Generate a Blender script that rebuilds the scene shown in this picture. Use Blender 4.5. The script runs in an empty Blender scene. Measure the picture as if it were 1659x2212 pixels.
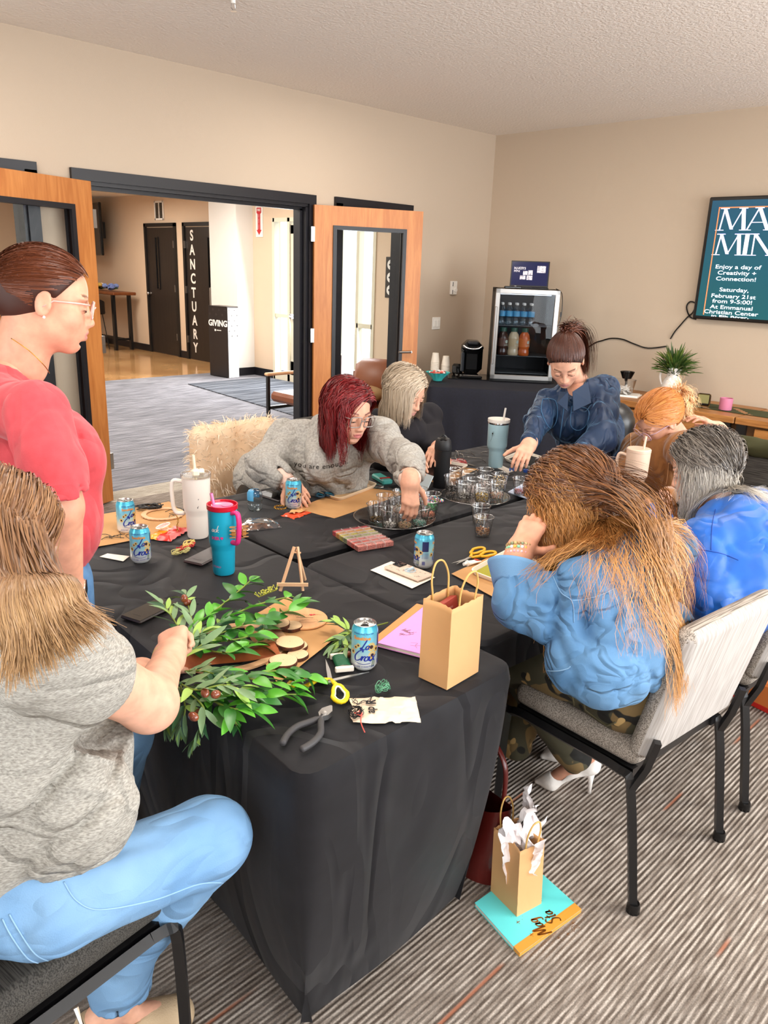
import bpy, math, random
import numpy as np
from mathutils import Vector, Matrix, Euler
random.seed(7); np.random.seed(7)
S=bpy.context.scene; COL=S.collection
PI=math.pi
# ---------------------------------------------------------------- camera
H=1.69; F=1692.0
def _cam(pitch,roll,yaw):
    p,r,y=[math.radians(a) for a in (pitch,roll,yaw)]
    f=Vector((math.cos(y)*math.cos(p),math.sin(y)*math.cos(p),-math.sin(p)))
    r0=Vector((math.sin(y),-math.cos(y),0)); u0=r0.cross(f)
    return f, math.cos(r)*r0+math.sin(r)*u0, math.cos(r)*u0-math.sin(r)*r0
FWD,RGT,UPV=_cam(17.33,2.05,44.65)
cd=bpy.data.cameras.new('camera'); cam=bpy.data.objects.new('camera',cd); COL.objects.link(cam)
cd.sensor_fit='VERTICAL'; cd.sensor_height=36.0; cd.lens=36.0*F/2212.0; cd.clip_start=.02; cd.clip_end=200
cam.matrix_world=Matrix(((RGT.x,UPV.x,-FWD.x,0),(RGT.y,UPV.y,-FWD.y,0),(RGT.z,UPV.z,-FWD.z,H),(0,0,0,1)))
S.camera=cam
# ---------------------------------------------------------------- light and exposure
S.view_settings.view_transform='Standard'; S.view_settings.look='None'
S.view_settings.exposure=0.35; S.view_settings.gamma=1.0; S.view_settings.use_curve_mapping=False
wd=bpy.data.worlds.new('sky'); S.world=wd; wd.use_nodes=True
_b=wd.node_tree.nodes['Background']; _b.inputs[0].default_value=(.84,.92,1,1); _b.inputs[1].default_value=2.4
S.cycles.max_bounces=8; S.cycles.diffuse_bounces=4; S.cycles.glossy_bounces=3; S.cycles.transparent_max_bounces=16; S.cycles.transmission_bounces=6
S.cycles.caustics_reflective=False; S.cycles.caustics_refractive=False; S.cycles.sample_clamp_indirect=6
def area(name,loc,target,sx,sy,power,color):
    l=bpy.data.lights.new(name,'AREA'); l.shape='RECTANGLE'; l.size=sx; l.size_y=sy; l.energy=power; l.color=color
    o=bpy.data.objects.new(name,l); COL.objects.link(o); o.location=loc
    o.rotation_euler=(Vector(target)-Vector(loc)).to_track_quat('-Z','Y').to_euler(); return o
sun=bpy.data.lights.new('sun','SUN'); sun.energy=2.8; sun.angle=math.radians(7); sun.color=(1,.93,.82)
so=bpy.data.objects.new('sun',sun); COL.objects.link(so); so.rotation_euler=Vector((-.60,.66,-.50)).to_track_quat('-Z','Y').to_euler()
# daylight through the tall windows of the right-hand wall and of the wall behind the photographer
for _x,_e in ((0.9,50),(3.1,85),(5.3,110)): area('window_daylight',(_x,-2.35,1.55),(_x,3,2.2),1.9,2.1,_e,(.97,.985,1))
for _y in (-.6,2.2): area('window_daylight',(-2.35,_y,1.6),(3,_y,2.3),1.8,2.0,42,(.98,.99,1))
for _x,_y in ((1.2,1.2),(4.2,1.2),(1.2,3.8),(4.2,3.8)): area('ceiling_fill',(_x,_y,2.93),(_x,_y,0),.6,1.2,26,(1,.93,.84))  # fill lamps added under the ceiling to brighten the room; no fixtures there
for _x,_y in ((3.5,7),(5.6,9.5),(5.8,13)): area('lobby_fill',(_x,_y,2.7),(_x,_y,0),1.2,1.2,62,(1,.93,.84))  # overhead fill lamps added to light the lobby, not visible fittings
area('entry_daylight',(7.3,8.8,1.4),(3,8.8,.6),1.9,2.1,120,(.97,.98,1))
# ---------------------------------------------------------------- pixel + depth -> point in the room (used to read positions off the photograph)
C0=Vector((0,0,H))
def ray(u,v): return FWD+RGT*((u-829.5)/F)-UPV*((v-1106)/F)
def D(u,v,d): return C0+ray(u,v)*d
def Z(u,v,z=.745):
    r=ray(u,v); return C0+r*((z-H)/r.z)
def AX(u,v,x): r=ray(u,v); return C0+r*(x/r.x)
def AY(u,v,y): r=ray(u,v); return C0+r*(y/r.y)
# ---------------------------------------------------------------- materials
def lin(c):
    if isinstance(c,str):
        c=[int(c[i:i+2],16)/255 for i in (0,2,4)]
    return tuple(((x/12.92) if x<=.04045 else ((x+.055)/1.055)**2.4) for x in c)+(1,)
MATS={}
def mat(name,col,rough=.6,metal=0,spec=.5,col2=None,scale=20,stretch=(1,1,1),bump=0,bscale=None,trans=0,alpha=1,emit=0,sheen=0,coat=0,ior=1.45,contrast=(.35,.65),detail=3,kind='noise',attr=None,sss=0,coord='Object',wr=None):
    if name in MATS: return MATS[name]
    m=bpy.data.materials.new(name); m.use_nodes=True; N=m.node_tree.nodes; L=m.node_tree.links; b=N['Principled BSDF']
    I=b.inputs; I['Base Color'].default_value=lin(col); I['Roughness'].default_value=rough; I['Metallic'].default_value=metal
    I['Specular IOR Level'].default_value=spec; I['IOR'].default_value=ior
    if trans: I['Transmission Weight'].default_value=trans
    if alpha<1: I['Alpha'].default_value=alpha
    if sheen: I['Sheen Weight'].default_value=sheen
    if coat: I['Coat Weight'].default_value=coat
    if emit: I['Emission Color'].default_value=lin(col); I['Emission Strength'].default_value=emit
    if sss: I['Subsurface Weight'].default_value=sss; I['Subsurface Scale'].default_value=.01; I['Subsurface Radius'].default_value=(1,.35,.2)
    if col2 or bump or attr:
        tc=N.new('ShaderNodeTexCoord'); mp=N.new('ShaderNodeMapping'); mp.inputs['Scale'].default_value=stretch
        L.new(tc.outputs[coord],mp.inputs[0])
    if attr:
        at=N.new('ShaderNodeAttribute'); at.attribute_name=attr; src=at.outputs['Color']
        if col2:
            t=N.new('ShaderNodeTexNoise'); t.inputs['Scale'].default_value=scale; t.inputs['Detail'].default_value=detail; L.new(mp.outputs[0],t.inputs[0])
            mr=N.new('ShaderNodeMapRange'); mr.inputs[1].default_value=.3; mr.inputs[2].default_value=.7; mr.inputs[3].default_value=.86; mr.inputs[4].default_value=1.1; L.new(t.outputs[0],mr.inputs[0])
            mx=N.new('ShaderNodeVectorMath'); mx.operation='SCALE'; L.new(src,mx.inputs[0]); L.new(mr.outputs[0],mx.inputs['Scale']); src=mx.outputs[0]
        L.new(src,I['Base Color'])
    elif col2:
        t=N.new('ShaderNodeTexNoise' if kind=='noise' else 'ShaderNodeTexVoronoi'); t.inputs['Scale'].default_value=scale
        if kind=='noise': t.inputs['Detail'].default_value=detail
        L.new(mp.outputs[0],t.inputs[0]); r=N.new('ShaderNodeValToRGB')
        r.color_ramp.elements[0].position=contrast[0]; r.color_ramp.elements[1].position=contrast[1]
        r.color_ramp.elements[0].color=lin(col); r.color_ramp.elements[1].color=lin(col2)
        L.new(t.outputs[0],r.inputs[0]); L.new(r.outputs[0],I['Base Color'])
    if bump:
        t2=N.new('ShaderNodeTexNoise'); t2.inputs['Scale'].default_value=bscale or scale; t2.inputs['Detail'].default_value=2; L.new(mp.outputs[0],t2.inputs[0])
        bp=N.new('ShaderNodeBump'); bp.inputs['Strength'].default_value=bump; bp.inputs['Distance'].default_value=.01; L.new(t2.outputs[0],bp.inputs['Height']); L.new(bp.outputs[0],I['Normal'])
    if wr:
        tc=N.new('ShaderNodeTexCoord'); mp=N.new('ShaderNodeMapping'); mp.inputs['Scale'].default_value=wr[2] if len(wr)>2 else (1,1,1); mp.inputs['Rotation'].default_value=wr[3] if len(wr)>3 else (0,0,0); L.new(tc.outputs['Object'],mp.inputs[0]); t=N.new('ShaderNodeTexNoise'); t.inputs['Scale'].default_value=wr[0]; t.inputs['Detail'].default_value=1.5; t.inputs['Distortion'].default_value=.8; L.new(mp.outputs[0],t.inputs[0])
        q=t.outputs[0]
        for op,v in (('SUBTRACT',.5),('ABSOLUTE',0),('MINIMUM',.10),('MULTIPLY',10)):
            k=N.new('ShaderNodeMath'); k.operation=op; k.inputs[1].default_value=v; L.new(q,k.inputs[0]); q=k.outputs[0]
        bp=N.new('ShaderNodeBump'); bp.inputs['Strength'].default_value=.8; bp.inputs['Distance'].default_value=wr[1]; L.new(q,bp.inputs['Height']); 
        if I['Normal'].is_linked: L.new(I['Normal'].links[0].from_socket,bp.inputs['Normal'])
        L.new(bp.outputs[0],I['Normal'])
    MATS[name]=m; return m
def nodes(m): return m.node_tree.nodes,m.node_tree.links,m.node_tree.nodes['Principled BSDF']
# ---------------------------------------------------------------- objects
def tag(o,label=None,cat=None,group=None,kind=None):
    if label: o['label']=label
    if cat: o['category']=cat
    if group: o['group']=group
    if kind: o['kind']=kind
    return o
def thing(name,label,cat,loc=(0,0,0),rz=0,group=None,rot=None):
    o=bpy.data.objects.new(name,None); o.empty_display_size=.05; COL.objects.link(o); o.location=loc
    o.rotation_euler=rot if rot else (0,0,rz); return tag(o,label,cat,group)
def raw(name,V,Fc,m,parent=None,smooth=False,mi=None,col=None,loc=None):
    me=bpy.data.meshes.new(name)
    V=np.asarray(V,dtype=np.float64).reshape(-1,3)
    me.from_pydata(V.tolist(),[],Fc if isinstance(Fc,list) else Fc.tolist()); me.update()
    for x in (m if isinstance(m,(list,tuple)) else [m]): me.materials.append(x)
    if mi is not None: me.polygons.foreach_set('material_index',np.asarray(mi,dtype=np.int32))
    if smooth is True: me.polygons.foreach_set('use_smooth',np.ones(len(me.polygons),dtype=bool))
    elif smooth: me.polygons.foreach_set('use_smooth',np.ones(len(me.polygons),dtype=bool)); me.set_sharp_from_angle(angle=math.radians(smooth))
    if col is not None:
        a=me.color_attributes.new('Col','FLOAT_COLOR','POINT'); c=np.ones((len(V),4),dtype=np.float32); c[:,:3]=col; a.data.foreach_set('color',c.ravel())
    o=bpy.data.objects.new(name,me); COL.objects.link(o)
    if parent is not None: o.parent=parent
    if loc is not None: o.location=loc
    return o
class MB:
    def __init__(s): s.v=[];s.f=[];s.mi=[];s.m=0
    def add(s,V,Fc):
        n=len(s.v); s.v+= [tuple(p) for p in V]; s.f+=[tuple(i+n for i in f) for f in Fc]; s.mi+=[s.m]*len(Fc); return s
    def mat(s,i): s.m=i; return s
    def box(s,c,d,rz=0,M=None,bev=0):
        hx,hy,hz=[a/2 for a in d]
        if bev>0:
            b=min(bev,hx*.99,hy*.99,hz*.99); V=[];idx={}
            for sx in (-1,1):
                for sy in (-1,1):
                    for sz in (-1,1):
                        for ax,(x,y,z) in enumerate(((hx,hy-b,hz-b),(hx-b,hy,hz-b),(hx-b,hy-b,hz))):
                            idx[(sx,sy,sz,ax)]=len(V); V.append((sx*x,sy*y,sz*z))
            Fs=[]
            for ax in range(3):
                for sg in (-1,1):
                    o=[a for a in range(3) if a!=ax]; q=[]
                    for (p,r) in ((-1,-1),(1,-1),(1,1),(-1,1)):
                        k=[0,0,0];k[ax]=sg;k[o[0]]=p;k[o[1]]=r;q.append(idx[(k[0],k[1],k[2],ax)])
                    if (sg>0)!=(ax!=1): q=q[::-1]
                    Fs.append(tuple(q))
            for ax in range(3):
                o=[a for a in range(3) if a!=ax]
                for p in (-1,1):
                    for r in (-1,1):
                        q=[]
                        for t,aa in ((-1,o[0]),(1,o[0]),(1,o[1]),(-1,o[1])):
                            k=[0,0,0];k[ax]=t;k[o[0]]=p;k[o[1]]=r;q.append(idx[(k[0],k[1],k[2],aa)])
                        Fs.append(tuple(q))
            for sx in (-1,1):
                for sy in (-1,1):
                    for sz in (-1,1): Fs.append(tuple(idx[(sx,sy,sz,a)] for a in range(3)))
            V=[Vector(p) for p in V]
            # orient outward
            G=[]
            for f in Fs:
                n=(V[f[1]]-V[f[0]]).cross(V[f[2]]-V[f[0]]); ce=sum((V[i] for i in f),Vector())/len(f)
                G.append(f if n.dot(ce)>0 else f[::-1])
            Fs=G
        else:
            V=[Vector((sx*hx,sy*hy,sz*hz)) for sz in (-1,1) for sy in (-1,1) for sx in (-1,1)]
            Fs=[(0,2,3,1),(4,5,7,6),(0,1,5,4),(2,6,7,3),(0,4,6,2),(1,3,7,5)]
        R=M if M is not None else Matrix.Rotation(rz,3,'Z')
        return s.add([R@p+Vector(c) for p in V],Fs)
    def lathe(s,prof,n=24,c=(0,0,0),M=None,sx=1,sy=1,cap=(True,True),a0=0,a1=2*PI):
        full=abs(a1-a0-2*PI)<1e-6; k=n if full else n+1; V=[]
        for r,z in prof:
            for i in range(k):
                a=a0+(a1-a0)*i/n; V.append(Vector((r*math.cos(a)*sx,r*math.sin(a)*sy,z)))
        Fs=[]
        for j in range(len(prof)-1):
            for i in range(n):
                i2=(i+1)%k if full else i+1
                Fs.append((j*k+i,j*k+i2,(j+1)*k+i2,(j+1)*k+i))
        if cap[0] and full and prof[0][0]>1e-6: Fs.append(tuple(range(k))[::-1])
        if cap[1] and full and prof[-1][0]>1e-6: Fs.append(tuple((len(prof)-1)*k+i for i in range(k)))
        if M is not None: V=[M@p for p in V]
        return s.add([p+Vector(c) for p in V],Fs)
    def tube(s,pts,r,n=8,closed=False,caps=True,flat=None):
        P=[Vector(p) for p in pts]; m=len(P); R=r if isinstance(r,(list,tuple)) else [r]*m
        up=None; V=[]
        for i in range(m):
            a=P[(i-1)%m] if closed or i>0 else P[0]; b=P[(i+1)%m] if closed or i<m-1 else P[-1]
            t=(b-a); t=t.normalized() if t.length>1e-9 else Vector((0,0,1))
            if up is None:
                up=Vector((0,0,1)) if abs(t.z)<.9 else Vector((1,0,0))
            x=up-t*up.dot(t); x=x.normalized() if x.length>1e-6 else t.orthogonal().normalized(); up=x; y=t.cross(x)
            for k in range(n):
                a2=2*PI*k/n; V.append(P[i]+(x*math.cos(a2)*(flat or 1)+y*math.sin(a2))*R[i])
        Fs=[]
        for i in range(m if closed else m-1):
            j=(i+1)%m
            for k in range(n):
                k2=(k+1)%n; Fs.append((i*n+k,i*n+k2,j*n+k2,j*n+k))
        if caps and not closed: Fs+= [tuple(range(n))[::-1],tuple((m-1)*n+k for k in range(n))]
        return s.add(V,Fs)
    def bar(s,a,b,w,h=None,bev=0):
        a=Vector(a);b=Vector(b);d=b-a;q=d.to_track_quat('Z','Y').to_matrix()
        return s.box((a+b)/2,(w,h or w,d.length),M=q,bev=bev)
    def prism(s,poly,z0,z1,M=None,off=(0,0,0)):
        n=len(poly); V=[Vector((x,y,z0)) for x,y in poly]+[Vector((x,y,z1)) for x,y in poly]
        Fs=[tuple(range(n))[::-1],tuple(range(n,2*n))]+[(i,(i+1)%n,n+(i+1)%n,n+i) for i in range(n)]
        if M is not None: V=[M@p for p in V]
        return s.add([p+Vector(off) for p in V],Fs)
    def ball(s,c,r,n=10,sc=(1,1,1),M=None):
        prof=[(max(1e-7,math.sin(PI*j/(n//2+1))*r),-math.cos(PI*j/(n//2+1))*r) for j in range(0,n//2+2)]
        k=MB(); k.lathe(prof,n,cap=(False,False)); V=[Vector((p[0]*sc[0],p[1]*sc[1],p[2]*sc[2])) for p in k.v]
        if M is not None: V=[M@p for p in V]
        return s.add([p+Vector(c) for p in V],k.f)
    def grid(s,fn,nu,nv,close_u=False):
        V=[fn(i/(nu if close_u else nu-1 if nu>1 else 1),j/(nv-1)) for j in range(nv) for i in range(nu)]
        Fs=[(j*nu+i,j*nu+(i+1)%nu,(j+1)*nu+(i+1)%nu,(j+1)*nu+i) for j in range(nv-1) for i in range(nu if close_u else nu-1)]
        return s.add(V,Fs)
    def build(s,name,m,parent=None,smooth=35,loc=None):
        return raw(name,s.v,s.f,m,parent,smooth,s.mi if isinstance(m,(list,tuple)) else None,loc=loc)
def struct(mb,name,m,smooth=False): 
    o=mb.build(name,m,None,smooth); o['kind']='structure'; return o
def dup(root,loc,rz=None,label=None,group=None):
    r=root.copy(); COL.objects.link(r); r.location=loc
    if rz is not None: r.rotation_euler=(0,0,rz)
    if label: r['label']=label
    if group: r['group']=group
    for ch in list(root.children):
        c=ch.copy(); COL.objects.link(c); c.parent=r
        for g in list(ch.children):
            d=g.copy(); COL.objects.link(d); d.parent=c
    return r
_tx={}
def textmesh(txt,size=1.0,depth=0,align='CENTER',bold=0,shear=0,spacing=1):
    cu=bpy.data.curves.new('t','FONT'); cu.body=txt; cu.size=size; cu.align_x=align; cu.align_y='CENTER'; cu.extrude=depth; cu.offset=bold; cu.shear=shear; cu.space_character=spacing; cu.resolution_u=3
    o=bpy.data.objects.new('t',cu); COL.objects.link(o); dg=bpy.context.evaluated_depsgraph_get(); me=bpy.data.meshes.new_from_object(o.evaluated_get(dg))
    V=[tuple(v.co) for v in me.vertices]; Fc=[tuple(p.vertices) for p in me.polygons]
    bpy.data.objects.remove(o); bpy.data.curves.remove(cu); bpy.data.meshes.remove(me); return V,Fc
def text(mb,txt,size,M,off,scx=1,scy=1,**k):
    V,Fc=textmesh(txt,size,**k); mb.add([M@Vector((x*scx,y*scy,z))+Vector(off) for x,y,z in V],Fc); return mb
def cyltext(mb,txt,size,r,zc,ang,scx=1,scy=1,rfn=None,rot=0,**k):
    V,Fc=textmesh(txt,size,**k)
    def w(x,y):
        x*=scx;y*=scy
        if rot: x,y=x*math.cos(rot)-y*math.sin(rot),x*math.sin(rot)+y*math.cos(rot)
        rr=rfn(zc+y) if rfn else r; a=ang+x/rr; return (rr*math.cos(a),rr*math.sin(a),zc+y)
    mb.add([w(x,y) for x,y,z in V],Fc); return mb
def smoothpath(P,n=6,closed=False):
    P=[Vector(p) for p in P]; m=len(P); out=[]
    for i in range(m if closed else m-1):
        g=lambda k:P[k%m] if closed else P[max(0,min(m-1,k))]
        a,b,c,d=g(i-1),g(i),g(i+1),g(i+2)
        for j in range(n):
            t=j/n; out.append(.5*((2*b)+(c-a)*t+(2*a-5*b+4*c-d)*t*t+(3*b-a-3*c+d)*t**3))
    if not closed: out.append(P[-1])
    return out
# ---------------------------------------------------------------- smooth bodies from blended distance fields
def npv(a): return np.array([float(x) for x in a])
def unit(a): a=npv(a); return a/np.linalg.norm(a)
_rng=np.random.RandomState(3); _H=_rng.rand(4096).astype(np.float32)
def vnoise(P,s=1.0,seed=0):
    Q=np.asarray(P)*s+seed*17.3; I=np.floor(Q).astype(np.int64); f=(Q-I); f=f*f*(3-2*f)
    def h(i,j,k): return _H[((i*73856093)^(j*19349663)^(k*83492791))&4095]
    x,y,z=I[...,0],I[...,1],I[...,2]; fx,fy,fz=f[...,0],f[...,1],f[...,2]
    c=lambda a,b,t:a+(b-a)*t
    return c(c(c(h(x,y,z),h(x+1,y,z),fx),c(h(x,y+1,z),h(x+1,y+1,z),fx),fy),c(c(h(x,y,z+1),h(x+1,y,z+1),fx),c(h(x,y+1,z+1),h(x+1,y+1,z+1),fx),fy),fz)
def folds(amp,freq,d=(0,0,1),stretch=.25,seed=0,center=None,rad=None):
    d=unit(d)
    def fn(P):
        along=(P@d)[...,None]*d; Q=P-along*(1-stretch); w=(vnoise(P,freq*.5,seed+5)[...,None]-.5)*.06
        n=vnoise(Q+w,freq,seed); r=1-np.abs(2*n-1); v=amp*(.4*(vnoise(Q+w,freq*.7,seed+9)-.5)+.2-1.0*r**8)+amp*.5*(vnoise(Q+w,freq*2.3,seed+2)-.5)
        if center is not None: v=v*np.exp(-((P-npv(center))**2).sum(-1)/(rad*rad))
        return -v
    return fn
class Sdf:
    def __init__(s,k=.03): s.p=[]; s.k=k; s.post=[]
    def cone(s,a,b,ra,rb=None,k=None,side=None,w=1.,op=1):
        a=npv(a);b=npv(b);rb=ra if rb is None else rb; sd=None if side is None else unit(side); m=max(ra,rb)*max(w,1)
        ba=b-a; L2=max(ba@ba,1e-9)
        def fn(P):
            pa=P-a; h=np.clip((pa@ba)/L2,0,1); q=pa-h[...,None]*ba; r=ra+(rb-ra)*h
            if sd is None: return np.sqrt((q*q).sum(-1))-r
            qs=q@sd; t=np.maximum((q*q).sum(-1)-qs*qs,0); return np.sqrt(t+(qs/w)**2)-r
        s.p.append((fn,np.minimum(a,b)-m,np.maximum(a,b)+m,k,op)); return s
    def ell(s,c,r,M=None,k=None,op=1):
        c=npv(c); r=npv(r) if hasattr(r,'__len__') else np.array([r]*3,float); R=np.eye(3) if M is None else np.array(M); m=r.max()
        def fn(P):
            q=(P-c)@R; n=np.sqrt(((q/r)**2).sum(-1)); n2=np.sqrt(((q/(r*r))**2).sum(-1))+1e-9; return n*(n-1)/n2
        s.p.append((fn,c-m,c+m,k,op)); return s
    def cut(s,pt,n,c=None,rad=9):     # remove the side the normal points to, within rad of c
        pt=npv(pt);n=unit(n);c=pt if c is None else npv(c)
        s.post.append(lambda P,d:np.where(((P-c)**2).sum(-1)<rad*rad,np.maximum(d,(P-pt)@n),d)); return s
    def ev(s,P):
        d=np.full(P.shape[:-1],1.0)
        for fn,lo,hi,k,op in s.p:
            k=k or s.k; e=fn(P); d=s._mix(d,e,k,op)
        for q in s.post: d=q(P,d)
        return d
    @staticmethod
    def _mix(d,e,k,op):
        if op>0: h=np.maximum(k-np.abs(d-e),0)/k; return np.minimum(d,e)-h*h*k*.25
        e=-e; h=np.maximum(k-np.abs(d-e),0)/k; return np.maximum(d,e)+h*h*k*.25
    def grow(s,t):
        o=Sdf(s.k); o.post=s.post
        for fn,lo,hi,k,op in s.p: o.p.append(((lambda P,fn=fn,op=op:fn(P)-t*op),lo-t,hi+t,k,op))
        return o
    def mesh(s,h,disp=(),pad=.02):
        lo=np.min([p[1] for p in s.p if p[4]>0],0)-pad-h*2; hi=np.max([p[2] for p in s.p if p[4]>0],0)+pad+h*2
        n=np.ceil((hi-lo)/h).astype(int)+1; ax=[lo[i]+np.arange(n[i])*h for i in range(3)]
        V=np.full(n,1.0)
        for fn,a,b,k,op in s.p:
            k=k or s.k; m=k+3*h
            i0=np.maximum(((a-m-lo)/h).astype(int),0); i1=np.minimum(((b+m-lo)/h).astype(int)+2,n)
            if (i1<=i0).any(): continue
            sl=tuple(slice(i0[i],i1[i]) for i in range(3)); G=np.stack(np.meshgrid(*[ax[i][sl[i]] for i in range(3)],indexing='ij'),-1)
            V[sl]=s._mix(V[sl],fn(G),k,op)
        near=np.abs(V)<.06; idx=np.argwhere(near); P=lo+idx*h; d=V[near]
        for f in disp: d=d+f(P)
        for q in s.post: d=q(P,d)
        V[near]=d
        return surfnets(V,lo,h)
def surfnets(V,lo,h):
    V=V.astype(np.float64); ins=V<0; n=np.array(V.shape); c=n-1
    acc=np.zeros(tuple(c)+(3,),np.float32); cnt=np.zeros(tuple(c),np.float32)
    def sl(o): return tuple(slice(o[i],o[i]+c[i]) for i in range(3))
    for ax in range(3):
        o2=[a for a in range(3) if a!=ax]
        for p in (0,1):
            for q in (0,1):
                o=[0,0,0];o[o2[0]]=p;o[o2[1]]=q;e=list(o);e[ax]=1
                a=V[sl(o)];b=V[sl(e)];m=(a<0)!=(b<0); t=np.where(m,a/np.where(m,a-b,1),0)
                for i in range(3): acc[...,i]+=np.where(m,(t if i==ax else o[i]),0)
                cnt+=m
    act=cnt>0; idx=np.full(tuple(c),-1,np.int64); k=int(act.sum()); idx[act]=np.arange(k)
    P=(np.argwhere(act)+acc[act]/cnt[act][:,None])*h+lo
    F=[]
    for ax in range(3):
        o=[a for a in range(3) if a!=ax]; u,v=o
        a=np.moveaxis(ins,ax,0)[:-1]; b=np.moveaxis(ins,ax,0)[1:]
        A=np.moveaxis(idx,(ax,u,v),(0,1,2)); B0=np.moveaxis(ins,(ax,u,v),(0,1,2)); a=B0[:-1];b=B0[1:]
        m=(a!=b); m[:,0,:]=False;m[:,:,0]=False;m[:,-1,:]=False;m[:,:,-1]=False
        I=np.argwhere(m); 
        if len(I)==0: continue
        i,j,l=I.T; q=np.stack([A[i,j-1,l-1],A[i,j,l-1],A[i,j,l],A[i,j-1,l]],1)
        flip=b[i,j,l]  # solid ahead -> normal points back
        if ax==1: flip=~flip
        q[flip]=q[flip][:,::-1]; F.append(q)
    return P,np.concatenate(F)
def join(parts):
    V=[];Fs=[];n=0
    for v,f in parts: V.append(v);Fs.append(f+n);n+=len(v)
    return np.concatenate(V),np.concatenate(Fs)
def relax(V,Fs,it=1,lam=.5):
    for _ in range(it):
        a=np.zeros_like(V);c=np.zeros(len(V))
        for i in range(4):
            for j in ((i+1)%4,(i+3)%4): np.add.at(a,Fs[:,i],V[Fs[:,j]]); np.add.at(c,Fs[:,i],1)
        V=V+(a/np.maximum(c,1)[:,None]-V)*lam
    return V
# ---------------------------------------------------------------- heads, hands, hair
class Frame:
    def __init__(s,c,fwd,up=(0,0,1),sc=1.):
        f=unit(fwd); u=npv(up); u=unit(u-f*(u@f)); l=np.cross(u,f); s.R=np.stack([f,l,u],1); s.c=npv(c); s.sc=sc
    def w(s,p): return s.c+(s.R@(npv(p)*s.sc))
    def W(s,P): return s.c+(np.asarray(P)*s.sc)@s.R.T
    def loc(s,P): return ((P-s.c)@s.R)/s.sc
SKIN=lin('E0A58A')[:3]
def headsdf(fr,fat=0.,smile=0,lids=.35):
    s=Sdf(.014*fr.sc); c=fr.sc; R=fr.R; w=fr.w
    E=lambda p,r,k=None,op=1:s.ell(w(p),np.array(r)*c,R,k,op)
    K=lambda a,b,ra,rb=None,k=None,op=1:s.cone(w(a),w(b),ra*c,(ra if rb is None else rb)*c,k,op=op)
    E((-.014,0,.034),(.096,.075,.081)); E((.03,0,-.002),(.056,.061,.082),.03)
    E((.03,0,-.055),(.05+fat*.4,.05+fat,.05+fat*.3),.03); E((.066,0,-.093),(.02,.023,.018),.03)
    for g in (-1,1):
        E((.053,g*.034,-.03),(.028,.026+fat*.3,.028),.02)
        E((.074,g*.03,.022),(.014,.022,.008),.012)
        E((.090,g*.031,.001),(.014,.017,.012),.012,-1)
        E((.0775,g*.031,0),(.0130,.0130,.0122),.003)
        K((.0885,g*.018,-.0035-lids*.004),(.0885,g*.0435,-.002-lids*.004),.0022,.0018,.003)
        K((.0885,g*.0185,.0085),(.086,g*.045,.0085),.0028,.002,.004)
        E((.095,g*.0105,-.034),(.011,.0062,.0065),.006)
        E((.104,g*.0055,-.0395),(.0035,.003,.0025),.003,-1)
        # ear
        E((-.004,g*.077,-.006),(.018,.0075,.031),.004); E((-.001,g*.083,-.004),(.011,.005,.021),.004,-1); E((.008,g*.079,-.012),(.005,.005,.008),.003)
    K((.084,0,.010),(.1045,0,-.031),.0062,.0085,.012); E((.074,0,-.06),(.024,.032,.028),.02)
    K((.092,-.015,-.0575),(.0975,-.004,-.0545),.0035,.0045,.006); K((.0975,.004,-.0545),(.092,.015,-.0575),.0045,.0035,.006); K((.088,-.022,-.0605+smile),(.092,-.015,-.0575),.002,.003,.006);K((.088,.022,-.0605+smile),(.092,.015,-.0575),.002,.003,.006)
    K((.089,-.014,-.0665),(.0935,0,-.0685),.0048,.0056,.007); K((.0935,0,-.0685),(.089,.014,-.0665),.0056,.0048,.007)
    K((.092,-.022,-.0605+smile),(.0995,0,-.0613),.0011,.0013,.002,-1); K((.0995,0,-.0613),(.092,.022,-.0605+smile),.0013,.0011,.002,-1)
    E((.088,0,-.082),(.007,.02,.005),.01,-1)
    return s
def facecol(fr,P,skin,lip=(.62,.25,.22),brow=(.16,.08,.045),cheek=.25,brows=True):
    q=fr.loc(P); col=np.tile(np.array(skin,float),(len(P),1))
    def put(m,c): 
        nonlocal col; m=np.clip(m,0,1)[:,None]; col=col*(1-m)+np.array(c)*m
    r=((q-np.array([.07,0,-.03]))**2*np.array([.3,1,1])); 
    for g in (-1,1):
        d=np.sqrt(((q-np.array([.075,g*.038,-.032]))**2).sum(1)); put(cheek*(1-d/.035),(.72,.28,.2))
        if brows:
            t=(np.abs(q[:,1])*1.0-.014)/.034; zb=.0235+.006*np.sin(np.clip(t,0,1)*2.2); m=(1-np.abs(q[:,2]-zb)/.0042)*2*((t>0)&(t<1)&(q[:,0]>.04)&(q[:,1]*g>0)); put(m*.85,brow)
        d=np.sqrt(((q[:,1]-g*.031)/.016)**2+((q[:,2]+.0045)/.0022)**2); put((1.1-d)*1.5*(q[:,0]>.07),(.05,.03,.02))
    d=np.sqrt((q[:,1]/.024)**2+((q[:,2]+.0615)/.0115)**2); put((1.05-d)*3*(q[:,0]>.078),lip)
    d=np.sqrt(((q-np.array([.112,0,-.033]))**2).sum(1)); put(.25*(1-d/.02),(.75,.28,.2))
    return col
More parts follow.
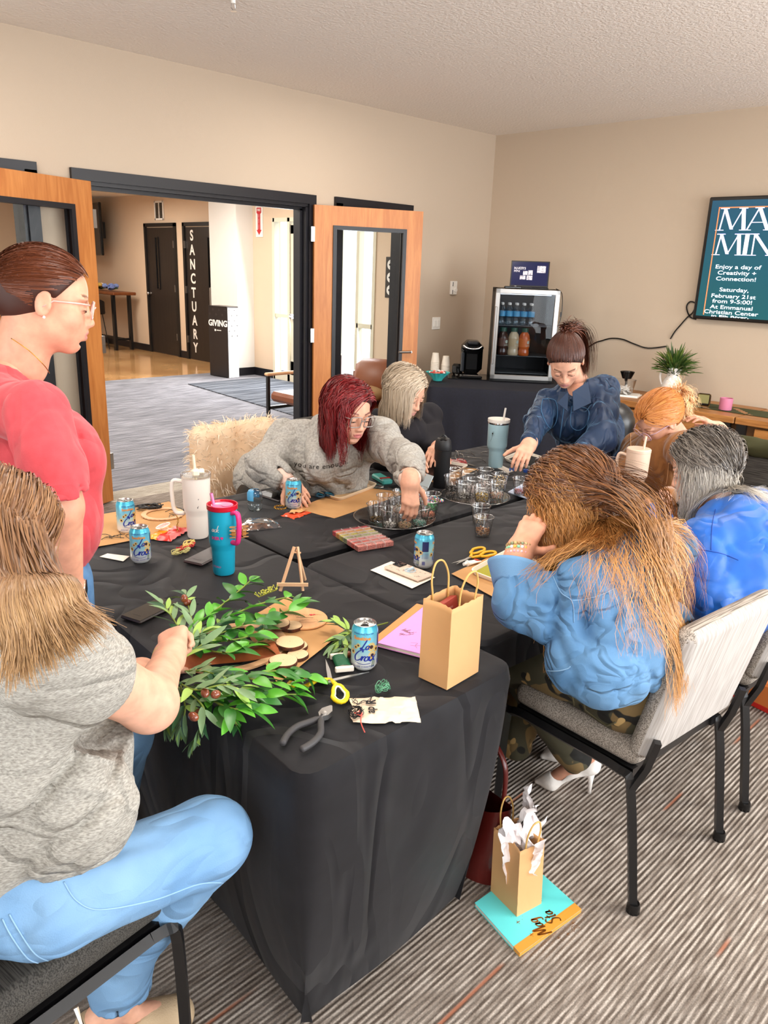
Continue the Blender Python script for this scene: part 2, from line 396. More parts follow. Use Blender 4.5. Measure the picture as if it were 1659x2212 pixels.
def handsdf(wr,dirv,back,thumb=1,curl=(.5,.6,.5),spread=.06,tcurl=.3,sc=1.,toff=(0.5,.75,-.35),fc=None):
    # dirv: wrist->knuckles, back: dorsal normal, thumb=+1/-1 side; curl: bend per joint (radians), fc: per-finger multiplier
    fr=Frame(wr,dirv,back,sc); s=Sdf(.008*sc); g=thumb; w=fr.w; fc=fc or (1,1,1,1)
    mc=[(.086,.027),(.090,.009),(.085,-.009),(.077,-.025)]; ln=[(.041,.025,.020),(.045,.029,.021),(.042,.027,.021),(.033,.020,.018)]
    s.cone(w((-.03,0,0)),w((.01,0,0)),.024*sc,.025*sc,.02,side=fr.R[:,1],w=1.2)
    for (x,y) in mc: s.cone(w((.012,y*.55*g,-.001)),w((x,y*g,0)),.0145*sc,.0115*sc,.015*sc)
    s.ell(w((.045,.018*g,-.012)),np.array((.035,.016,.013))*sc,fr.R,.012*sc)
    s.ell(w((.04,-.016*g,-.01)),np.array((.036,.014,.012))*sc,fr.R,.012*sc)
    tips=[]
    for i,((x,y),L) in enumerate(zip(mc,ln)):
        p=np.array([x,y*g,0.]); yaw=(1.5-i)*spread*g; a=0; rr=[.0095,.0085,.0078,.0066]
        if i==3: rr=[r*.88 for r in rr]
        for j in range(3):
            a+=curl[j]*fc[i]; d=np.array([math.cos(a)*math.cos(yaw),math.cos(a)*math.sin(yaw),-math.sin(a)]); q=p+d*L[j]
            s.cone(w(p),w(q),rr[j]*sc,rr[j+1]*sc,.003*sc); p=q
        tips.append(w(p))
    p=np.array([.018,.024*g,-.008]); d=np.array([toff[0],toff[1]*g,toff[2]]); d/=np.linalg.norm(d); rr=[.0135,.0115,.0098,.0075]; tw=np.array([1,-.25*g,-.25]); 
    for j,L in enumerate((.040,.031,.026)):
        q=p+d*L; s.cone(w(p),w(q),rr[j]*sc,rr[j+1]*sc,.004*sc); p=q; d=d+tw*tcurl; d/=np.linalg.norm(d)
    tips.append(w(p)); s.tips=tips; return s
def scalp(fr,N,seed=0,hl=(0.,.9),low=-.055,grow=.004):
    r=np.random.RandomState(seed); out=[]; jt=lambda k:r.rand(k)*.012
    n=0
    while n<N:
        d=r.randn(N*3,3); d/=np.linalg.norm(d,axis=1)[:,None]; p=np.array([-.014,0,.034])+d*(np.array([.096,.075,.081])+grow)
        ok=((p[:,0]<0)&(p[:,2]>low+.25*np.abs(p[:,0]+.05)*0))|((p[:,0]>=0)&(p[:,2]>hl[0]+hl[1]*p[:,0]+.012*np.abs(p[:,1])/.07+jt(len(p))))
        ok&=~((np.abs(p[:,0]+.004)<.02)&(p[:,2]<.028)&(np.abs(p[:,1])>.04))
        out.append(p[ok]); n+=ok.sum()
    return np.concatenate(out)[:N]
def capsdf(fr,t=.009,plane=(1,0,-.9,.0),low=-.06):
    s=Sdf(.01); s.ell(fr.w((-.014,0,.034)),(np.array((.096,.075,.081))+t)*fr.sc,fr.R); s.ell(fr.w((-.05,0,-.02)),np.array((.05,.058,.05))*fr.sc,fr.R,.03)
    n=fr.R@np.array(plane[:3]); s.cut(fr.w((plane[3],0,0)),n); s.cut(fr.w((0,0,low)),-fr.R[:,2])
    for g in (-1,1): s.ell(fr.w((.002,g*.085,-.012)),np.array((.024,.02,.036))*fr.sc,fr.R,.004,-1)
    return s
def simul(roots,dirs,L,n,coll,grav=.25,g=(0,0,-1),off=.006,style=None,hold=.45,stick=.5):
    g=np.asarray(g,float); N=len(roots); g=np.tile(g,(N,1)) if g.ndim==1 else g
    P=[roots.copy()]; d=dirs/np.linalg.norm(dirs,axis=1)[:,None]; ds=(L/n)[:,None]
    o=off if hasattr(off,'__len__') else np.full(N,off)
    def grad(c,q,v):
        e=2e-3; r=np.stack([c.ev(q+np.array(x)*e)-v for x in ((1,0,0),(0,1,0),(0,0,1))],1); return r/(np.linalg.norm(r,axis=1)[:,None]+1e-9)
    for i in range(n):
        p=P[-1]+d*ds
        if style is not None and i/n<hold:
            v=coll[0].ev(p); m=(v>o)&(v<.06); q=p[m]
            if len(q): p[m]=q-grad(coll[0],q,v[m])*((v[m]-o[m])*stick)[:,None]
        for c in coll:
            for _ in range(2):
                v=c.ev(p); m=v<o
                if not m.any(): break
                q=p[m]; p[m]=q+grad(c,q,v[m])*(o[m]-v[m])[:,None]
        dn=p-P[-1]; dn/=np.linalg.norm(dn,axis=1)[:,None]+1e-9
        a=grav if np.isscalar(grav) else grav[i]; gg=g
        if style is not None:
            w=np.clip(i/n/hold,0,1); gg=g*w+style*(1-w); a=a*(1.6 if w<1 else 1)
        d=dn*(1-a)+gg*a; d/=np.linalg.norm(d,axis=1)[:,None]+1e-9; P.append(p)
    return np.stack(P,1)
def lerpc(a,b,t): return np.array(a)*(1-t)+np.array(b)*t
def hairmesh(P,name,parent,c1,c2,tip=None,rad=.0013,seed=0,wave=0,wfreq=3,base=None,clump=.6,K=60,tap=.2,m=None,var=.35,tipstart=.35,cen=None,solid=False):
    # P: (N,n,3) strand paths
    r=np.random.RandomState(seed+11); N,n,_=P.shape; t=np.linspace(0,1,n)[None,:,None]
    if K and clump:
        gi=r.choice(N,min(K,N),replace=False); G=P[gi]; a=P[:,0]; dist=((a[:,None]-G[None,:,0])**2).sum(-1)+((P[:,-1][:,None]-G[None,:,-1])**2).sum(-1)*.3; k=dist.argmin(1)
        Gk=G[k]; w=clump*np.clip(t,0,1)**1.2; P=P+(Gk-P)*w; lock=k
    else: lock=np.zeros(N,int)
    T=np.gradient(P,axis=1); T/=np.linalg.norm(T,axis=2)[...,None]+1e-9
    ref=np.array(base if base is not None else (0,0,1.)); S1=np.cross(T,ref); nn=np.linalg.norm(S1,axis=2)[...,None]; S1=np.where(nn>1e-3,S1/(nn+1e-9),np.array([1,0,0])); S2=np.cross(T,S1)
    if wave:
        ph=r.rand(max(lock.max()+1,1))*6.28; ph=ph[lock][:,None,None]+r.randn(N,1,1)*.35; fq=wfreq*(1+.15*r.randn(N,1,1))
        P=P+(S1*np.sin(6.283*fq*t+ph)+S2*.6*np.cos(6.283*fq*t+ph))*wave*np.clip(t*2.2,0,1)
    rr=rad*(1-(1-tap)*t**2)*(.7+.6*r.rand(N,1,1))
    if not solid:
        O=P-(P[:,0].mean(0) if cen is None else np.asarray(cen)); O=O-T*(O*T).sum(2)[...,None]; O/=np.linalg.norm(O,axis=2)[...,None]+1e-9; S1=np.cross(T,O); tw=r.uniform(-.5,.5,(N,1,1)); S1=S1*np.cos(tw)+O*np.sin(tw); rr=rr*1.25
        V=np.stack([P+S1*rr,P-S1*rr],2).reshape(-1,3); b=((np.arange(N)[:,None]*n+np.arange(n-1)[None])*2).ravel(); Fs=np.stack([b,b+1,b+3,b+2],1); sides=2
    else: sides=3; V=np.stack([P+(S1*math.cos(a)+S2*math.sin(a))*rr for a in (0,2.094,4.189)],2)  # N,n,3,3
    if solid:
        V=V.reshape(-1,3); b=(np.arange(N)[:,None]*n+np.arange(n-1)[None])*3; b=b.ravel(); Fs=np.concatenate([np.stack([b+k,b+(k+1)%3,b+3+(k+1)%3,b+3+k],1) for k in range(3)])
    mix=np.clip(.5+var*r.randn(N)+.3*(r.rand(max(lock.max()+1,1))[lock]-.5),0,1)[:,None,None]
    c=np.array(lin(c1)[:3])*(1-mix)+np.array(lin(c2)[:3])*mix; c=np.repeat(c,n,1)
    if tip is not None: w=np.clip((t-tipstart)/.4,0,1)*(.5+.6*r.rand(N,1,1)); w=np.clip(w,0,1); c=c*(1-w)+np.array(lin(tip)[:3])*w
    c=np.repeat(c,sides,1).reshape(-1,3)
    return raw(name,V-np.array(parent.location),Fs,m or HAIR,parent,True,col=c)
def part(name,VF,m,parent,col=None,smooth=True): return raw(name,VF[0]-np.array(parent.location),VF[1],m,parent,smooth,col=col)
def wpart(name,mb,m,parent,smooth=40):   # world-coordinate builder under a placed parent
    l=parent.location; mb.v=[(p[0]-l.x,p[1]-l.y,p[2]-l.z) for p in mb.v]; return mb.build(name,m,parent,smooth)
HAIR=mat('hair','FFFFFF',rough=.38,spec=.45,attr='Col')
SKM=mat('skin','E3AB92',rough=.5,spec=.35,attr='Col',col2='FFFFFF',scale=35,sss=.06)
# ---------------------------------------------------------------- shared materials
WALL=mat('wall_paint','C0AE9A',rough=.85,bump=.08,bscale=180)
WALLB=mat('wall_paint_b','C8B59F',rough=.85,bump=.08,bscale=180)
CEIL=mat('ceiling_texture','EFE6DD',rough=.95,bump=.6,bscale=55)
LWALL=mat('lobby_paint','DCC3A8',rough=.8)
LWHITE=mat('lobby_white','EDE9E2',rough=.7)
BLK=mat('black_paint','1B1918',rough=.45)
BLKT=mat('black_trim','15141A',rough=.4)
BLKM=mat('black_metal','131213',rough=.35,spec=.6)
BLKP=mat('black_plastic','0B0B0C',rough=.22,spec=.6)
STEEL=mat('steel','B9B7B4',rough=.3,metal=1)
CHROME=mat('chrome','DCDCDC',rough=.12,metal=1)
WHITE=mat('white_plastic','F1EDE6',rough=.4)
PAPER=mat('white_paper','F0E4D6',rough=.8)
KRAFT=mat('kraft','C99A66',rough=.8,col2='BE8E5A',scale=8,bump=.05,bscale=60)
WOODM=mat('pale_wood','E2B489',rough=.55,col2='D6A478',scale=6,stretch=(1,12,1))
DARKW=mat('door_black','241E1B',rough=.4,col2='2C2521',scale=5,stretch=(6,6,.5))
PRINT=mat('print_black','14100F',rough=.6)
GOLD=mat('gold','C79A45',rough=.25,metal=1)
def woodmat(name,c1,c2,sc,stretch,rough=.4,bump=.05):
    m=mat(name,c1,rough=rough); N,L,b=nodes(m)
    tc=N.new('ShaderNodeTexCoord'); mp=N.new('ShaderNodeMapping'); mp.inputs['Scale'].default_value=stretch; L.new(tc.outputs['Object'],mp.inputs[0])
    t=N.new('ShaderNodeTexNoise'); t.inputs['Scale'].default_value=sc; t.inputs['Detail'].default_value=6; t.inputs['Distortion'].default_value=1.2; L.new(mp.outputs[0],t.inputs[0])
    t2=N.new('ShaderNodeTexNoise'); t2.inputs['Scale'].default_value=sc*7; t2.inputs['Detail'].default_value=2; L.new(mp.outputs[0],t2.inputs[0])
    ad=N.new('ShaderNodeMath'); ad.operation='MULTIPLY_ADD'; ad.inputs[1].default_value=.35; L.new(t2.outputs[0],ad.inputs[0]); L.new(t.outputs[0],ad.inputs[2])
    r=N.new('ShaderNodeValToRGB'); r.color_ramp.elements[0].position=.45; r.color_ramp.elements[1].position=.85; r.color_ramp.elements[0].color=lin(c1); r.color_ramp.elements[1].color=lin(c2)
    L.new(ad.outputs[0],r.inputs[0]); L.new(r.outputs[0],b.inputs['Base Color']); return m
OAK=woodmat('door_oak','C98446','B06A32',3.5,(5,5,.45))
OAKC=woodmat('credenza_oak','BE8348','8F5B2C',4,(4,.6,6))
def glassmat(name,tint=(1,1,1),refl=.9,rough=0.,base=.0,ior=1.45):
    m=bpy.data.materials.new(name); m.use_nodes=True; N=m.node_tree.nodes; L=m.node_tree.links; N.remove(N['Principled BSDF'])
    o=N['Material Output']; t=N.new('ShaderNodeBsdfTransparent'); t.inputs[0].default_value=tuple(tint)+(1,); g=N.new('ShaderNodeBsdfGlossy'); g.inputs['Roughness'].default_value=rough
    f=N.new('ShaderNodeLayerWeight'); f.inputs[0].default_value=.5; pw=N.new('ShaderNodeMath'); pw.operation='POWER'; pw.inputs[1].default_value=3.5; L.new(f.outputs['Facing'],pw.inputs[0]); mu=N.new('ShaderNodeMath'); mu.operation='MULTIPLY_ADD'; mu.inputs[1].default_value=refl; mu.inputs[2].default_value=base; mu.use_clamp=True
    L.new(pw.outputs[0],mu.inputs[0]); mx=N.new('ShaderNodeMixShader'); L.new(mu.outputs[0],mx.inputs[0]); L.new(t.outputs[0],mx.inputs[1]); L.new(g.outputs[0],mx.inputs[2]); L.new(mx.outputs[0],o.inputs[0]); return m
GLASS=glassmat('window_glass',(.97,.98,.98),refl=.3)
CUPG=glassmat('clear_plastic',(.98,.98,.98),refl=1.1,base=.05,rough=.06)
# carpets: lines along X, made of yarn rows with broken dark dashes
def carpetmat(name,ca,cb,cc,rows,red=None,dash=(9,110)):
    m=mat(name,ca,rough=.95,spec=.1); N,L,b=nodes(m); tc=N.new('ShaderNodeTexCoord')
    def noise(st,sc,det=2):
        mp=N.new('ShaderNodeMapping'); mp.inputs['Scale'].default_value=st; L.new(tc.outputs['Object'],mp.inputs[0]); t=N.new('ShaderNodeTexNoise'); t.inputs['Scale'].default_value=sc; t.inputs['Detail'].default_value=det; L.new(mp.outputs[0],t.inputs[0]); return t.outputs[0]
    def ramp(s,a,b_,ca,cb): 
        r=N.new('ShaderNodeValToRGB'); r.color_ramp.elements[0].position=a; r.color_ramp.elements[1].position=b_; r.color_ramp.elements[0].color=ca; r.color_ramp.elements[1].color=cb; L.new(s,r.inputs[0]); return r.outputs[0]
    n1=noise((dash[0]/100,1,1),dash[1],1); r1=ramp(n1,.42,.6,lin(ca),lin(cb))
    n2=noise((1,1,1),230,1); r2=ramp(n2,.3,.7,(.72,.72,.72,1),(1.12,1.12,1.12,1))
    mx=N.new('ShaderNodeMix'); mx.data_type='RGBA'; mx.blend_type='MULTIPLY'; mx.inputs[0].default_value=1; L.new(r1,mx.inputs[6]); L.new(r2,mx.inputs[7]); out=mx.outputs[2]
    w=N.new('ShaderNodeTexWave'); w.bands_direction='Y'; w.inputs['Scale'].default_value=rows; w.inputs['Distortion'].default_value=.6; w.inputs['Detail Scale'].default_value=6; L.new(tc.outputs['Object'],w.inputs[0])
    rw=ramp(w.outputs[0],.0,.45,(.55,.54,.53,1),(1,1,1,1)); m2=N.new('ShaderNodeMix'); m2.data_type='RGBA'; m2.blend_type='MULTIPLY'; m2.inputs[0].default_value=.8; L.new(out,m2.inputs[6]); L.new(rw,m2.inputs[7]); out=m2.outputs[2]
    n3=noise((.5,2.2,1),1.6,2); r3=ramp(n3,.35,.65,(.86,.86,.86,1),(1.08,1.08,1.08,1)); m3=N.new('ShaderNodeMix'); m3.data_type='RGBA'; m3.blend_type='MULTIPLY'; m3.inputs[0].default_value=1; L.new(out,m3.inputs[6]); L.new(r3,m3.inputs[7]); out=m3.outputs[2]
    if red:
        w2=N.new('ShaderNodeTexWave'); w2.bands_direction='Y'; w2.inputs['Scale'].default_value=.85; w2.inputs['Phase Offset'].default_value=1.1; L.new(tc.outputs['Object'],w2.inputs[0])
        k=ramp(w2.outputs[0],.9996,.99995,(0,0,0,1),(1,1,1,1)); n4=ramp(noise((.6,.6,1),3),.55,.58,(0,0,0,1),(1,1,1,1)); mm=N.new('ShaderNodeMath'); mm.operation='MULTIPLY'; L.new(k,mm.inputs[0]); L.new(n4,mm.inputs[1])
        m4=N.new('ShaderNodeMix'); m4.data_type='RGBA'; m4.inputs[7].default_value=lin(red); L.new(mm.outputs[0],m4.inputs[0]); L.new(out,m4.inputs[6]); out=m4.outputs[2]
    L.new(out,b.inputs['Base Color'])
    bp=N.new('ShaderNodeBump'); bp.inputs['Strength'].default_value=.7; bp.inputs['Distance'].default_value=.004; L.new(w.outputs[0],bp.inputs['Height']); L.new(bp.outputs[0],b.inputs['Normal']); return m
CARP=carpetmat('room_carpet','85796F','AA9F95','555',22,red='8C5A45')
LCARP=carpetmat('lobby_carpet','75757C','9C9CA3','555',9,dash=(7,45))
MATC=carpetmat('walkoff_mat','4C5058','747880','333',7,dash=(7,20))
STRIP=carpetmat('threshold_carpet','AFA597','CFC6B8','999',30)
CONC=mat('polished_concrete','A67A4E',rough=.12,spec=.6,col2='C39866',scale=1.4,detail=6)
# ---------------------------------------------------------------- room shell
XB,YA,ZC=6.73,5.28,2.97; X0,Y0=-2.5,-2.5
b=MB(); b.box(((X0+XB)/2,(Y0+5.2)/2,-.05),(XB-X0,5.2-Y0,.1)); struct(b,'floor',CARP)
b=MB(); b.box((3.4,5.33,-.05),(7,.26,.1)); struct(b,'trim_1',STRIP)
b=MB(); b.box((5.0,8.13,-.05),(6.2,5.34,.1)); struct(b,'floor',LCARP)
b=MB(); b.box((5.0,14.2,-.053),(6.2,6.8,.1)); struct(b,'floor',CONC)
b=MB(); b.box(((X0+XB)/2,(Y0+YA)/2,ZC+.05),(XB-X0+.3,YA-Y0+.3,.1)); struct(b,'ceiling',CEIL)
b=MB(); b.box((4.9,11.5,2.85),(6.6,12.1,.1)); struct(b,'ceiling',mat('lobby_ceiling','F4EFE8',rough=.9))
# wall A with door opening and two sidelights
def wallA():
    b=MB(); y=YA+.07; t=.14
    ops=[(1.27,2.10,.25,2.17),(2.45,4.34,0,2.16),(4.68,5.50,.25,2.17)]
    xs=[X0]+[v for o in ops for v in o[:2]]+[XB+.15]
    for i in range(0,len(xs),2): b.box(((xs[i]+xs[i+1])/2,y,ZC/2),(xs[i+1]-xs[i],t,ZC))
    for x0,x1,z0,z1 in ops:
        b.box(((x0+x1)/2,y,(z1+ZC)/2),(x1-x0,t,ZC-z1))
        if z0>0: b.box(((x0+x1)/2,y,z0/2),(x1-x0,t,z0))
    struct(b,'wall_left',WALL)
wallA()
b=MB(); b.box((XB+.07,(Y0+YA)/2,ZC/2),(.14,YA-Y0,ZC)); struct(b,'wall_back',WALLB)
def winwall(name,axis,pos,ops,lo,hi):
    b=MB(); xs=[lo]+[v for o in ops for v in o[:2]]+[hi]
    def bx(a0,a1,z0,z1):
        if axis=='y': b.box(((a0+a1)/2,pos,(z0+z1)/2),(a1-a0,.14,z1-z0))
        else: b.box((pos,(a0+a1)/2,(z0+z1)/2),(.14,a1-a0,z1-z0))
    for i in range(0,len(xs),2): bx(xs[i],xs[i+1],0,ZC)
    for a,c,z0,z1 in ops: bx(a,c,0,z0); bx(a,c,z1,ZC)
    struct(b,name,WALL)
    for k,(a,c,z0,z1) in enumerate(ops):
        f=MB(); m=(a+c)/2
        for q in (a+.03,m,c-.03): f.box((q,pos,(z0+z1)/2) if axis=='y' else (pos,q,(z0+z1)/2),(.05,.09,z1-z0) if axis=='y' else (.09,.05,z1-z0))
        for z in (z0+.03,z1-.03): f.box((m,pos,z) if axis=='y' else (pos,m,z),(c-a,.09,.05) if axis=='y' else (.09,c-a,.05))
        wname='window_%d'%(k+(1 if axis=='y' else 4)); o=struct(f,wname,BLKT)
        g=MB(); g.box((m,pos-.02,(z0+z1)/2) if axis=='y' else (pos-.02,m,(z0+z1)/2),(c-a-.06,.006,z1-z0-.06) if axis=='y' else (.006,c-a-.06,z1-z0-.06)); g.build('pane',GLASS,o)
winwall('wall_right','y',Y0-.07,[(-.05,1.85,.45,2.7),(2.15,4.05,.45,2.7),(4.35,6.25,.45,2.7)],X0,XB+.15)
winwall('wall_front','x',X0-.07,[(-1.5,.3,.5,2.65),(1.3,3.1,.5,2.65)],Y0,YA)
# ground outside the windows
b=MB(); b.box((2,-9,-.15),(30,12.6,.1)); struct(b,'ground',mat('snow_ground','D9DCDD',rough=.9))
b=MB(); b.box((-9,2,-.15),(12.6,30,.1)); struct(b,'ground',MATS['snow_ground'])
b=MB(); b.box((13,9,-.15),(10.5,14,.1)); struct(b,'ground',MATS['snow_ground'])
# baseboards
b=MB(); b.box((XB-.008,1.2,.05),(.016,7.3,.1)); struct(b,'baseboard_back',BLKT)
b=MB(); b.box((5.63+.55,YA-.008,.05),(1.08,.016,.1)); struct(b,'baseboard_left',BLKT)
# door frame, header and sidelight casings
b=MB(); y=YA-.012
b.box((3.392,y,2.195),(2.03,.035,.07)); b.box((2.415,y,1.08),(.075,.035,2.16)); b.box((4.372,y,1.08),(.075,.035,2.16))
b.box((3.392,YA+.07,2.15),(1.89,.16,.03)); b.box((2.465,YA+.07,1.07),(.03,.16,2.14)); b.box((4.325,YA+.07,1.07),(.03,.16,2.14))
b.box((3.392,YA+.05,2.125),(1.85,.03,.03)); b.box((2.49,YA+.05,1.06),(.03,.03,2.12)); b.box((4.30,YA+.05,1.06),(.03,.03,2.12)); struct(b,'trim_2',BLKT)
for k,(x0,x1) in enumerate(((1.27,2.10),(4.68,5.50))):
    b=MB(); m=(x0+x1)/2
    for z in (2.20,.22): b.box((m,y,z),(x1-x0+.12,.035,.075))
    for x in (x0-.02,x1+.02): b.box((x,y,1.21),(.075,.035,1.96))
    for x in (x0+.02,x1-.02): b.box((x,YA+.07,1.21),(.04,.16,1.92))
    o=struct(b,'window_%d'%(k+6),BLKT); g=MB(); g.box((m,YA+.07,1.21),(x1-x0-.08,.006,1.9)); g.build('pane',GLASS,o)
# the two open wooden doors
def door(name,hx,th,w=.95):
    hy=YA-.045; o=bpy.data.objects.new(name,None); COL.objects.link(o); o.location=(hx,hy,0); o.rotation_euler=(0,0,th); o['kind']='structure'
    z0,z1=.012,2.155; a0,a1,g0,g1=.165,w-.155,.28,z1-.15; t=.045
    def bx(m,c,d): m.box(c,d)
    b=MB(); b.box((a0/2,0,(z0+z1)/2),(a0,t,z1-z0)); b.box(((a1+w)/2,0,(z0+z1)/2),(w-a1,t,z1-z0)); b.box(((a0+a1)/2,0,(z0+g0)/2),(a1-a0,t,g0-z0)); b.box(((a0+a1)/2,0,(g1+z1)/2),(a1-a0,t,z1-g1)); b.build('door_leaf',OAK,o)
    b=MB(); f=.032
    for s in (-1,1):
        yy=s*.022; b.box((a0+f/2-.006,yy,(g0+g1)/2),(f,.022,g1-g0+.0)); b.box((a1-f/2+.006,yy,(g0+g1)/2),(f,.022,g1-g0)); b.box(((a0+a1)/2,yy,g0+f/2),(a1-a0-.05,.022,f)); b.box(((a0+a1)/2,yy,g1-f/2),(a1-a0-.05,.022,f))
    b.build('glazing_frame',BLKT,o)
    b=MB(); b.box(((a0+a1)/2,0,(g0+g1)/2),(a1-a0-.03,.006,g1-g0-.03)); b.build('pane',GLASS,o)
    for z in (.3,1.12,1.93):
        b=MB(); b.box((-.012,0,z),(.03,.05,.115)); b.lathe([(.009,-.06),(.009,.06)],8,(-.024,(.024 if th<0 else -.024),z)); b.build('hinge',STEEL,o)
    b=MB(); b.lathe([(.03,0),(.03,.008),(.011,.01),(.011,.05)],14,(w-.07,0,.98),Matrix.Rotation(PI/2*(1 if th>2 else 1),3,'X')); b.tube([(w-.07,-.05,.98),(w-.19,-.055,.98)],.011,8); b.build('lever_handle',STEEL,o)
    return o
door('door_1',2.475,math.radians(180+21)); door('door_2',4.365,-math.radians(23),.965)
# ---------------------------------------------------------------- lobby
XL=7.64
b=MB(); b.box((XL+.07,13.9,1.42),(.14,6.2,2.84)); struct(b,'wall_lobby_far',LWALL)
b=MB(); b.box((XL-.24,10.66,1.42),(.6,.72,2.84)); struct(b,'wall_lobby_column',LWHITE)
b=MB(); b.box((4.9,17.1,1.42),(6.4,.14,2.84)); struct(b,'wall_lobby_end',LWALL)
b=MB(); b.box((1.83,11.3,1.42),(.14,12,2.84)); struct(b,'wall_lobby_side',LWHITE)
b=MB(); b.box((7.14,YA+.07,1.42),(.5,.14,2.84)); struct(b,'wall_lobby_near',LWALL)
XE=7.4
b=MB()
for y0,y1,z0,z1 in ((9.80,10.3,0,2.84),(5.42,7.62,0,2.84),(7.62,9.80,2.32,2.84)): b.box((XE+.07,(y0+y1)/2,(z0+z1)/2),(.14,y1-y0,z1-z0))
struct(b,'wall_entry',LWALL)
ALU=mat('cream_aluminium','DDD5BE',rough=.4)
b=MB()
for yy in (9.78,9.42,8.36,7.95,7.64): b.box((XE+.03,yy,1.16),(.09,.055,2.32))
b.box((XE+.03,8.71,2.295),(.09,2.16,.055)); b.box((XE+.03,7.8,.93),(.09,.3,.06)); b.box((XE+.03,8.71,.05),(.09,2.16,.1)); b.box((XE+.03,9.6,.95),(.06,.36,.05)); struct(b,'trim_3',ALU)
b=MB(); b.box((XE+.04,9.6,1.15),(.006,.34,2.2)); b.box((XE+.04,7.8,1.15),(.006,.3,2.2)); b.box((XE+.04,8.15,1.15),(.006,.4,2.2)); struct(b,'window_8',GLASS)
def entry(n,y0,y1,hs):
    o=bpy.data.objects.new(n,None); COL.objects.link(o); o.location=(XE+.02,(y0+y1)/2,0); o['kind']='structure'; w=y1-y0
    b=MB()
    for s in (-1,1): b.box((0,s*(w/2-.06),1.12),(.045,.12,2.2))
    b.box((0,0,.16),(.045,w,.28)); b.box((0,0,2.17),(.045,w,.13)); b.build('door_leaf',ALU,o)
    b=MB(); b.box((0,0,1.2),(.008,w-.22,1.86)); b.build('pane',GLASS,o)
    b=MB(); b.tube([(-.07,-w/2+.04,.96),(-.07,w/2-.04,.96)],.017,8); b.box((-.04,-w/2+.06,.96),(.08,.05,.06)); b.box((-.04,w/2-.06,.96),(.08,.05,.06)); b.build('push_bar',CHROME,o)
    b=MB(); b.tube([(-.05,hs*(w/2-.16),1.1),(-.09,hs*(w/2-.2),1.08),(-.1,hs*(w/2-.22),.95)],.012,8); b.build('pull_handle',WHITE,o)
    b=MB(); b.box((-.05,hs*-.12,2.2),(.06,.3,.07)); b.bar((-.07,hs*-.1,2.22),(-.1,hs*.2,2.26),.02); b.build('door_closer',STEEL,o)
entry('door_3',8.4,9.38,1); 
# black interior doors
def bdoor(n,y0,y1,win,kn,letters=False):
    o=bpy.data.objects.new(n,None); COL.objects.link(o); o.location=(XL,(y0+y1)/2,0); o['kind']='structure'; w=y1-y0; H2=2.3
    b=MB()
    for s in (-1,1): b.box((-.012,s*(w/2+.0),H2/2),(.05,.06,H2))
    b.box((-.012,0,H2-.02),(.05,w+.06,.06)); b.build('door_frame',BLK,o)
    b=MB(); b.box((0,0,H2/2-.03),(.02,w-.06,H2-.07)); b.build('door_leaf',DARKW,o)
    b=MB(); 
    for s in (-1,1): b.box((-.018,win+s*.05,1.62),(.022,.016,.9))
    b.box((-.018,win,2.07),(.022,.11,.016)); b.box((-.018,win,1.17),(.022,.11,.016)); b.build('window_frame',BLKM,o)
    b=MB(); b.box((-.0115,win,1.62),(.004,.09,.88)); b.build('pane',mat('dark_glass','0A0A0B',rough=.05,spec=.8),o)
    for z in (.35,1.2,1.95):
        b=MB(); b.box((-.03,-kn*(w/2-.03),z),(.03,.02,.12)); b.build('hinge',STEEL,o)
    b=MB()
    if letters:
        b.box((-.014,kn*(w/2-.12),1.14),(.006,.09,.42)); b.tube([(-.02,kn*(w/2-.12)+.06,1.28),(-.07,kn*(w/2-.12)+.06,1.26),(-.07,kn*(w/2-.12)+.06,.95),(-.02,kn*(w/2-.12)+.06,.93)],.012,8); b.build('pull_handle',STEEL,o)
        M=Matrix(((0,0,-1),(-1,0,0),(0,1,0)))
        tb=MB(); text(tb,'\n'.join('SANCTUARY'),.235,M,(-.0125,(w/2-.235),1.12),depth=.001,bold=.006,scx=.95)
        k=tb.v; zs=[p[2] for p in k]; z0,z1=min(zs),max(zs); tb.v=[(p[0],p[1],.13+(p[2]-z0)*(2.06/(z1-z0))) for p in k]
        tb.build('sign_lettering',mat('letter_white','F7F2EA',rough=.5),o,False)['label']='white vertical letters reading SANCTUARY'
    else:
        b.lathe([(.03,0),(.03,.008),(.012,.01),(.012,.04),(.027,.05),(.03,.065),(.02,.08),(0,.082)],14,(-.012,kn*(w/2-.08),1.08),Matrix.Rotation(-PI/2,3,'Y')); b.build('door_knob',STEEL,o)
bdoor('door_4',11.6,12.62,-.28,-1,True); bdoor('door_5',12.92,13.95,.12,1)
b=MB()
for y0,y1 in ((14.0,17),(12.66,12.88),(11.02,11.57)): b.box((XL-.01,(y0+y1)/2,.06),(.02,y1-y0,.12))
b.box((XL-.545,10.66,.06),(.012,.74,.12)); b.box((7.27,10.29,.06),(.42,.012,.12)); b.box((XE-.008,10.05,.06),(.016,.5,.12)); b.box((XE-.008,6.5,.06),(.016,2.2,.12)); struct(b,'baseboard_lobby',BLKT)
# walk-off mat
b=MB(); b.prism([(5.6,6.4),(7.3,6.4),(7.3,9.9),(5.95,9.9)],0,.012); tag(b.build('walkoff_mat',MATC,None,False),'dark grey ribbed walk-off mat before the lobby entry doors','mat')
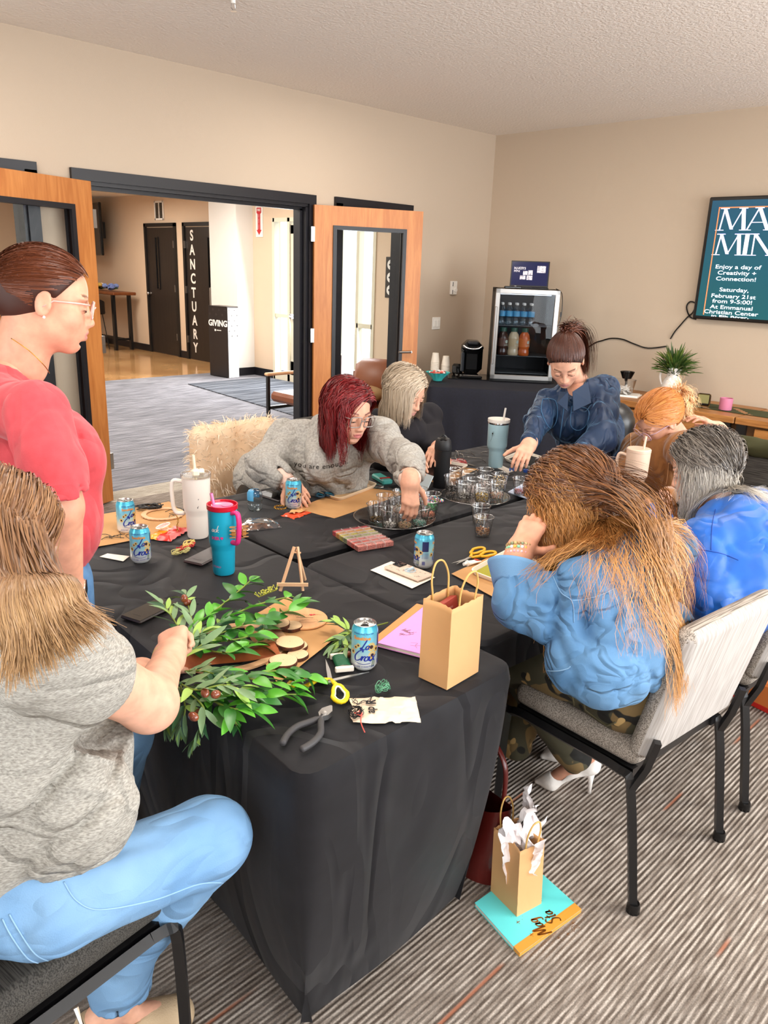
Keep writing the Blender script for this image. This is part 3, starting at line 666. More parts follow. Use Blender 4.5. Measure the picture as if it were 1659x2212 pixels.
# ceiling vent
t=thing('wall_vent','small white louvred air vent high above the black doors','vent',(XL-.005,13.43,2.52))
b=MB(); 
for s in (-1,1): b.box((-.008,s*.14,0),(.016,.03,.32))
for z in (-.145,.145): b.box((-.008,0,z),(.016,.3,.03))
b.box((-.008,0,0),(.014,.02,.3)); b.build('frame',WHITE,t)
b=MB(); b.box((0,0,0),(.004,.27,.28)); b.build('backing',mat('vent_dark','3A332B',rough=.8),t)
b=MB()
for k in range(11): b.box((-.006,0,-.125+k*.025),(.008,.25,.006))
tag(b.build('louvre_slats',mat('vent_slat','6B6053',rough=.6),t),kind='stuff')
# lobby television, seen almost edge-on
t=thing('television','slim black television on the lobby wall above the high table','television',(XL-.3,15.6,2.2),rot=(0,0,math.radians(-8)))
b=MB(); b.box((0,.05,0),(.05,1.5,.95),bev=.01); b.build('casing',BLKP,t); b=MB(); b.box((-.027,.05,0),(.003,1.44,.89)); b.build('screen',mat('screen_off','20262C',rough=.08),t); b=MB(); b.box((.15,.05,0),(.24,.3,.3)); b.build('wall_bracket',BLKM,t)
# high table with stools and flowers
t=thing('high_table','dark-legged high table with live-edge wooden top along the lobby wall','table',(7.3,15.2,0))
b=MB(); b.box((0,0,1.05),(.46,1.9,.055),bev=.012); b.build('tabletop',woodmat('live_edge','8A4E28','6B3A1C',3,(3,.5,3)),t)
for sy in (-1,1):
    for sx in (-1,1): b=MB(); b.bar((sx*.16,sy*.78,0),(sx*.16,sy*.78,1.02),.05,.08); b.build('leg',BLKM,t)
b=MB(); b.bar((0,-.78,.2),(0,.78,.2),.05,.05); b.bar((-.16,-.78,.2),(.16,-.78,.2),.04); b.build('stretcher',BLKM,t)
def stool(x,y,label):
    t=thing('bar_stool',label,'stool',(x,y,0),.2,group='bar stools at the lobby high table')
    b=MB(); b.grid(lambda u,v:((.0+.2*math.cos(PI*.15+PI*1.7*u)*1,.21*math.sin(PI*.15+PI*1.7*u),.68+.3*v*(.6+.4*math.sin(PI*u)))),18,5); b.lathe([(0,.66),(.2,.66),(.21,.7),(0,.7)],18); b.build('bucket_seat',mat('dark_leather','1F1916',rough=.45),t)
    for a in range(4):
        x1,y1=math.cos(a*PI/2+PI/4),math.sin(a*PI/2+PI/4); b=MB(); b.tube([(x1*.15,y1*.15,.67),(x1*.24,y1*.24,0)],.009,6); b.build('leg',BLKM,t)
    b=MB(); b.tube([(math.cos(a*PI/2+PI/4)*.215,math.sin(a*PI/2+PI/4)*.215,.22) for a in range(4)],.008,6,closed=True); b.build('footrest',BLKM,t)
stool(6.9,14.75,'dark bucket bar stool nearest the end of the lobby high table'); stool(6.9,15.55,'dark bucket bar stool further along the lobby high table')
def flowers(x,y,n,cols,label,seed):
    r=random.Random(seed); t=thing('flower_bunch',label,'flowers',(x,y,1.078))
    for i in range(n):
        b=MB(); cx,cy=r.uniform(-.1,.1),r.uniform(-.16,.16); b.ball((cx,cy,.06+r.random()*.05),.055,8,(1,1,.8)); 
        for q in range(10): a=r.uniform(0,6.3);e=r.uniform(0,1.4); b.ball((cx+.045*math.cos(a)*math.cos(e),cy+.045*math.sin(a)*math.cos(e),.09+.04*math.sin(e)),.016,6)
        b.build('blossom',mat('bloom'+cols[i%len(cols)],cols[i%len(cols)],rough=.7),t)
    b=MB()
    for q in range(16):
        a=r.uniform(0,6.3); l=.16; b.add([(0,0,.02),(l*.5*math.cos(a+.2),l*.7*math.sin(a+.2),.08),(l*.8*math.cos(a),l*1.1*math.sin(a),.05),(l*.5*math.cos(a-.2),l*.7*math.sin(a-.2),.05)],[(0,1,2,3)])
    tag(b.build('foliage',mat('flower_leaf','2E3F1E',rough=.6),t),kind='stuff')
flowers(7.22,14.62,5,['7D8FC4','6F7FB8'],'bunch of blue hydrangeas on the lobby high table',1)
flowers(7.22,15.05,6,['A0222A','C8A24A','E5D8CC'],'bunch of red, yellow and white flowers on the lobby high table',2)
# giving kiosk
t=thing('giving_kiosk','tall black and white giving kiosk beside the sanctuary door','kiosk',(6.93,10.36,0),math.radians(8))
b=MB(); b.box((-.16,0,.53),(.02,.42,1.04),bev=.004); b.box((-.08,.19,.53),(.15,.03,1.02)); b.box((-.06,0,1.045),(.22,.42,.02)); b.build('front_panel',mat('kiosk_black','28211F',rough=.35),t)
b=MB(); b.box((-.06,-.2,.52),(.2,.03,1.03)); b.build('side_panel',mat('kiosk_white','E9E7E6',rough=.4),t)
b=MB(); b.box((.03,0,.52),(.02,.38,1.0)); b.build('back_panel',MATS['kiosk_white'],t)
M1=Matrix(((0,0,-1),(-1,0,0),(0,1,0)))
b=MB(); text(b,'GIVING',.125,M1,(-.1715,0,.80),depth=.0008,bold=.004); b.box((-.171,.06,.70),(.002,.03,.03)); b.box((-.171,-.02,.70),(.002,.1,.012)); b.build('lettering',MATS['letter_white'],t,False)
b=MB()
for i in range(6):
    for j in range(4):
        x=-.14+j*.053; z=1.0-i*.075
        if j%2==i%2: b.box((x,-.216,z),(.034,.002,.009)); b.box((x,-.216,z),(.009,.002,.04))
tag(b.build('plus_pattern',mat('plus_grey','55504F',rough=.6),t),kind='stuff')
b=MB()
for i in range(5):
    for j in range(6):
        y=-.17+j*.068; z=1.0-i*.07
        if abs(z-.8)<.06: continue
        if j%2==i%2: b.box((-.171,y,z),(.002,.04,.008)); b.box((-.171,y,z),(.002,.008,.04))
tag(b.build('plus_pattern',mat('plus_dark','3F3634',rough=.6),t),kind='stuff')
# fire extinguisher arrow sign on the column
p=AX(558,478,XE-.01)
t=thing('fire_arrow_sign','red arrow sign pointing down to the fire extinguisher','sign',(XE-.006,p.y-.02,2.28))
b=MB(); b.box((0,0,0),(.008,.17,.44)); b.build('sign_board',WHITE,t)
RED=mat('sign_red','C4252B',rough=.5)
b=MB(); M2=Matrix(((0,0,-1),(-1,0,0),(0,1,0)))
b.prism([(-.055,.19),(.055,.19),(.055,.12),(.03,.1),(.03,-.12),(.06,-.12),(0,-.19),(-.06,-.12),(-.03,-.12),(-.03,.1),(-.055,.12)],0,.004,M2,(-.005,0,0)); b.build('arrow',RED,t,False)
b=MB(); text(b,'FIRE',.045,M2,(-.0105,0,.155),bold=.001); text(b,'\n'.join('EXTINGUISHER'),.03,M2,(-.0105,0,-.005),scy=.58); b.build('lettering',WHITE,t,False)
# three-arrow sign beyond the open right door
t=thing('arrow_sign','dark vertical sign with three white arrow discs seen through the door glass','sign',(XE-.008,7.33,1.57))
b=MB(); b.box((0,0,0),(.01,.19,.5),bev=.003); b.build('sign_board',mat('sign_dark','3A3531',rough=.5),t)
for k in (-1,0,1):
    b=MB(); b.lathe([(.062,0),(.062,.004)],20,(-.005,0,k*.155),Matrix.Rotation(-PI/2,3,'Y')); o=b.build('disc',WHITE,t,False)
    b=MB(); b.prism([(-.035,0),(0,.025),(0,.01),(.03,.01),(.03,-.01),(0,-.01),(0,-.025)],0,.002,M2,(-.0095,0,k*.155)); b.build('arrow',PRINT,o,False)
# brown leather armchair beyond the right door, and a wooden-armed chair at the jamb
LEA=mat('tan_leather','7E4526',rough=.38,spec=.6,bump=.2,bscale=30)
p=AY(775,840,6.35)
t=thing('leather_armchair','tan leather armchair with loose cushion in the lobby window bay','armchair',(p.x+.2,6.35,-.165),math.radians(200))
b=MB(); b.box((0,0,.28),(.8,.8,.22),bev=.04); b.build('base',LEA,t)
b=MB(); b.box((-.36,0,.52),(.2,.84,.42),M=Euler((0,-.22,0)).to_matrix(),bev=.06); b.build('backrest',LEA,t)
for s in (-1,1): b=MB(); b.box((.02,s*.41,.4),(.78,.14,.4),bev=.05); b.build('armrest',LEA,t)
b=MB(); b.box((-.14,.02,.66),(.17,.6,.42),M=Euler((0,-.35,.1)).to_matrix(),bev=.075); b.build('back_cushion',mat('tan_cushion','8E5233',rough=.42,spec=.6),t,60)
b=MB(); b.ball((.15,-.08,.5),.32,14,(1,.9,.3)); b.build('seat_cushion',mat('pale_cushion','B9966B',rough=.6),t,True)
p=AY(636,890,5.95)
t=thing('wooden_chair','dark-framed lobby chair with light wooden arm at the door jamb','chair',(p.x+.25,6.1,0),0)
b=MB()
for s in (-1,1):
    b.bar((-.25,s*.27,0),(-.25,s*.27,.62),.03); b.bar((.25,s*.27,0),(.25,s*.27,.62),.03); b.bar((-.25,s*.27,.3),(.25,s*.27,.3),.03)
b.bar((.25,-.27,.3),(.25,.27,.3),.03); b.build('frame',BLKM,t)
for s in (-1,1): b=MB(); b.box((0,s*.27,.635),(.56,.06,.03),bev=.01); b.build('armrest',WOODM,t)
b=MB(); b.box((0,0,.42),(.5,.5,.1),bev=.03); b.build('seat',LEA,t); b=MB(); b.box((.25,0,.66),(.08,.5,.42),bev=.03); b.build('backrest',LEA,t)
# thermostat and switch on the wall
t=thing('thermostat','white thermostat on the wall above the light switch','thermostat',(6.2,YA,1.52))
b=MB(); b.box((0,-.014,0),(.085,.028,.13),bev=.004); b.build('cover',WHITE,t); b=MB(); b.lathe([(.022,0),(.02,.01)],14,(.015,-.028,-.02),Matrix.Rotation(PI/2,3,'X')); b.build('dial',WHITE,t); b=MB(); b.box((-.025,-.0285,.035),(.008,.002,.04)); b.box((-.025,-.0285,-.04),(.008,.002,.04)); b.build('vent_slot',PRINT,t)
t=thing('light_switch','white double light switch plate left of the coffee maker','switch',(5.98,YA,1.18))
b=MB(); b.box((0,-.004,0),(.118,.008,.118),bev=.003); b.build('switch_plate',WHITE,t)
for s in (-1,1): b=MB(); b.box((s*.023,-.01,0),(.03,.008,.066),bev=.002); b.build('rocker',WHITE,t)
# ceiling sprinkler
p=Z(504,3,ZC-.02); t=thing('sprinkler_head','small chrome sprinkler head on the ceiling','sprinkler',(p.x,p.y,ZC))
b=MB(); b.lathe([(.035,0),(.033,-.008),(.012,-.01),(.012,-.03)],16,cap=(True,True)); b.build('escutcheon',WHITE,t); b=MB(); b.tube([(.012,0,-.03),(.014,0,-.05),(0,0,-.06),(-.014,0,-.05),(-.012,0,-.03)],.003,6); b.lathe([(.016,-.062),(.016,-.064)],12); b.build('deflector',CHROME,t)
# ---------------------------------------------------------------- television with the workshop slide
t=thing('television','wall-mounted television showing a teal workshop slide','television',(XB-.05,2.996-.83,1.845),rot=(0,0,0))
b=MB(); b.box((0,0,0),(.055,1.66,.955),bev=.008); b.build('casing',BLKP,t)
def scrmat():
    m=mat('slide_teal','12495A',rough=.2,emit=.55); N,L,bb=nodes(m); tc=N.new('ShaderNodeTexCoord'); sp=N.new('ShaderNodeSeparateXYZ'); L.new(tc.outputs['Object'],sp.inputs[0]); mr=N.new('ShaderNodeMapRange'); mr.inputs[1].default_value=-.45; mr.inputs[2].default_value=.45; L.new(sp.outputs[2],mr.inputs[0]); r=N.new('ShaderNodeValToRGB'); r.color_ramp.elements[0].color=lin('1D5A52'); r.color_ramp.elements[1].color=lin('1A4468'); L.new(mr.outputs[0],r.inputs[0]); L.new(r.outputs[0],bb.inputs['Emission Color']); return m
b=MB(); b.box((-.0285,0,0),(.003,1.60,.90)); b.build('screen',scrmat(),t)
M3=Matrix(((0,0,-1),(-1,0,0),(0,1,0)))
TXT=mat('slide_text','E8F0F6',rough=.5,emit=.9); TXL=mat('slide_title','E4DCF6',rough=.5,emit=.95)
b=MB(); x=-.0312
b.box((x,.735,-.02),(.002,.008,.84)); b.box((x,0,.395),(.002,1.47,.008)); b.build('slide_border',mat('slide_orange','E0814E',emit=.7),t,False)
def title(b,s,y,z,h,sx):
    V,Fc=textmesh(s,h*1.35,align='LEFT',bold=0); b.add([M3@Vector((px*sx,py,0))+Vector((x,y,z)) for px,py,_ in V],Fc)
b=MB()
def serifs(b,s,y0,z,h):   # narrow high-contrast display capitals
    G={'M':[((0,0),(.06,1),.03),((.06,1),(.25,.05),.07),((.25,.05),(.44,1),.025),((.44,1),(.5,0),.08)],'A':[((0,0),(.2,1),.03),((.2,1),(.42,0),.08),((.08,.35),(.33,.35),.03)],'K':[((.05,0),(.05,1),.08),((.05,.4),(.36,1),.03),((.14,.5),(.4,0),.08)],'E':[((.05,0),(.05,1),.08),((.05,.98),(.33,.98),.035),((.05,.5),(.28,.5),.035),((.05,.02),(.34,.02),.035)],'R':[((.05,0),(.05,1),.08),((.05,.98),(.3,.9),.04),((.32,.92),(.32,.58),.06),((.3,.56),(.05,.5),.04),((.16,.5),(.38,0),.08)],'I':[((.06,0),(.06,1),.09)],'N':[((.03,0),(.03,1),.03),((.03,1),(.4,0),.08),((.4,0),(.4,1),.03)],'S':[((.3,.85),(.08,.8),.05),((.08,.8),(.28,.4),.08),((.28,.4),(.26,.08),.06),((.26,.05),(.03,.15),.05)],'G':[((.08,.1),(.08,.9),.09),((.08,.95),(.34,.9),.04),((.08,.04),(.34,.1),.04),((.34,.1),(.34,.45),.06)],'L':[((.05,0),(.05,1),.08),((.05,.02),(.33,.02),.035)]}
    S_=2.3; W={'M':.56,'A':.47,'K':.46,'E':.4,'R':.44,'I':.18,'N':.5,'S':.38,'G':.44,'L':.38}
    c=0
    for ch in s:
        for (a,e,w) in G[ch]:
            A=Vector(a);E=Vector(e);d=(E-A).normalized();n=Vector((-d.y,d.x))*w*.5; n=Vector((w*.5,0)) if abs(d.y)>.5 else n
            q=[A-n,A+n,E+n,E-n]; b.add([M3@Vector(((c+p.x)*h*S_,p.y*h,0))+Vector((x,y0,z)) for p in q],[(0,1,2,3)])
            if abs(d.y)>.5:
                for P0 in (a,e):
                    if P0[1] in (0,1): b.add([M3@Vector(((c+P0[0]+s1)*h*S_,(P0[1]*.97+s2)*h,0))+Vector((x,y0,z)) for s1,s2 in ((-.09,0),(.09,0),(.09,.03),(-.09,.03))],[(0,1,2,3)])
        c+=W[ch]
serifs(b,'MAKERS',.71,.222,.168); serifs(b,'MINGLE',.71,.034,.163)
b.build('slide_title',TXL,t,False)['label']='white title whose visible part reads MAK, MINI'
b=MB()
for s_,z in (('Enjoy a day of',-.057),('Creativity +',-.103),('Connection!',-.149),('Saturday,',-.234),('February 21st',-.284),('from 9-5:00!',-.326),('At Emmanual',-.372),('Christian Center',-.413)): text(b,s_,.043,M3,(x,.515,z),bold=.0004,scx=1.5)
text(b,'in Elk River,',.02,M3,(x,.515,-.443),bold=.0004,scx=3.2)
b.build('slide_text',TXT,t,False)
b=MB(); b.box((x,-.1,-.27),(.002,.5,.34)); b.build('slide_photo',mat('slide_photo','B98A86',emit=.4,col2='E4DADA',scale=8),t,False)
# cable from the television to the sideboard and along the wall
b=MB(); y0=3.0
pts=[AX(u,v,XB-.012) for u,v in ((1504,690),(1490,684),(1483,664),(1490,652),(1502,656),(1497,674),(1484,686),(1470,702),(1458,716),(1448,732))]
b.tube(smoothpath(pts,5),.006,6); pts=[AX(u,v,XB-.012) for u,v in ((1440,748),(1400,752),(1370,743),(1345,733),(1320,731),(1300,736),(1285,741),(1262,756))]
b.tube(smoothpath(pts,5),.006,6); tag(b.build('television_cable',BLKP,None),'black cable looping from the television down to the fridge','cable')
# ---------------------------------------------------------------- credenza
t=thing('credenza','long oak credenza with black metal legs under the television','sideboard',(6.37,2.55,0))
# local: x depth +-.29, y from -1.9 to .95
xf=-.33
for k,(a,c) in enumerate(((-.27,1.05),(-1.95,-.28))):
    b=MB(); b.box((0,(a+c)/2,.675),(.66,c-a,.05),bev=.004); b.build('top_plank',OAKC,t)
b=MB(); b.box((.02,-.45,.41),(.58,2.96,.48)); b.build('carcass',mat('credenza_inner','6E4A2A',rough=.6),t)
for k,(a,c) in enumerate(((.45,1.02),(-.12,.43),(-1.0,-.42),(-1.6,-1.02))):
    for z0,z1 in ((.41,.63),(.17,.40)):
        b=MB(); b.box((xf+.04,(a+c)/2,(z0+z1)/2),(.03,c-a-.006,z1-z0),bev=.003); o=b.build('drawer',OAKC,t)
        b=MB(); b.box((xf+.015,(a+c)/2,z1-.012),(.022,.14,.01)); b.build('drawer_pull',BLKM,o)
for y in (-.21,-.33,1.03,-1.93):
    b=MB(); b.box((xf+.02,y,.325),(.035,.07,.65)); b.box((.3,y,.325),(.035,.07,.65)); b.build('leg',BLKM,t)
cz=.70
b=MB(); b.grid(lambda u,v:(6.22+.30*v,2.80-2.1*u,cz+.003+.004*math.sin(u*40+v*5)*(1 if .1<v<.9 else 0)),60,8); tag(b.build('table_runner',mat('runner_green','3D4422',rough=.8),None),'dark green fabric runner lying on the oak credenza','runner')
# pitcher with greenery
p=AX(1449,848,6.42)
t=thing('white_pitcher','white ceramic pitcher on the credenza holding greenery','pitcher',(6.42,p.y,cz))
CER=mat('white_ceramic','F3EEE8',rough=.12,coat=.5)
b=MB(); prof=[(.045,0),(.06,.01),(.082,.06),(.086,.10),(.072,.16),(.05,.205),(.052,.23),(.068,.255)]
n=28; b.grid(lambda u,v:(lambda a,k:((lambda r,z:(r*math.cos(a),r*math.sin(a)*1,z+(.018*math.cos(a+PI/2+.3)+.012*math.cos(2*a))*max(0,(k-6.))))(*[np.interp(k,range(8),[q[i] for q in prof]) for i in (0,1)])))(2*PI*u,v*7),n,22,close_u=True); b.build('body',CER,t,True)
b=MB(); b.tube(smoothpath([(0,.045,.225),(0,.09,.245),(0,.115,.20),(0,.1,.14),(0,.075,.10)],6),.008,8,flat=1.4); b.build('handle',CER,t,True)
t=thing('greenery','bunch of dark green seagrass leaves standing in the white pitcher','plant',(6.42,p.y,cz+.2))
r=random.Random(5); G1=mat('dark_leaf','2F4A1C',rough=.5,col2='4A6A2A',scale=9); G2=mat('olive_leaf','6C7D34',rough=.55)
def blade(b,o,d,L,w,droop,r):
    d=Vector(d).normalized(); side=d.cross(Vector((0,0,1))); side=side.normalized() if side.length>.1 else Vector((1,0,0)); tw=r.uniform(-.8,.8); side=(side*math.cos(tw)+d.cross(side)*math.sin(tw)); P=Vector(o); V=[]; n=6
    for i in range(n+1):
        k=i/n; ww=w*math.sin(PI*min(1,k*.9+.1))**.7+.0008; V+= [P-side*ww,P+side*ww]; P=P+d*(L/n); d=(d+Vector((0,0,-droop/n))).normalized()
    b.add(V,[(2*i,2*i+1,2*i+3,2*i+2) for i in range(n)])
b=MB()
for i in range(420):
    a=r.uniform(0,2*PI); e=r.uniform(.15,1.45); o=(math.cos(a)*.02,math.sin(a)*.02,r.uniform(.0,.09)); dd=(math.cos(a)*math.cos(e),math.sin(a)*math.cos(e),math.sin(e)*.9)
    k=r.uniform(.2,.8); L=r.uniform(.1,.19); o2=Vector(o)+Vector(dd)*L*k*.7; b.mat(0 if r.random()<.8 else 1); blade(b,o2,dd,L*.75,r.uniform(.003,.0065),r.uniform(.1,.7),r)
tag(b.build('leaf_blades',[G1,G2],t),kind='stuff')
b=MB()
for i in range(22):
    a=r.uniform(0,2*PI); e=r.uniform(.3,1.4); b.tube([(0,0,-.1),(math.cos(a)*.02,math.sin(a)*.02,.02),(math.cos(a)*math.cos(e)*.14,math.sin(a)*math.cos(e)*.14,.02+.14*math.sin(e))],.0018,5)
b.build('stems',G2,t)
# desk clock and pink candle cup
p=AX(1519,872,6.28); q=AX(1567,879,6.28)
t=thing('desk_clock','small square brass desk clock standing on the green runner','clock',(6.28,p.y,cz+.008),math.radians(14))
b=MB(); b.box((.0,0,.055),(.03,.105,.1),bev=.014); b.build('case',BLKM,t); b=MB(); b.box((-.017,0,.062),(.004,.082,.068)); b.build('clock_face',mat('clock_olive','8A8656',rough=.4),t); b=MB(); b.tube([(-.016,-.048,.006),(-.016,.048,.006),(-.016,.05,.1),(-.016,-.05,.1)],.003,6,closed=True); b.build('bezel',GOLD,t)
t=thing('pink_cup','matte pink candle cup on the green runner','cup',(6.28,q.y,cz+.008)); b=MB(); b.lathe([(.0,0),(.046,0),(.048,.004),(.049,.092),(.045,.092),(.044,.05),(0,.05)],28,cap=(False,False)); b.build('cup_body',mat('pink_matte','CE7D9B',rough=.5),t)
# clear bowl with coffee scoop and folded cloth
p=AX(1350,842,6.3)
t=thing('paper_towel','folded white paper towel under the clear bowl on the credenza','napkin',(6.3,p.y,cz)); b=MB(); b.box((0,0,.004),(.2,.26,.008),rz=.3); b.box((.0,.0,.011),(.19,.24,.006),rz=.36); b.build('folded_layers',WHITE,t)
t=thing('clear_bowl','clear plastic bowl of white sweetener packets on the credenza','bowl',(6.3,p.y+.02,cz+.014)); b=MB(); b.lathe([(.0,0),(.07,0),(.085,.02),(.105,.12),(.108,.122),(.102,.12),(.082,.022),(.068,.004),(0,.004)],28,cap=(False,False)); b.build('bowl_body',CUPG,t,True)
t2=thing('sweetener_packets','white sweetener packets filling the clear bowl','packets',(6.3,p.y+.02,cz+.02)); b=MB(); r=random.Random(3)
for i in range(22): b.box((r.uniform(-.045,.045),r.uniform(-.045,.045),.008+i*.002),(.05,.035,.004),M=Euler((r.uniform(-.5,.5),r.uniform(-.5,.5),r.uniform(0,3))).to_matrix())
tag(b.build('packet_pile',WHITE,t2),kind='stuff')
t=thing('coffee_filter_cup','black ribbed plastic basket standing behind the clear bowl','basket',(6.42,p.y+.06,cz)); b=MB(); b.lathe([(.0,.13),(.035,.13),(.058,.19),(.061,.192),(.05,.187),(.03,.14),(0,.14)],28,cap=(False,False)); 
for k in range(28): a=k*2*PI/28; b.bar((.036*math.cos(a),.036*math.sin(a),.131),(.06*math.cos(a),.06*math.sin(a),.19),.005)
b.build('ribbed_cup',BLKP,t); b=MB(); b.lathe([(.045,0),(.045,.012),(.012,.02),(.01,.13)],18); b.build('pedestal',BLKP,t); b=MB(); b.tube([(-.03,-.02,.125),(-.12,-.06,.115),(-.14,-.06,.14)],.007,8); b.build('scoop_handle',BLKP,t)
# ---------------------------------------------------------------- buffet table in the corner
BC=mat('navy_cloth','14151F',rough=.85,col2='171825',scale=60,bump=.1,bscale=300)
def cloth(name,poly,z,drops,m,label,rad=.06,wave=.012,freq=18,flare=.05,N=220,hem=0,seed=0,cat='tablecloth',seg=14):
    P=[Vector(p) for p in poly]; n=len(P); pts=[];dr=[]
    # rounded corner outline with drop per point
    ol=[]
    for i in range(n):
        a,b_,c=P[i-1],P[i],P[(i+1)%n]; d0=(b_-a).normalized();d1=(c-b_).normalized(); k=min(rad,(b_-a).length*.3)
        A=b_-d0*k;Cc=b_+d1*k
        for j in range(7):
            s=j/6; q=A*(1-s)**2+b_*2*s*(1-s)+Cc*s*s; ol.append((q,drops[i-1]*(1-s)+drops[i]*s))
    L=[0]
    for i in range(len(ol)): L.append(L[-1]+(ol[(i+1)%len(ol)][0]-ol[i][0]).length)
    T=L[-1]; out=[]
    for k in range(N):
        s=T*k/N; i=max(j for j in range(len(L)) if L[j]<=s+1e-9); i=min(i,len(ol)-1); f=(s-L[i])/max(L[i+1]-L[i],1e-9); a=ol[i];b_=ol[(i+1)%len(ol)]; out.append((a[0].lerp(b_[0],f),a[1]*(1-f)+b_[1]*f,s))
    cen=sum(P,Vector((0,0)))/n
    mb=MB(); V=[]; rows=[(0,-.0),(1,0)]; ph=seed*1.7
    inner=[.0,.55,.92,.985]
    for w in inner:
        for (q,d,s) in out: p=cen.lerp(q,w) if w<.9 else q+(cen-q).normalized()*((1-w)*.6); zz=z ; V.append((p.x,p.y,zz))
    r0=len(inner)
    for j in range(seg+1):
        v=j/seg
        for k,(q,d,s) in enumerate(out):
            o=out[(k+1)%N][0]-out[k-1][0]; nn=Vector((o.y,-o.x)).normalized(); 
            w=(math.sin(s*freq+ph)+.6*math.sin(s*freq*.43+2+ph+v*1.5))*wave*min(1,v*1.6)+flare*v*v+.007*math.sin(min(1,v*10)*PI/2)
            if j==1: w+=.004
            p=q+nn*w; zz=z-.004-d*v if j>0 else z-.002; V.append((p.x,p.y,zz))
    rowsn=r0+seg+1; Fs=[]
    for j in range(rowsn-1):
        for k in range(N): k2=(k+1)%N; Fs.append((j*N+k,(j+1)*N+k,(j+1)*N+k2,j*N+k2))
    o=raw(name,V,Fs,m,None,50); tag(o,label,cat); return o
u=Vector((.62,-.785)).normalized(); w=Vector((u.y*-1,u.x)); A=Vector((4.95,4.42))
def bq(s,d,z=.745): q=A+u*s+w*d; return (q.x,q.y,z)
bp=[bq(0,0)[:2],bq(1.25,0)[:2],bq(1.25,1.0)[:2],bq(0,1.0)[:2]]
cloth('table_skirt',bp,.745,[.73,.73,.73,.73],BC,'dark navy floor-length cloth on the corner drinks table',wave=.018,freq=26,flare=.04)
t=thing('folding_table','drinks table in the corner hidden under the navy cloth','table',bq(.62,.5,0),math.atan2(u.y,u.x)); b=MB(); b.box((0,0,.715),(1.2,.95,.04)); b.build('tabletop',WHITE,t)
for sx in (-1,1):
    for sy in (-1,1): b=MB(); b.bar((sx*.5,sy*.4,0),(sx*.5,sy*.4,.70),.03); b.build('leg',STEEL,t)
th=math.atan2(u.y,u.x); zt=.752
# fridge: local x along front, y = depth going back, front at y=0
fr0=Z(1057,823,zt); fr1=Z(1192,829,zt); fu=Vector((fr1.x-fr0.x,fr1.y-fr0.y)); fw=fu.length; fa=math.atan2(fu.y,fu.x)
fh=.80
t=thing('beverage_fridge','stainless-framed glass-door beverage fridge on the corner table','fridge',((fr0.x+fr1.x)/2,(fr0.y+fr1.y)/2,zt),fa)
b=MB(); hw=fw/2; dp=.44
b.box((-hw+.015,.03+dp/2,fh/2),(.03,dp,fh)); b.box((hw-.015,.03+dp/2,fh/2),(.03,dp,fh)); b.box((0,.03+dp/2,fh-.015),(fw,dp,.03)); b.box((0,.03+dp/2,.03),(fw,dp,.06)); b.box((0,dp+.02,fh/2),(fw,.03,fh)); b.build('cabinet',mat('fridge_black','141414',rough=.5),t)
b=MB(); fb=.042
b.box((-hw+fb/2,.012,fh/2+.01),(fb,.035,fh-.02),bev=.004); b.box((hw-fb/2,.012,fh/2+.01),(fb,.035,fh-.02),bev=.004); b.box((0,.012,fh-fb/2),(fw,.035,fb),bev=.004); b.box((0,.012,fb/2+.02),(fw,.035,fb),bev=.004); b.build('door_frame',STEEL,t)
b=MB(); b.box((0,.012,fh/2+.01),(fw-2*fb+.01,.006,fh-2*fb)); b.build('door_glass',glassmat('fridge_glass',(.8,.82,.84),refl=1.2,base=.02),t)
b=MB(); b.box((-hw+.012,-.02,fh*.5),(.02,.022,fh*.62),bev=.004); b.build('door_handle',STEEL,t)
for z in (.485,.222,.07):
    b=MB(); b.box((0,.25,z),(fw-.08,.34,.006)); 
    b.build('shelf',mat('shelf_grey','5A5E60',rough=.3),t)
b=MB(); b.box((0,.3,fh-.05),(fw-.1,.2,.006)); b.build('interior_lamp',mat('fridge_lamp','EAF2FF',emit=2.5),t)
FR=Matrix.Rotation(fa,3,'Z'); FO=Vector(((fr0.x+fr1.x)/2,(fr0.y+fr1.y)/2,zt))
def fpos(x,y,z): return FO+FR@Vector((x,y,z))
WAT=glassmat('water_plastic',(.86,.93,.96),refl=1.6,base=.06,rough=.05); CAPB=mat('cap_blue','4C9BC8',rough=.4)
def bottle(loc,label,group=None):
    t=thing('water_bottle',label,'bottle',loc,group=group); b=MB(); b.lathe([(0,0),(.028,0),(.031,.006),(.031,.05),(.028,.055),(.031,.06),(.031,.12),(.024,.145),(.012,.17),(.012,.18)],16,cap=(False,False)); b.build('bottle_body',WAT,t,True)
    b=MB(); b.lathe([(.0315,.075),(.0315,.12)],16,cap=(False,False)); b.build('bottle_label',CAPB,t); b=MB(); b.lathe([(.0135,.172),(.0135,.19),(0,.19)],14); b.build('cap',WHITE,t); return t
w0=None; k=0
for row in range(2):
    for i in range(5):
        l=fpos(-hw+.075+i*.064,.10+row*.075,.489)
        if w0 is None: w0=bottle(l,'clear blue-banded water bottle on the fridge shelf, first from the left in the front row',group='water bottles on the upper fridge shelf')
        else: dup(w0,l,label='clear blue-banded water bottle on the fridge shelf, %s from the left in the %s row'%(['first','second','third','fourth','fifth'][i],['front','back'][row]))
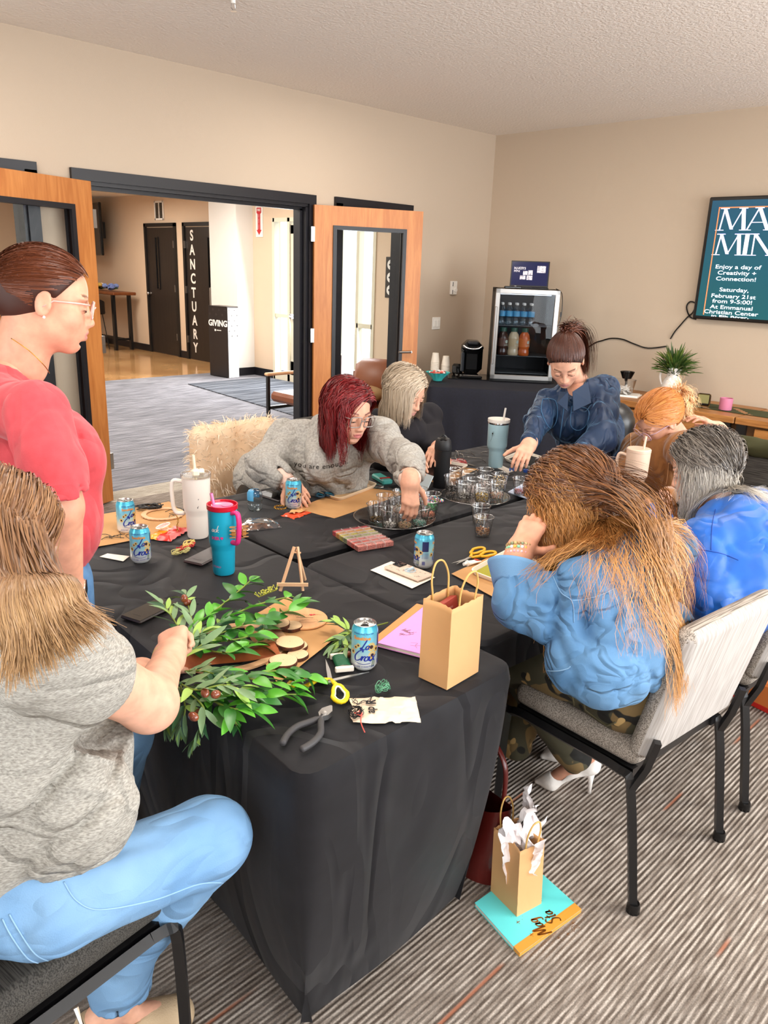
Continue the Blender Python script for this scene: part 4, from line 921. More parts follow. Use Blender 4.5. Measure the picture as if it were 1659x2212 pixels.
for x,c,cc,lb in ((-.178,'3A211A','5B3A2C','dark brown bottled coffee on the left of the lower fridge shelf'),(-.083,'C4B294','B9A27E','cream bottled coffee in the middle of the lower fridge shelf'),(.012,'BF5A24','C96A2C','orange bottled coffee on the right of the lower fridge shelf')):
    t=thing('coffee_bottle',lb,'bottle',fpos(x,.10,.226)); t.scale=(1.22,1.22,1.27); b=MB(); b.lathe([(0,0),(.036,0),(.04,.008),(.04,.03),(.037,.04),(.037,.05),(.04,.06),(.04,.12),(.034,.145),(.022,.16),(.022,.165)],20,cap=(False,False)); b.build('bottle_body',mat('cof'+c,c,rough=.2,coat=.4),t,True)
    b=MB(); b.lathe([(.0405,.062),(.0405,.118)],20,cap=(False,False)); b.build('bottle_label',mat('lab'+c,cc,rough=.4),t)
    b=MB(); b.lathe([(.025,.163),(.025,.19),(0,.19)],16); b.build('cap',mat('cap_green','1E4A3A',rough=.4),t)
    b=MB(); am=-PI/2-.15; 
    cyltext(b,'o',.05,.0412,.098,am); b.add([(.0413*math.cos(am+q*.2),.0413*math.sin(am+q*.2),.096+z) for q,z in ((-1,-.008),(0,.011),(1,-.008))],[(0,1,2)]); cyltext(b,'coffee',.016,.0412,.072,am); b.build('bottle_emblem',mat('emblem_green','0F5A43' if c!='3A211A' else 'B9C9BE',rough=.5),t,False)
# laptop on the fridge
lp=fpos(.02,.2,fh)
t=thing('laptop','open laptop with a dark slide on screen on top of the fridge','laptop',lp,fa-.1)
b=MB(); b.box((0,-.02,.008),(.34,.23,.014),bev=.004); b.build('laptop_base',BLKM,t)
MR=Euler((-.22,0,0)).to_matrix()
b=MB(); b.box(Vector((0,.09,.012))+MR@Vector((0,0,.115)),(.34,.009,.23),M=MR,bev=.003); b.build('lid',BLKM,t)
b=MB(); b.box(Vector((0,.09,.012))+MR@Vector((0,-.006,.118)),(.32,.002,.205),M=MR); o=b.build('laptop_screen',mat('laptop_navy','14183C',rough=.15,emit=.5),t)
M5=MR@Matrix(((1,0,0),(0,0,-1),(0,1,0))); oo=Vector((0,.09,.012))+MR@Vector((0,-.0078,.118))
b=MB(); text(b,"MAKER'S",.03,M5,oo+MR@Vector((-.09,0,.045)),scx=.9,bold=.0008); text(b,"MINI",.026,M5,oo+MR@Vector((-.115,0,.02)),bold=.0006)
for x,z,s1,s2 in ((.1,.04,.075,.06),(.005,.01,.04,.04),(-.04,.005,.04,.035),(-.06,-.035,.05,.035),(.0,-.035,.05,.04)): b.box(oo+MR@Vector((x,0,z)),(s1,.001,s2),M=MR)
b.build('slide_pictures',mat('slide_pics','D8D4D8',emit=.45,col2='5A4A55',scale=60),t,False)
t=thing('tape_dispenser','slim black remote lying beside the laptop on the fridge','remote',fpos(-.13,.06,fh),fa+.1); t.name='remote_control'; b=MB(); b.box((0,0,.011),(.15,.045,.02),bev=.006); b.build('remote_body',BLKP,t); b=MB(); b.lathe([(.012,0),(.012,.003)],14,(.02,0,.021)); b.build('button_ring',STEEL,t)
b=MB(); b.tube(smoothpath([fpos(hw-.03,.1,fh+.01),fpos(hw+.02,.06,fh-.03),fpos(hw+.03,.03,fh-.2),fpos(hw+.0,.0,fh-.33),fpos(hw-.02,-.01,fh-.5),fpos(hw+.05,0,.1)],6),.0035,6); q=fpos(hw+.022,.02,fh-.2); b.lathe([(.007,-.02),(.007,.02)],8,q); tag(b.build('charger_cable',BLKP,None),'thin black laptop cord hanging down the side of the fridge','cable')
# coffee maker
p=Z(1016,812,zt); t=thing('coffee_maker','black single-serve coffee maker with chrome handle on the corner table','coffee maker',(p.x,p.y,zt),fa)
b=MB(); b.box((0,.04,.17),(.2,.22,.3),bev=.05); b.box((0,-.02,.27),(.2,.3,.11),bev=.05); b.build('housing',BLKP,t)
b=MB(); b.box((0,-.09,.012),(.2,.2,.024),bev=.008); b.build('drip_tray',BLKP,t); b=MB(); b.box((0,-.09,.026),(.15,.13,.004)); b.build('drip_grate',CHROME,t)
b=MB(); b.tube(smoothpath([(-.085,-.165,.29),(-.05,-.178,.27),(0,-.182,.263),(.05,-.178,.27),(.085,-.165,.29)],5),.009,8); b.build('handle',CHROME,t,True); b=MB(); b.box((0,-.1,.315),(.1,.14,.03),bev=.012); b.build('lid',mat('dark_grey_plastic','2B2B2D',rough=.3),t); b=MB(); b.box((-.085,-.06,.14),(.03,.16,.18),bev=.01); b.build('water_tank',mat('smoked_plastic','2E3034',rough=.08),t)
t=thing('serving_mat','black serving mat under the coffee maker','mat',(p.x,p.y-.0,zt-.004),fa); b=MB(); b.box((.0,-.05,.002),(.42,.36,.004)); b.build('mat_sheet',BLKP,t)
# stacks of cups: each cup nests in the one below
CUPP=mat('paper_cup','EDE2D2',rough=.6)
def papercup(loc,label,group): t=thing('paper_cup',label,'cup',loc,group=group); b=MB(); b.lathe([(.041,0),(.042,.004),(.040,.006),(.029,.088),(0,.088)],20,cap=(False,False)); b.build('cup_wall',CUPP,t); b=MB(); b.lathe([(.0405,.001),(.043,.003),(.0405,.006)],20,cap=(False,False)); b.build('rolled_rim',CUPP,t); return t
c0=papercup((5.66,4.98,zt),'white paper cup in the left upturned stack beside the coffee maker','paper cups in the left stack')
for k in range(1,9): dup(c0,(5.66,4.98,zt+.012*k),label='topmost white paper cup of the left upturned stack' if k==8 else None)
c1=dup(c0,(5.72,4.90,zt),label='white paper cup in the shorter right upturned stack',group='paper cups in the right stack')
for k in range(1,7): dup(c1,(5.72,4.90,zt+.012*k),label='topmost white paper cup of the shorter right upturned stack' if k==6 else None)
t=thing('coffee_pod_holder','small black coffee pod holder beside the paper cup stacks','holder',(5.74,4.77,zt)); b=MB(); b.box((0,0,.05),(.09,.09,.1),bev=.02); b.build('holder_body',BLKP,t); b=MB(); b.box((.04,-.06,.035),(.1,.03,.015),M=Euler((.2,.4,.5)).to_matrix()); b.build('lever',BLKP,t)
# teal bowl with sweets
p=Z(945,822,zt); t=thing('teal_bowl','fluted teal glass bowl heaped with wrapped sweets','bowl',(p.x,p.y,zt)); TEAL=mat('teal_glass','3FB7B4',rough=.15,coat=.5)
b=MB(); b.grid(lambda u,v:((lambda r:(r*math.cos(2*PI*u),r*math.sin(2*PI*u),.075*v**.8))((.04+.065*v)*(1+.07*v*math.cos(2*PI*u*14)))),84,8,close_u=True); b.lathe([(0,.002),(.04,.002)],20); b.build('bowl_body',TEAL,t,True)
r=random.Random(8); bp_=(p.x,p.y,zt); s0=None; cols=['C0392F','F0E6E2','D96A5A','F3D9D6']
for i in range(34):
    a=r.uniform(0,2*PI);q=math.sqrt(r.random())*.075; l=(p.x+q*math.cos(a),p.y+q*math.sin(a),zt+.055+.03*(1-q/.08)+r.random()*.012)
    t=thing('wrapped_sweet',['red','white','coral','pale pink'][i%4]+' wrapped sweet heaped in the teal bowl','sweet',l,r.uniform(0,3),group='wrapped sweets in the teal bowl'); b=MB(); b.ball((0,0,0),.013,7,(1.2,1,.8)); b.add([(.014,0,0),(.024,.008,.004),(.024,-.008,-.004)],[(0,1,2)]); b.add([(-.014,0,0),(-.024,.008,.004),(-.024,-.008,-.004)],[(0,1,2)]); b.build('wrapper',mat('sweet%d'%(i%4),cols[i%4],rough=.3),t)
t=thing('glass_dish','small clear glass dish beside the coffee maker','dish',(5.62,4.62,zt)); b=MB(); b.lathe([(0,0),(.05,0),(.058,.03),(.055,.03),(.047,.004),(0,.004)],20,cap=(False,False)); b.build('dish_body',CUPG,t,True)
# ---------------------------------------------------------------- three craft tables under fitted black covers
TZ=.745
BT=mat('black_cover','0E0D11',rough=.6,spec=.22,col2='151418',sheen=.10,wr=(3.5,.010,(1,1,.35)),scale=14,bump=.12,bscale=9)
T1=[(.815,1.0),(1.505,1.0),(1.555,2.80),(.935,2.82)]; T2=[(1.535,1.13),(3.42,1.12),(3.42,1.88),(1.535,1.88)]; T3=[(1.56,1.935),(3.5,1.93),(3.52,2.66),(1.60,2.70)]
cloth('tablecloth',T1,TZ,[.72,.72,.72,.72],BT,'floor-length black fitted cover on the nearest craft table',rad=.055,wave=.010,freq=7,flare=-.075,N=260,seg=22,seed=3)
cloth('tablecloth',T2,TZ,[.10,.7,.10,.16],BT,'short black cover on the craft table nearest the denim-shirted woman',rad=.05,wave=.006,freq=12,flare=.012,seed=2)
cloth('tablecloth',T3,TZ+.004,[.10,.7,.6,.12],BT,'black cover on the far craft table holding the clear platters',rad=.06,wave=.008,freq=10,flare=.02,seed=5)
def ftable(poly,label):
    xs=[p[0] for p in poly];ys=[p[1] for p in poly]; cx,cy=sum(xs)/4,sum(ys)/4; w=max(xs)-min(xs)-.2;d=min(max(ys)-min(ys),9)-.12
    t=thing('folding_table',label,'table',(cx,cy,0)); b=MB(); b.box((0,0,.715),(w,d,.04),bev=.01); b.build('tabletop',mat('table_grey','8C8780',rough=.6),t)
    for sx in (-1,1):
        for sy in (-1,1): b=MB(); b.tube([(sx*(w/2-.1),sy*(d/2-.08),.70),(sx*(w/2-.1),sy*(d/2-.08),0)],.016,8); b.build('leg',BLKM,t)
ftable([(.98,1.06),(1.42,1.06),(1.42,2.7),(.98,2.7)],'folding table hidden under the nearest black cover'); ftable([(1.6,1.2),(3.36,1.2),(3.36,1.84),(1.6,1.84)],'folding table under the short black cover beside the denim-shirted woman'); ftable([(1.66,2.0),(3.44,2.0),(3.44,2.62),(1.66,2.62)],'folding table under the far black cover')
T=TZ+.0035
def P0(u,v,z=T): p=Z(u,v,z); return (p.x,p.y,z)
def ang(u0,v0,u1,v1,z=T): a=Z(u0,v0,z);b=Z(u1,v1,z); return math.atan2(b.y-a.y,b.x-a.x)
VIEW=lambda p: math.atan2(-p[1],-p[0])   # direction from the spot back towards where the photographer stood
# --- kraft sheets
def sheet(label,pts,m=KRAFT,z=T,th=.0012,name='kraft_paper',cat='paper',wav=.0015):
    q=[Z(u,v,z) for u,v in pts]; c=sum(q,Vector())/len(q); t=None
    b=MB(); n=len(q); 
    if n==4: b.grid(lambda u,v:((lambda p:(p.x-c.x,p.y-c.y,.001+wav*abs(math.sin(u*7+v*5))))(q[0].lerp(q[1],u).lerp(q[3].lerp(q[2],u),v))),10,10)
    else: b.prism([(p.x-c.x,p.y-c.y) for p in q],0,th)
    o=b.build(name,m,None,True,loc=(c.x,c.y,z)); return tag(o,label,cat)
sheet('brown kraft paper sheet at the far left with dark twigs of cord on it',[(168,1122),(365,1084),(440,1140),(200,1184)])
sheet('brown kraft paper sheet under the tan-lined tray of the red-haired woman',[(640,1100),(760,1050),(880,1065),(722,1121)])
sheet('brown kraft paper sheet under the wood slices by the wreath',[(520,1345),(620,1290),(745,1362),(600,1480)])
sheet('brown kraft paper sheet under the tray with the green mat',[(975,1240),(1090,1190),(1230,1250),(1085,1302)])
sheet('brown kraft paper sheet under the dark-lined tray by the black bottle',[(930,1040),(1000,1010),(1032,1014),(950,1052)])
# --- cans
def canmat():
    m=mat('can_print','8FD3E6',rough=.25,metal=.35); N,L,b=nodes(m); tc=N.new('ShaderNodeTexCoord'); sp=N.new('ShaderNodeSeparateXYZ'); L.new(tc.outputs['Object'],sp.inputs[0]); r=N.new('ShaderNodeValToRGB'); mr=N.new('ShaderNodeMapRange'); mr.inputs[1].default_value=0; mr.inputs[2].default_value=.12; L.new(sp.outputs[2],mr.inputs[0])
    e=r.color_ramp.elements; e[0].position=.16; e[0].color=lin('F3F5F2'); e[1].position=.9; e[1].color=lin('4FB9DA'); x=e.new(.45); x.color=lin('A5DCEB'); L.new(mr.outputs[0],r.inputs[0]); L.new(r.outputs[0],b.inputs['Base Color']); return m
CAN=canmat(); SUNY=mat('sunflower_yellow','F3B71E',rough=.5); SUNB=mat('sunflower_brown','3A1E12',rough=.6); INK=mat('ink_blue','1B2C8C',rough=.4); GRN=mat('stalk_green','3C5A28',rough=.5); ORG=mat('can_orange','E5912E',rough=.5)
def stroke(b,pts,w,fn,n=5):
    P=smoothpath([(x,y,0) for x,y in pts],n); V=[]
    for i,p in enumerate(P):
        a=P[max(i-1,0)];c=P[min(i+1,len(P)-1)];d=(c-a); d=d.normalized() if d.length>1e-9 else Vector((1,0,0)); nn=Vector((-d.y,d.x,0))*w*.5*(1.15-.5*abs(d.x)); V+=[fn(p.x-nn.x,p.y-nn.y),fn(p.x+nn.x,p.y+nn.y)]
    b.add(V,[(2*i,2*i+2,2*i+3,2*i+1) for i in range(len(P)-1)])
SCR={'L':([[(.35,1),(.2,.5),(.05,.05),(-.05,.12),(.05,.2),(.2,.06),(.42,.05)]],.42),'a':([[(.3,.4),(.1,.38),(.03,.15),(.15,.02),(.28,.2),(.31,.4),(.28,.1),(.4,.05)]],.4),'C':([[(.55,.8),(.5,1),(.2,.8),(.02,.35),(.15,.0),(.4,.05),(.6,.25)]],.55),'r':([[(0,.3),(.1,.42),(.08,.02),(.14,.3),(.28,.42),(.3,.36)]],.3),'o':([[(.2,.42),(.02,.25),(.08,.02),(.28,.08),(.3,.32),(.15,.4),(.35,.36)]],.36),'i':([[(.05,.4),(.05,.08),(.15,.03),(.22,.12)],[(.08,.55),(.1,.58)]],.2),'x':([[(0,.4),(.12,.36),(.25,.05),(.4,.02)],[(.38,.45),(.2,.2),(-.02,-.06)]],.4),
 'c':([[(.3,.36),(.1,.38),(.03,.12),(.18,.02),(.36,.14)]],.34),'k':([[(.12,1),(.06,.5),(.03,.02)],[(.32,.42),(.08,.2),(.2,.12),(.4,.02)]],.42),'W':([[(0,.9),(.12,.4),(.15,.02),(.35,.6),(.42,.05),(.7,.98)]],.6),'h':([[(.12,1),(.05,.02),(.18,.38),(.28,.3),(.27,.02),(.38,.06)]],.38),'t':([[(.14,.8),(.08,.1),(.2,.02)],[(0,.55),(.26,.58)]],.26),"'":([[(.06,1),(.02,.82)]],.1),'s':([[(.26,.4),(.06,.34),(.22,.18),(.1,.02),(0,.08)]],.28),'u':([[(.02,.4),(.05,.06),(.2,.06),(.28,.4),(.26,.06),(.36,.04)]],.36),'p':([[(.08,.4),(.02,-.35)],[(.06,.34),(.26,.4),(.28,.12),(.06,.06)]],.34),'?':([[(.02,.8),(.18,1),(.32,.8),(.14,.5),(.12,.26)],[(.12,.04),(.13,0)]],.36),' ':([],.3),'S':([[(.5,.85),(.3,1),(.1,.78),(.38,.4),(.25,.02),(0,.12)]],.48),'M':([[(0,0),(.14,.95),(.3,.2),(.5,1),(.58,0)]],.64),'g':([[(.3,.38),(.1,.38),(.04,.14),(.2,.05),(.3,.36),(.24,-.3),(.02,-.28)]],.36)}
def script(b,s,x,y,h,w,fn,slant=.25):
    for ch in s:
        g,ad=SCR[ch]
        for st in g: stroke(b,[(x+(px+slant*py)*h,y+py*h) for px,py in st],w,fn)
        x+=ad*h
    return x
def flower(b1,b2,x,y,r,fn,lift=0):
    for k in range(14):
        a=k*2*PI/14; a2=a+.2; q=[(x+math.cos(a)*r*.3,y+math.sin(a)*r*.3),(x+math.cos(a+.16)*r*.7,y+math.sin(a+.16)*r*.7),(x+math.cos(a)*r,y+math.sin(a)*r),(x+math.cos(a-.16)*r*.7,y+math.sin(a-.16)*r*.7)]
        b1.add([fn(*p) for p in q],[(0,3,2,1)])
    V=[fn(x+math.cos(k*PI/5)*r*.38,y+math.sin(k*PI/5)*r*.38,1) for k in range(10)]; b2.add(V,[tuple(range(10))])
def can(u,v,label,face=0,nutr=False,first=[None]):
    loc=P0(u,v); t=thing('drink_can',label,'can',loc,VIEW(loc)+face,group='blue sunflower drink cans')
    R=.0325; prof=[(.0,.004),(.022,.004),(.0245,0),(.028,.004),(R,.012),(R,.100),(.0305,.107),(.027,.113),(.0265,.116)]
    if first[0]: 
        for c in first[0].children:
            c2=c.copy(); COL.objects.link(c2); c2.parent=t
            for g in c.children: g2=g.copy(); COL.objects.link(g2); g2.parent=c2
        return t
    b=MB(); b.lathe(prof,32,cap=(False,False)); b.build('can_body',CAN,t)
    b=MB(); b.lathe([(.0262,.1155),(.0278,.1175),(.0262,.1185),(.0248,.1165),(.0238,.112),(0,.112)],28,cap=(False,False)); b.build('can_lid',STEEL,t)
    b=MB(); b.lathe([(.010,0),(.0075,.0012)],16,(.009,0,.1124),sx=1.1); b.lathe([(.0001,0),(.0076,0)],16,(.009,0,.1127),sx=1.1); b.build('opening',PRINT,t)
    b=MB(); b.tube([(math.cos(k*.52)*.007-.008,math.sin(k*.52)*.0065,.1135) for k in range(12)],.0016,5,closed=True); b.tube([(-.0,0,.1132),(.002,0,.1134)],.003,6); b.build('pull_tab',STEEL,t)
    def fn(x,y,l=0): a=x/R; rr=R+.0004+l*.0003; return (rr*math.cos(a),rr*math.sin(a),y)
    b=MB(); fn2=lambda x,y,l=0:fn(x,y,2)
    for a0 in (0,PI):
        o=a0*R
        script(b,'La',-.006+o,.060,.026,.0032,fn2); script(b,'Croix',-.023+o,.030,.030,.0034,fn2); stroke(b,[(-.02+o,.026),(0+o,.021),(.02+o,.024)],.0018,fn2)
    b.build('script_lettering',INK,t,False)['label']='dark blue script reading La Croix'
    b=MB();c=MB();d=MB()
    for a0 in (0,PI):
        o=a0*R
        for x,y,r in ((.021,.066,.013),(.024,.044,.012),(-.012,.070,.006),(-.019,.064,.006),(.036,.058,.009),(-.028,.05,.008)):
            flower(b,c,x+o,y,r,fn)
        for x in (.022,.027): stroke(d,[(x+o,.04),(x+.003+o,.025),(x+.001+o,.012)],.0018,fn)
    tag(b.build('sunflower_petals',SUNY,t,False),kind='stuff'); c.build('sunflower_centres',SUNB,t,False); d.build('sunflower_stalks',GRN,t,False)
    b=MB()
    for a0 in (0,PI): cyltext(b,'SPARKLING WATER',.006,R+.0008,.101,a0); cyltext(b,'0 CALORIE  0 SWEETENER',.0055,R+.0008,.014,a0)
    b.build('small_lettering',INK,t,False)
    b=MB()
    for a0 in (0,PI): cyltext(b,'Sunshine',.0125,R+.0008,.089,a0-.1,bold=.0004)
    b.build('flavour_lettering',ORG,t,False)
    b=MB(); 
    for i in range(6): a=PI/2+(-.32+i*.107); b.add([((R+.0009)*math.cos(a+x),(R+.0009)*math.sin(a+x),z) for x,z in ((0,.062),(.107,.062),(.107,.096),(0,.096))],[(0,1,2,3)])
    b.build('nutrition_panel',mat('panel_navy','26305F',rough=.4),t,False)
    b=MB()
    for i in range(5): cyltext(b,'lll ll llll lll lll',.005,R+.0009,.055-.004*i,PI/2)
    for i in range(14): a=PI/2-.3+i*.022; b.add([((R+.0009)*math.cos(a+x),(R+.0009)*math.sin(a+x),z) for x,z in ((0,.016),(.006+.006*(i%3),.016),(.006+.006*(i%3),.028),(0,.028))],[(0,1,2,3)])
    b.build('fine_print',INK,t,False); first[0]=t; return t
can(786,1438,'blue sunflower drink can nearest the camera, beside the green wire spool',-.1)
can(914,1223,'blue sunflower drink can turned to its nutrition panel, behind the paper bag',PI/2*-1+.15)
can(305,1211,'blue sunflower drink can in front of the other on the left, by the white card',-.05)
can(274,1147,'blue sunflower drink can standing on the kraft sheet at the far left',.35)
can(634,1096,'blue sunflower drink can by the tan-lined tray of the red-haired woman',-.1)
# --- tumblers
def tumbler(u,v,h,rt,rb,col,label,lid,straw,handle=None,band=False,step=.42,hcol=None,sc=1,lidtype='clear',lean=(0,0),hm=None):
    loc=P0(u,v); a=VIEW(loc); t=thing('tumbler',label,'tumbler',loc,a)
    m=mat('tumbler'+col,col,rough=.35,spec=.5); zs=h*step
    b=MB(); b.lathe([(0,.0),(rb*.94,0),(rb,.006),(rb*1.07,zs*.82),(rb*1.1,zs*.9),(rt*.93,zs*1.05),(rt*.96,zs*1.12),(rt,h*.93),(rt,h*.94)],36,cap=(False,False)); b.build('cup_body',m,t)
    if band: b=MB(); b.lathe([(rt+.0005,h*.90),(rt+.0012,h*.905),(rt+.0012,h*.93),(rt+.0005,h*.935)],36,cap=(False,False)); b.build('steel_band',CHROME,t)
    lm=mat('lid'+lid,lid,rough=.3) if lidtype!='clear' else CUPG
    b=MB()
    if lidtype=='solid': b.lathe([(rt,h*.935),(rt+.001,h*.94),(rt+.001,h*.985),(rt*.95,h),(0,h)],36,cap=(False,False))
    else:
        b.lathe([(rt+.0012,h*.93),(rt+.003,h*.94),(rt+.003,h*1.0),(rt-.001,h*1.0),(rt-.003,h*.965),(0,h*.965)],36,cap=(False,False))
    b.build('lid',lm,t)
    if straw:
        sx,sy,sh,scol,tl=straw; b=MB(); b.tube([(sx,sy,h*.9),(sx+tl[0],sy+tl[1],sh)],.0052,10,caps=False); b.build('straw',mat('straw'+scol,scol,rough=.4),t)
    if handle:
        ha,z0,z1,out=handle; b=MB(); c,s_=math.cos(ha),math.sin(ha)
        pts=[(rt*.9,z1),(rt+out*.75,z1+.004),(rt+out,z1-.02),(rt+out*.98,(z0+z1)/2),(rt+out*.9,z0+.02),(rt+out*.6,z0),(rt*.9,z0)]
        b.tube(smoothpath([(q*c,q*s_,z) for q,z in pts],6),.0095,10,flat=.75); b.build('handle',hm or mat('hd'+(hcol or col),hcol or col,rough=.35),t,True)
    return t,h
t,h=tumbler(428,1158,.235,.049,.037,'F1E6DA','scuffed white tumbler with side handle and straw in a clip','D9D4CE',(.005,0,.30,'EFE3C6',(.0,-.006)),(PI*.58*-1,.085,.2,.038),band=False)
b=MB(); b.box((.01,.0,.238),(.03,.025,.024),bev=.005); b.box((-.02,.02,.235),(.045,.02,.01),bev=.004); b.build('straw_clip',mat('cream_clip','EFE6D0',rough=.4),t)
b=MB(); 
for x,z,w_ in ((.1,.17,.006),(.16,.168,.003),(.12,.15,.003),(.1,.125,.002),(.05,.12,.004)): 
    r0=.0478; b.add([(r0*math.cos(x+p),r0*math.sin(x+p),z+q) for p,q in ((-w_*12,0),(0,-w_),(w_*12,w_*.6),(0,w_))],[(0,1,2,3)])
b.build('scuff_marks',mat('scuff','6F6A66',rough=.6),t,False)
tp=t
t,h=tumbler(484,1236,.228,.045,.034,'1FB2D6','bright blue tumbler with hot pink handle beside the wreath','C8102E',(.0,-.022,.262,'E58FC0',(.0,-.01)),(.62*-1+1.35,.112,.205,.028),hcol='E63A86',lidtype='open')
mR=mat('lid_red_clear','C21531',rough=.15); 
for c in t.children:
    if c.name.startswith('lid'): c.data.materials.clear(); c.data.materials.append(mR)
b=MB(); b.lathe([(.012,0),(.016,.004),(0,.004)],14,(.01,.012,.223)); b.lathe([(.030,.0),(.034,.006),(.03,.007)],20,(0,0,.218)); b.build('lid_spout',mat('lid_pink_clear','E27AA5',rough=.2),t)
b=MB(); r_=.0449
def tf(x,y,l=0): a=-.62+x/.0449; return (.0453*math.cos(a),.0453*math.sin(a),y)
script(b,'ack',-.010,.148,.022,.0022,tf); b.build('script_lettering',WHITE,t,False)['label']='white script whose visible part reads ack'
b=MB(); 
for k,(x,z) in enumerate(((-.004,.128),(.006,.128),(.013,.128))): a=-.62+x/.0449; text(b,'HER'[k],.014,Matrix(((-math.sin(a),0,math.cos(a)),(math.cos(a),0,math.sin(a)),(0,1,0))),(.0455*math.cos(a),.0455*math.sin(a),z),bold=.0004)
a=-.62+.024/.0449; V=[(.0455*math.cos(a+q/.045),.0455*math.sin(a+q/.045),.129+z) for q,z in ((0,-.005),(.005,.001),(.003,.005),(0,.003),(-.003,.005),(-.005,.001))]; b.add(V,[tuple(range(6))]); cyltext(b,'HYDRO',.009,.0348,.03,-.7); b.build('pink_lettering',mat('hot_pink','E83C8D',rough=.4),t,False)
# claw clip on its handle
hp=t.location; ca=VIEW(hp)+.73; q=Vector((math.cos(ca),math.sin(ca),0)); cl=thing('claw_clip','small tan claw clip hooked on the hot pink tumbler handle','hair clip',(hp.x+q.x*.072,hp.y+q.y*.072,hp.z+.15),ca-.6)
for s in (-1,1):
    b=MB(); 
    for k in range(4): b.tube(smoothpath([(0,s*.004,-.018+k*.012),(.0,s*.022,-.016+k*.012),(.004,s*.028,-.014+k*.011),(.006,s*.012,-.013+k*.01)],4),.0016,5)
    b.box((0,s*.016,0),(.004,.014,.024),M=Euler((0,0,s*.2)).to_matrix(),bev=.0015); tag(b.build('jaw',mat('clip_tan','B68145',rough=.3,coat=.5),cl),kind='stuff')
b=MB(); b.lathe([(.004,-.008),(.004,.008)],10,(.0,0,0)); b.build('hinge_spring',GOLD,cl)
t,h=tumbler(1070,1008,.245,.052,.036,'A9CBD6','pale blue tumbler with clear straw at the far end of the table','EDE6DE',(-.0,.02,.30,'D9D6D0',(.0,.008)),None,band=True,step=.40,lidtype='solid2')
b=MB(); 
for k in range(9): a=.55*-1+.06*math.cos(k*.7)*2; stroke(b,[(0,0),(.007*math.cos(k*.7),.011*math.sin(k*.7)),(.011*math.cos(k*.7+.3),.014*math.sin(k*.7+.3))],.0008,lambda x,y,l=0:(.0515*math.cos(-.5+x/.05),.0515*math.sin(-.5+x/.05),.175+y))
stroke(b,[(0,0),(-.004,-.02),(-.012,-.04)],.0009,lambda x,y,l=0:(.051*math.cos(-.5+x/.05),.051*math.sin(-.5+x/.05),.175+y)); b.lathe([(.0001,0),(.004,0)],8,(.0518*math.cos(-.5),.0518*math.sin(-.5),.178),Matrix.Rotation(PI/2,3,'Y')); b.build('flower_drawing',PRINT,t,False)
t,h=tumbler(1366,1079,.232,.051,.036,'E3C5AE','cream-pink tumbler with handle and straw between the two seated women','E3C5AE',(.0,.018,.287,'E3C9B0',(.0,.004)),(-PI*.55,.09,.195,.035),lidtype='solid')
# black flip-top bottle
loc=P0(952,1052); t=thing('water_bottle','matte black flip-top bottle behind the left platter','bottle',loc,VIEW(loc)); MB_=mat('matte_black','1C1C1E',rough=.5)
b=MB(); b.lathe([(0,0),(.034,0),(.036,.004),(.036,.17),(.0365,.172)],32,cap=(False,False)); b.build('bottle_body',MB_,t); b=MB(); b.lathe([(.037,.173),(.038,.176),(.0375,.195),(.034,.215),(.027,.225),(.0,.226)],32,cap=(False,False)); b.build('cap',MB_,t); b=MB(); b.box((.012,0,.222),(.035,.034,.018),bev=.006); b.tube(smoothpath([(-.01,-.018,.222),(-.014,0,.238),(-.01,.018,.222)],5),.004,8); b.build('spout_flip',BLKP,t)
# --- small upturned water bottle
loc=P0(551,1102); t=thing('small_water_bottle','stubby clear water bottle lying beside the phone, blue label on top','bottle',loc,0)
M=Euler((0,-.15,math.radians(44))).to_matrix(); b=MB(); b.lathe([(0,0),(.024,.002),(.029,.012),(.030,.03),(.026,.036),(.030,.042),(.030,.07),(.024,.082),(0,.086)],24,cap=(False,False)); b.build('bottle_body',WAT,t,True); b=MB(); b.lathe([(.0303,.045),(.0305,.072),(.025,.0825),(.012,.085)],24,cap=(False,False),a0=.3,a1=3.9); b.build('bottle_label',CAPB,t)
# --- phones
def phone(u,v,a,label,col='161314',back=False,case='2A2222',tilt=0,z=T+.001,up=True):
    loc=P0(u,v,z); t=thing('phone',label,'phone',loc,rot=(0,tilt,a)); b=MB(); b.box((0,0,.0048),(.152,.076,.0095),bev=.004); b.build('phone_case',mat('case'+case,case,rough=.35),t)
    if not back: b=MB(); b.box((0,0,.0098),(.144,.069,.001)); b.build('phone_screen',mat('phone_glass'+col,col,rough=.06,spec=.8),t); b=MB(); b.box((.066,0,.0104),(.004,.018,.0004)); b.box((-.05,.0,.0104),(.001,.03,.0002)); b.build('phone_sensor',PRINT,t)
    return t
phone(325,1322,ang(270,1345,385,1290),'black phone lying face up at the left table edge beside the wreath')
loc=P0(440,1200); t=phone(446,1205,ang(410,1215,480,1180),'dark phone with wet-looking screen leaning by the bright blue tumbler',case='3A2A2C',col='5E5B5C')
phone(590,1074,ang(560,1060,640,1085),'black phone lying face up in front of the red-haired woman',case='4A4444')
sheet('white card at the left table edge in front of the cans',[(215,1203),(232,1196),(280,1202),(266,1213)],PAPER,name='card',wav=0)
sheet('white notecards lying under the floral-cased phone',[(800,1232),(845,1213),(940,1248),(890,1272)],PAPER,z=T,name='notecard',wav=.0004)
t=phone(882,1237,ang(840,1222,925,1255),'floral-cased phone lying face down on white cards behind the paper bag',back=True,case='D9C2AE',z=T+.004)
b=MB(); b.box((-.05,.012,.0115),(.034,.036,.004),bev=.0018); o=b.build('camera_bump',BLKP,t)
for x,y in ((-.058,.02),(-.058,.004),(-.043,.012)): b=MB(); b.lathe([(.006,0),(.006,.0015),(.0,.0016)],14,(x,y,.0135)); b.build('lens',mat('lens_glass','1A1F2A',rough=.05),o)
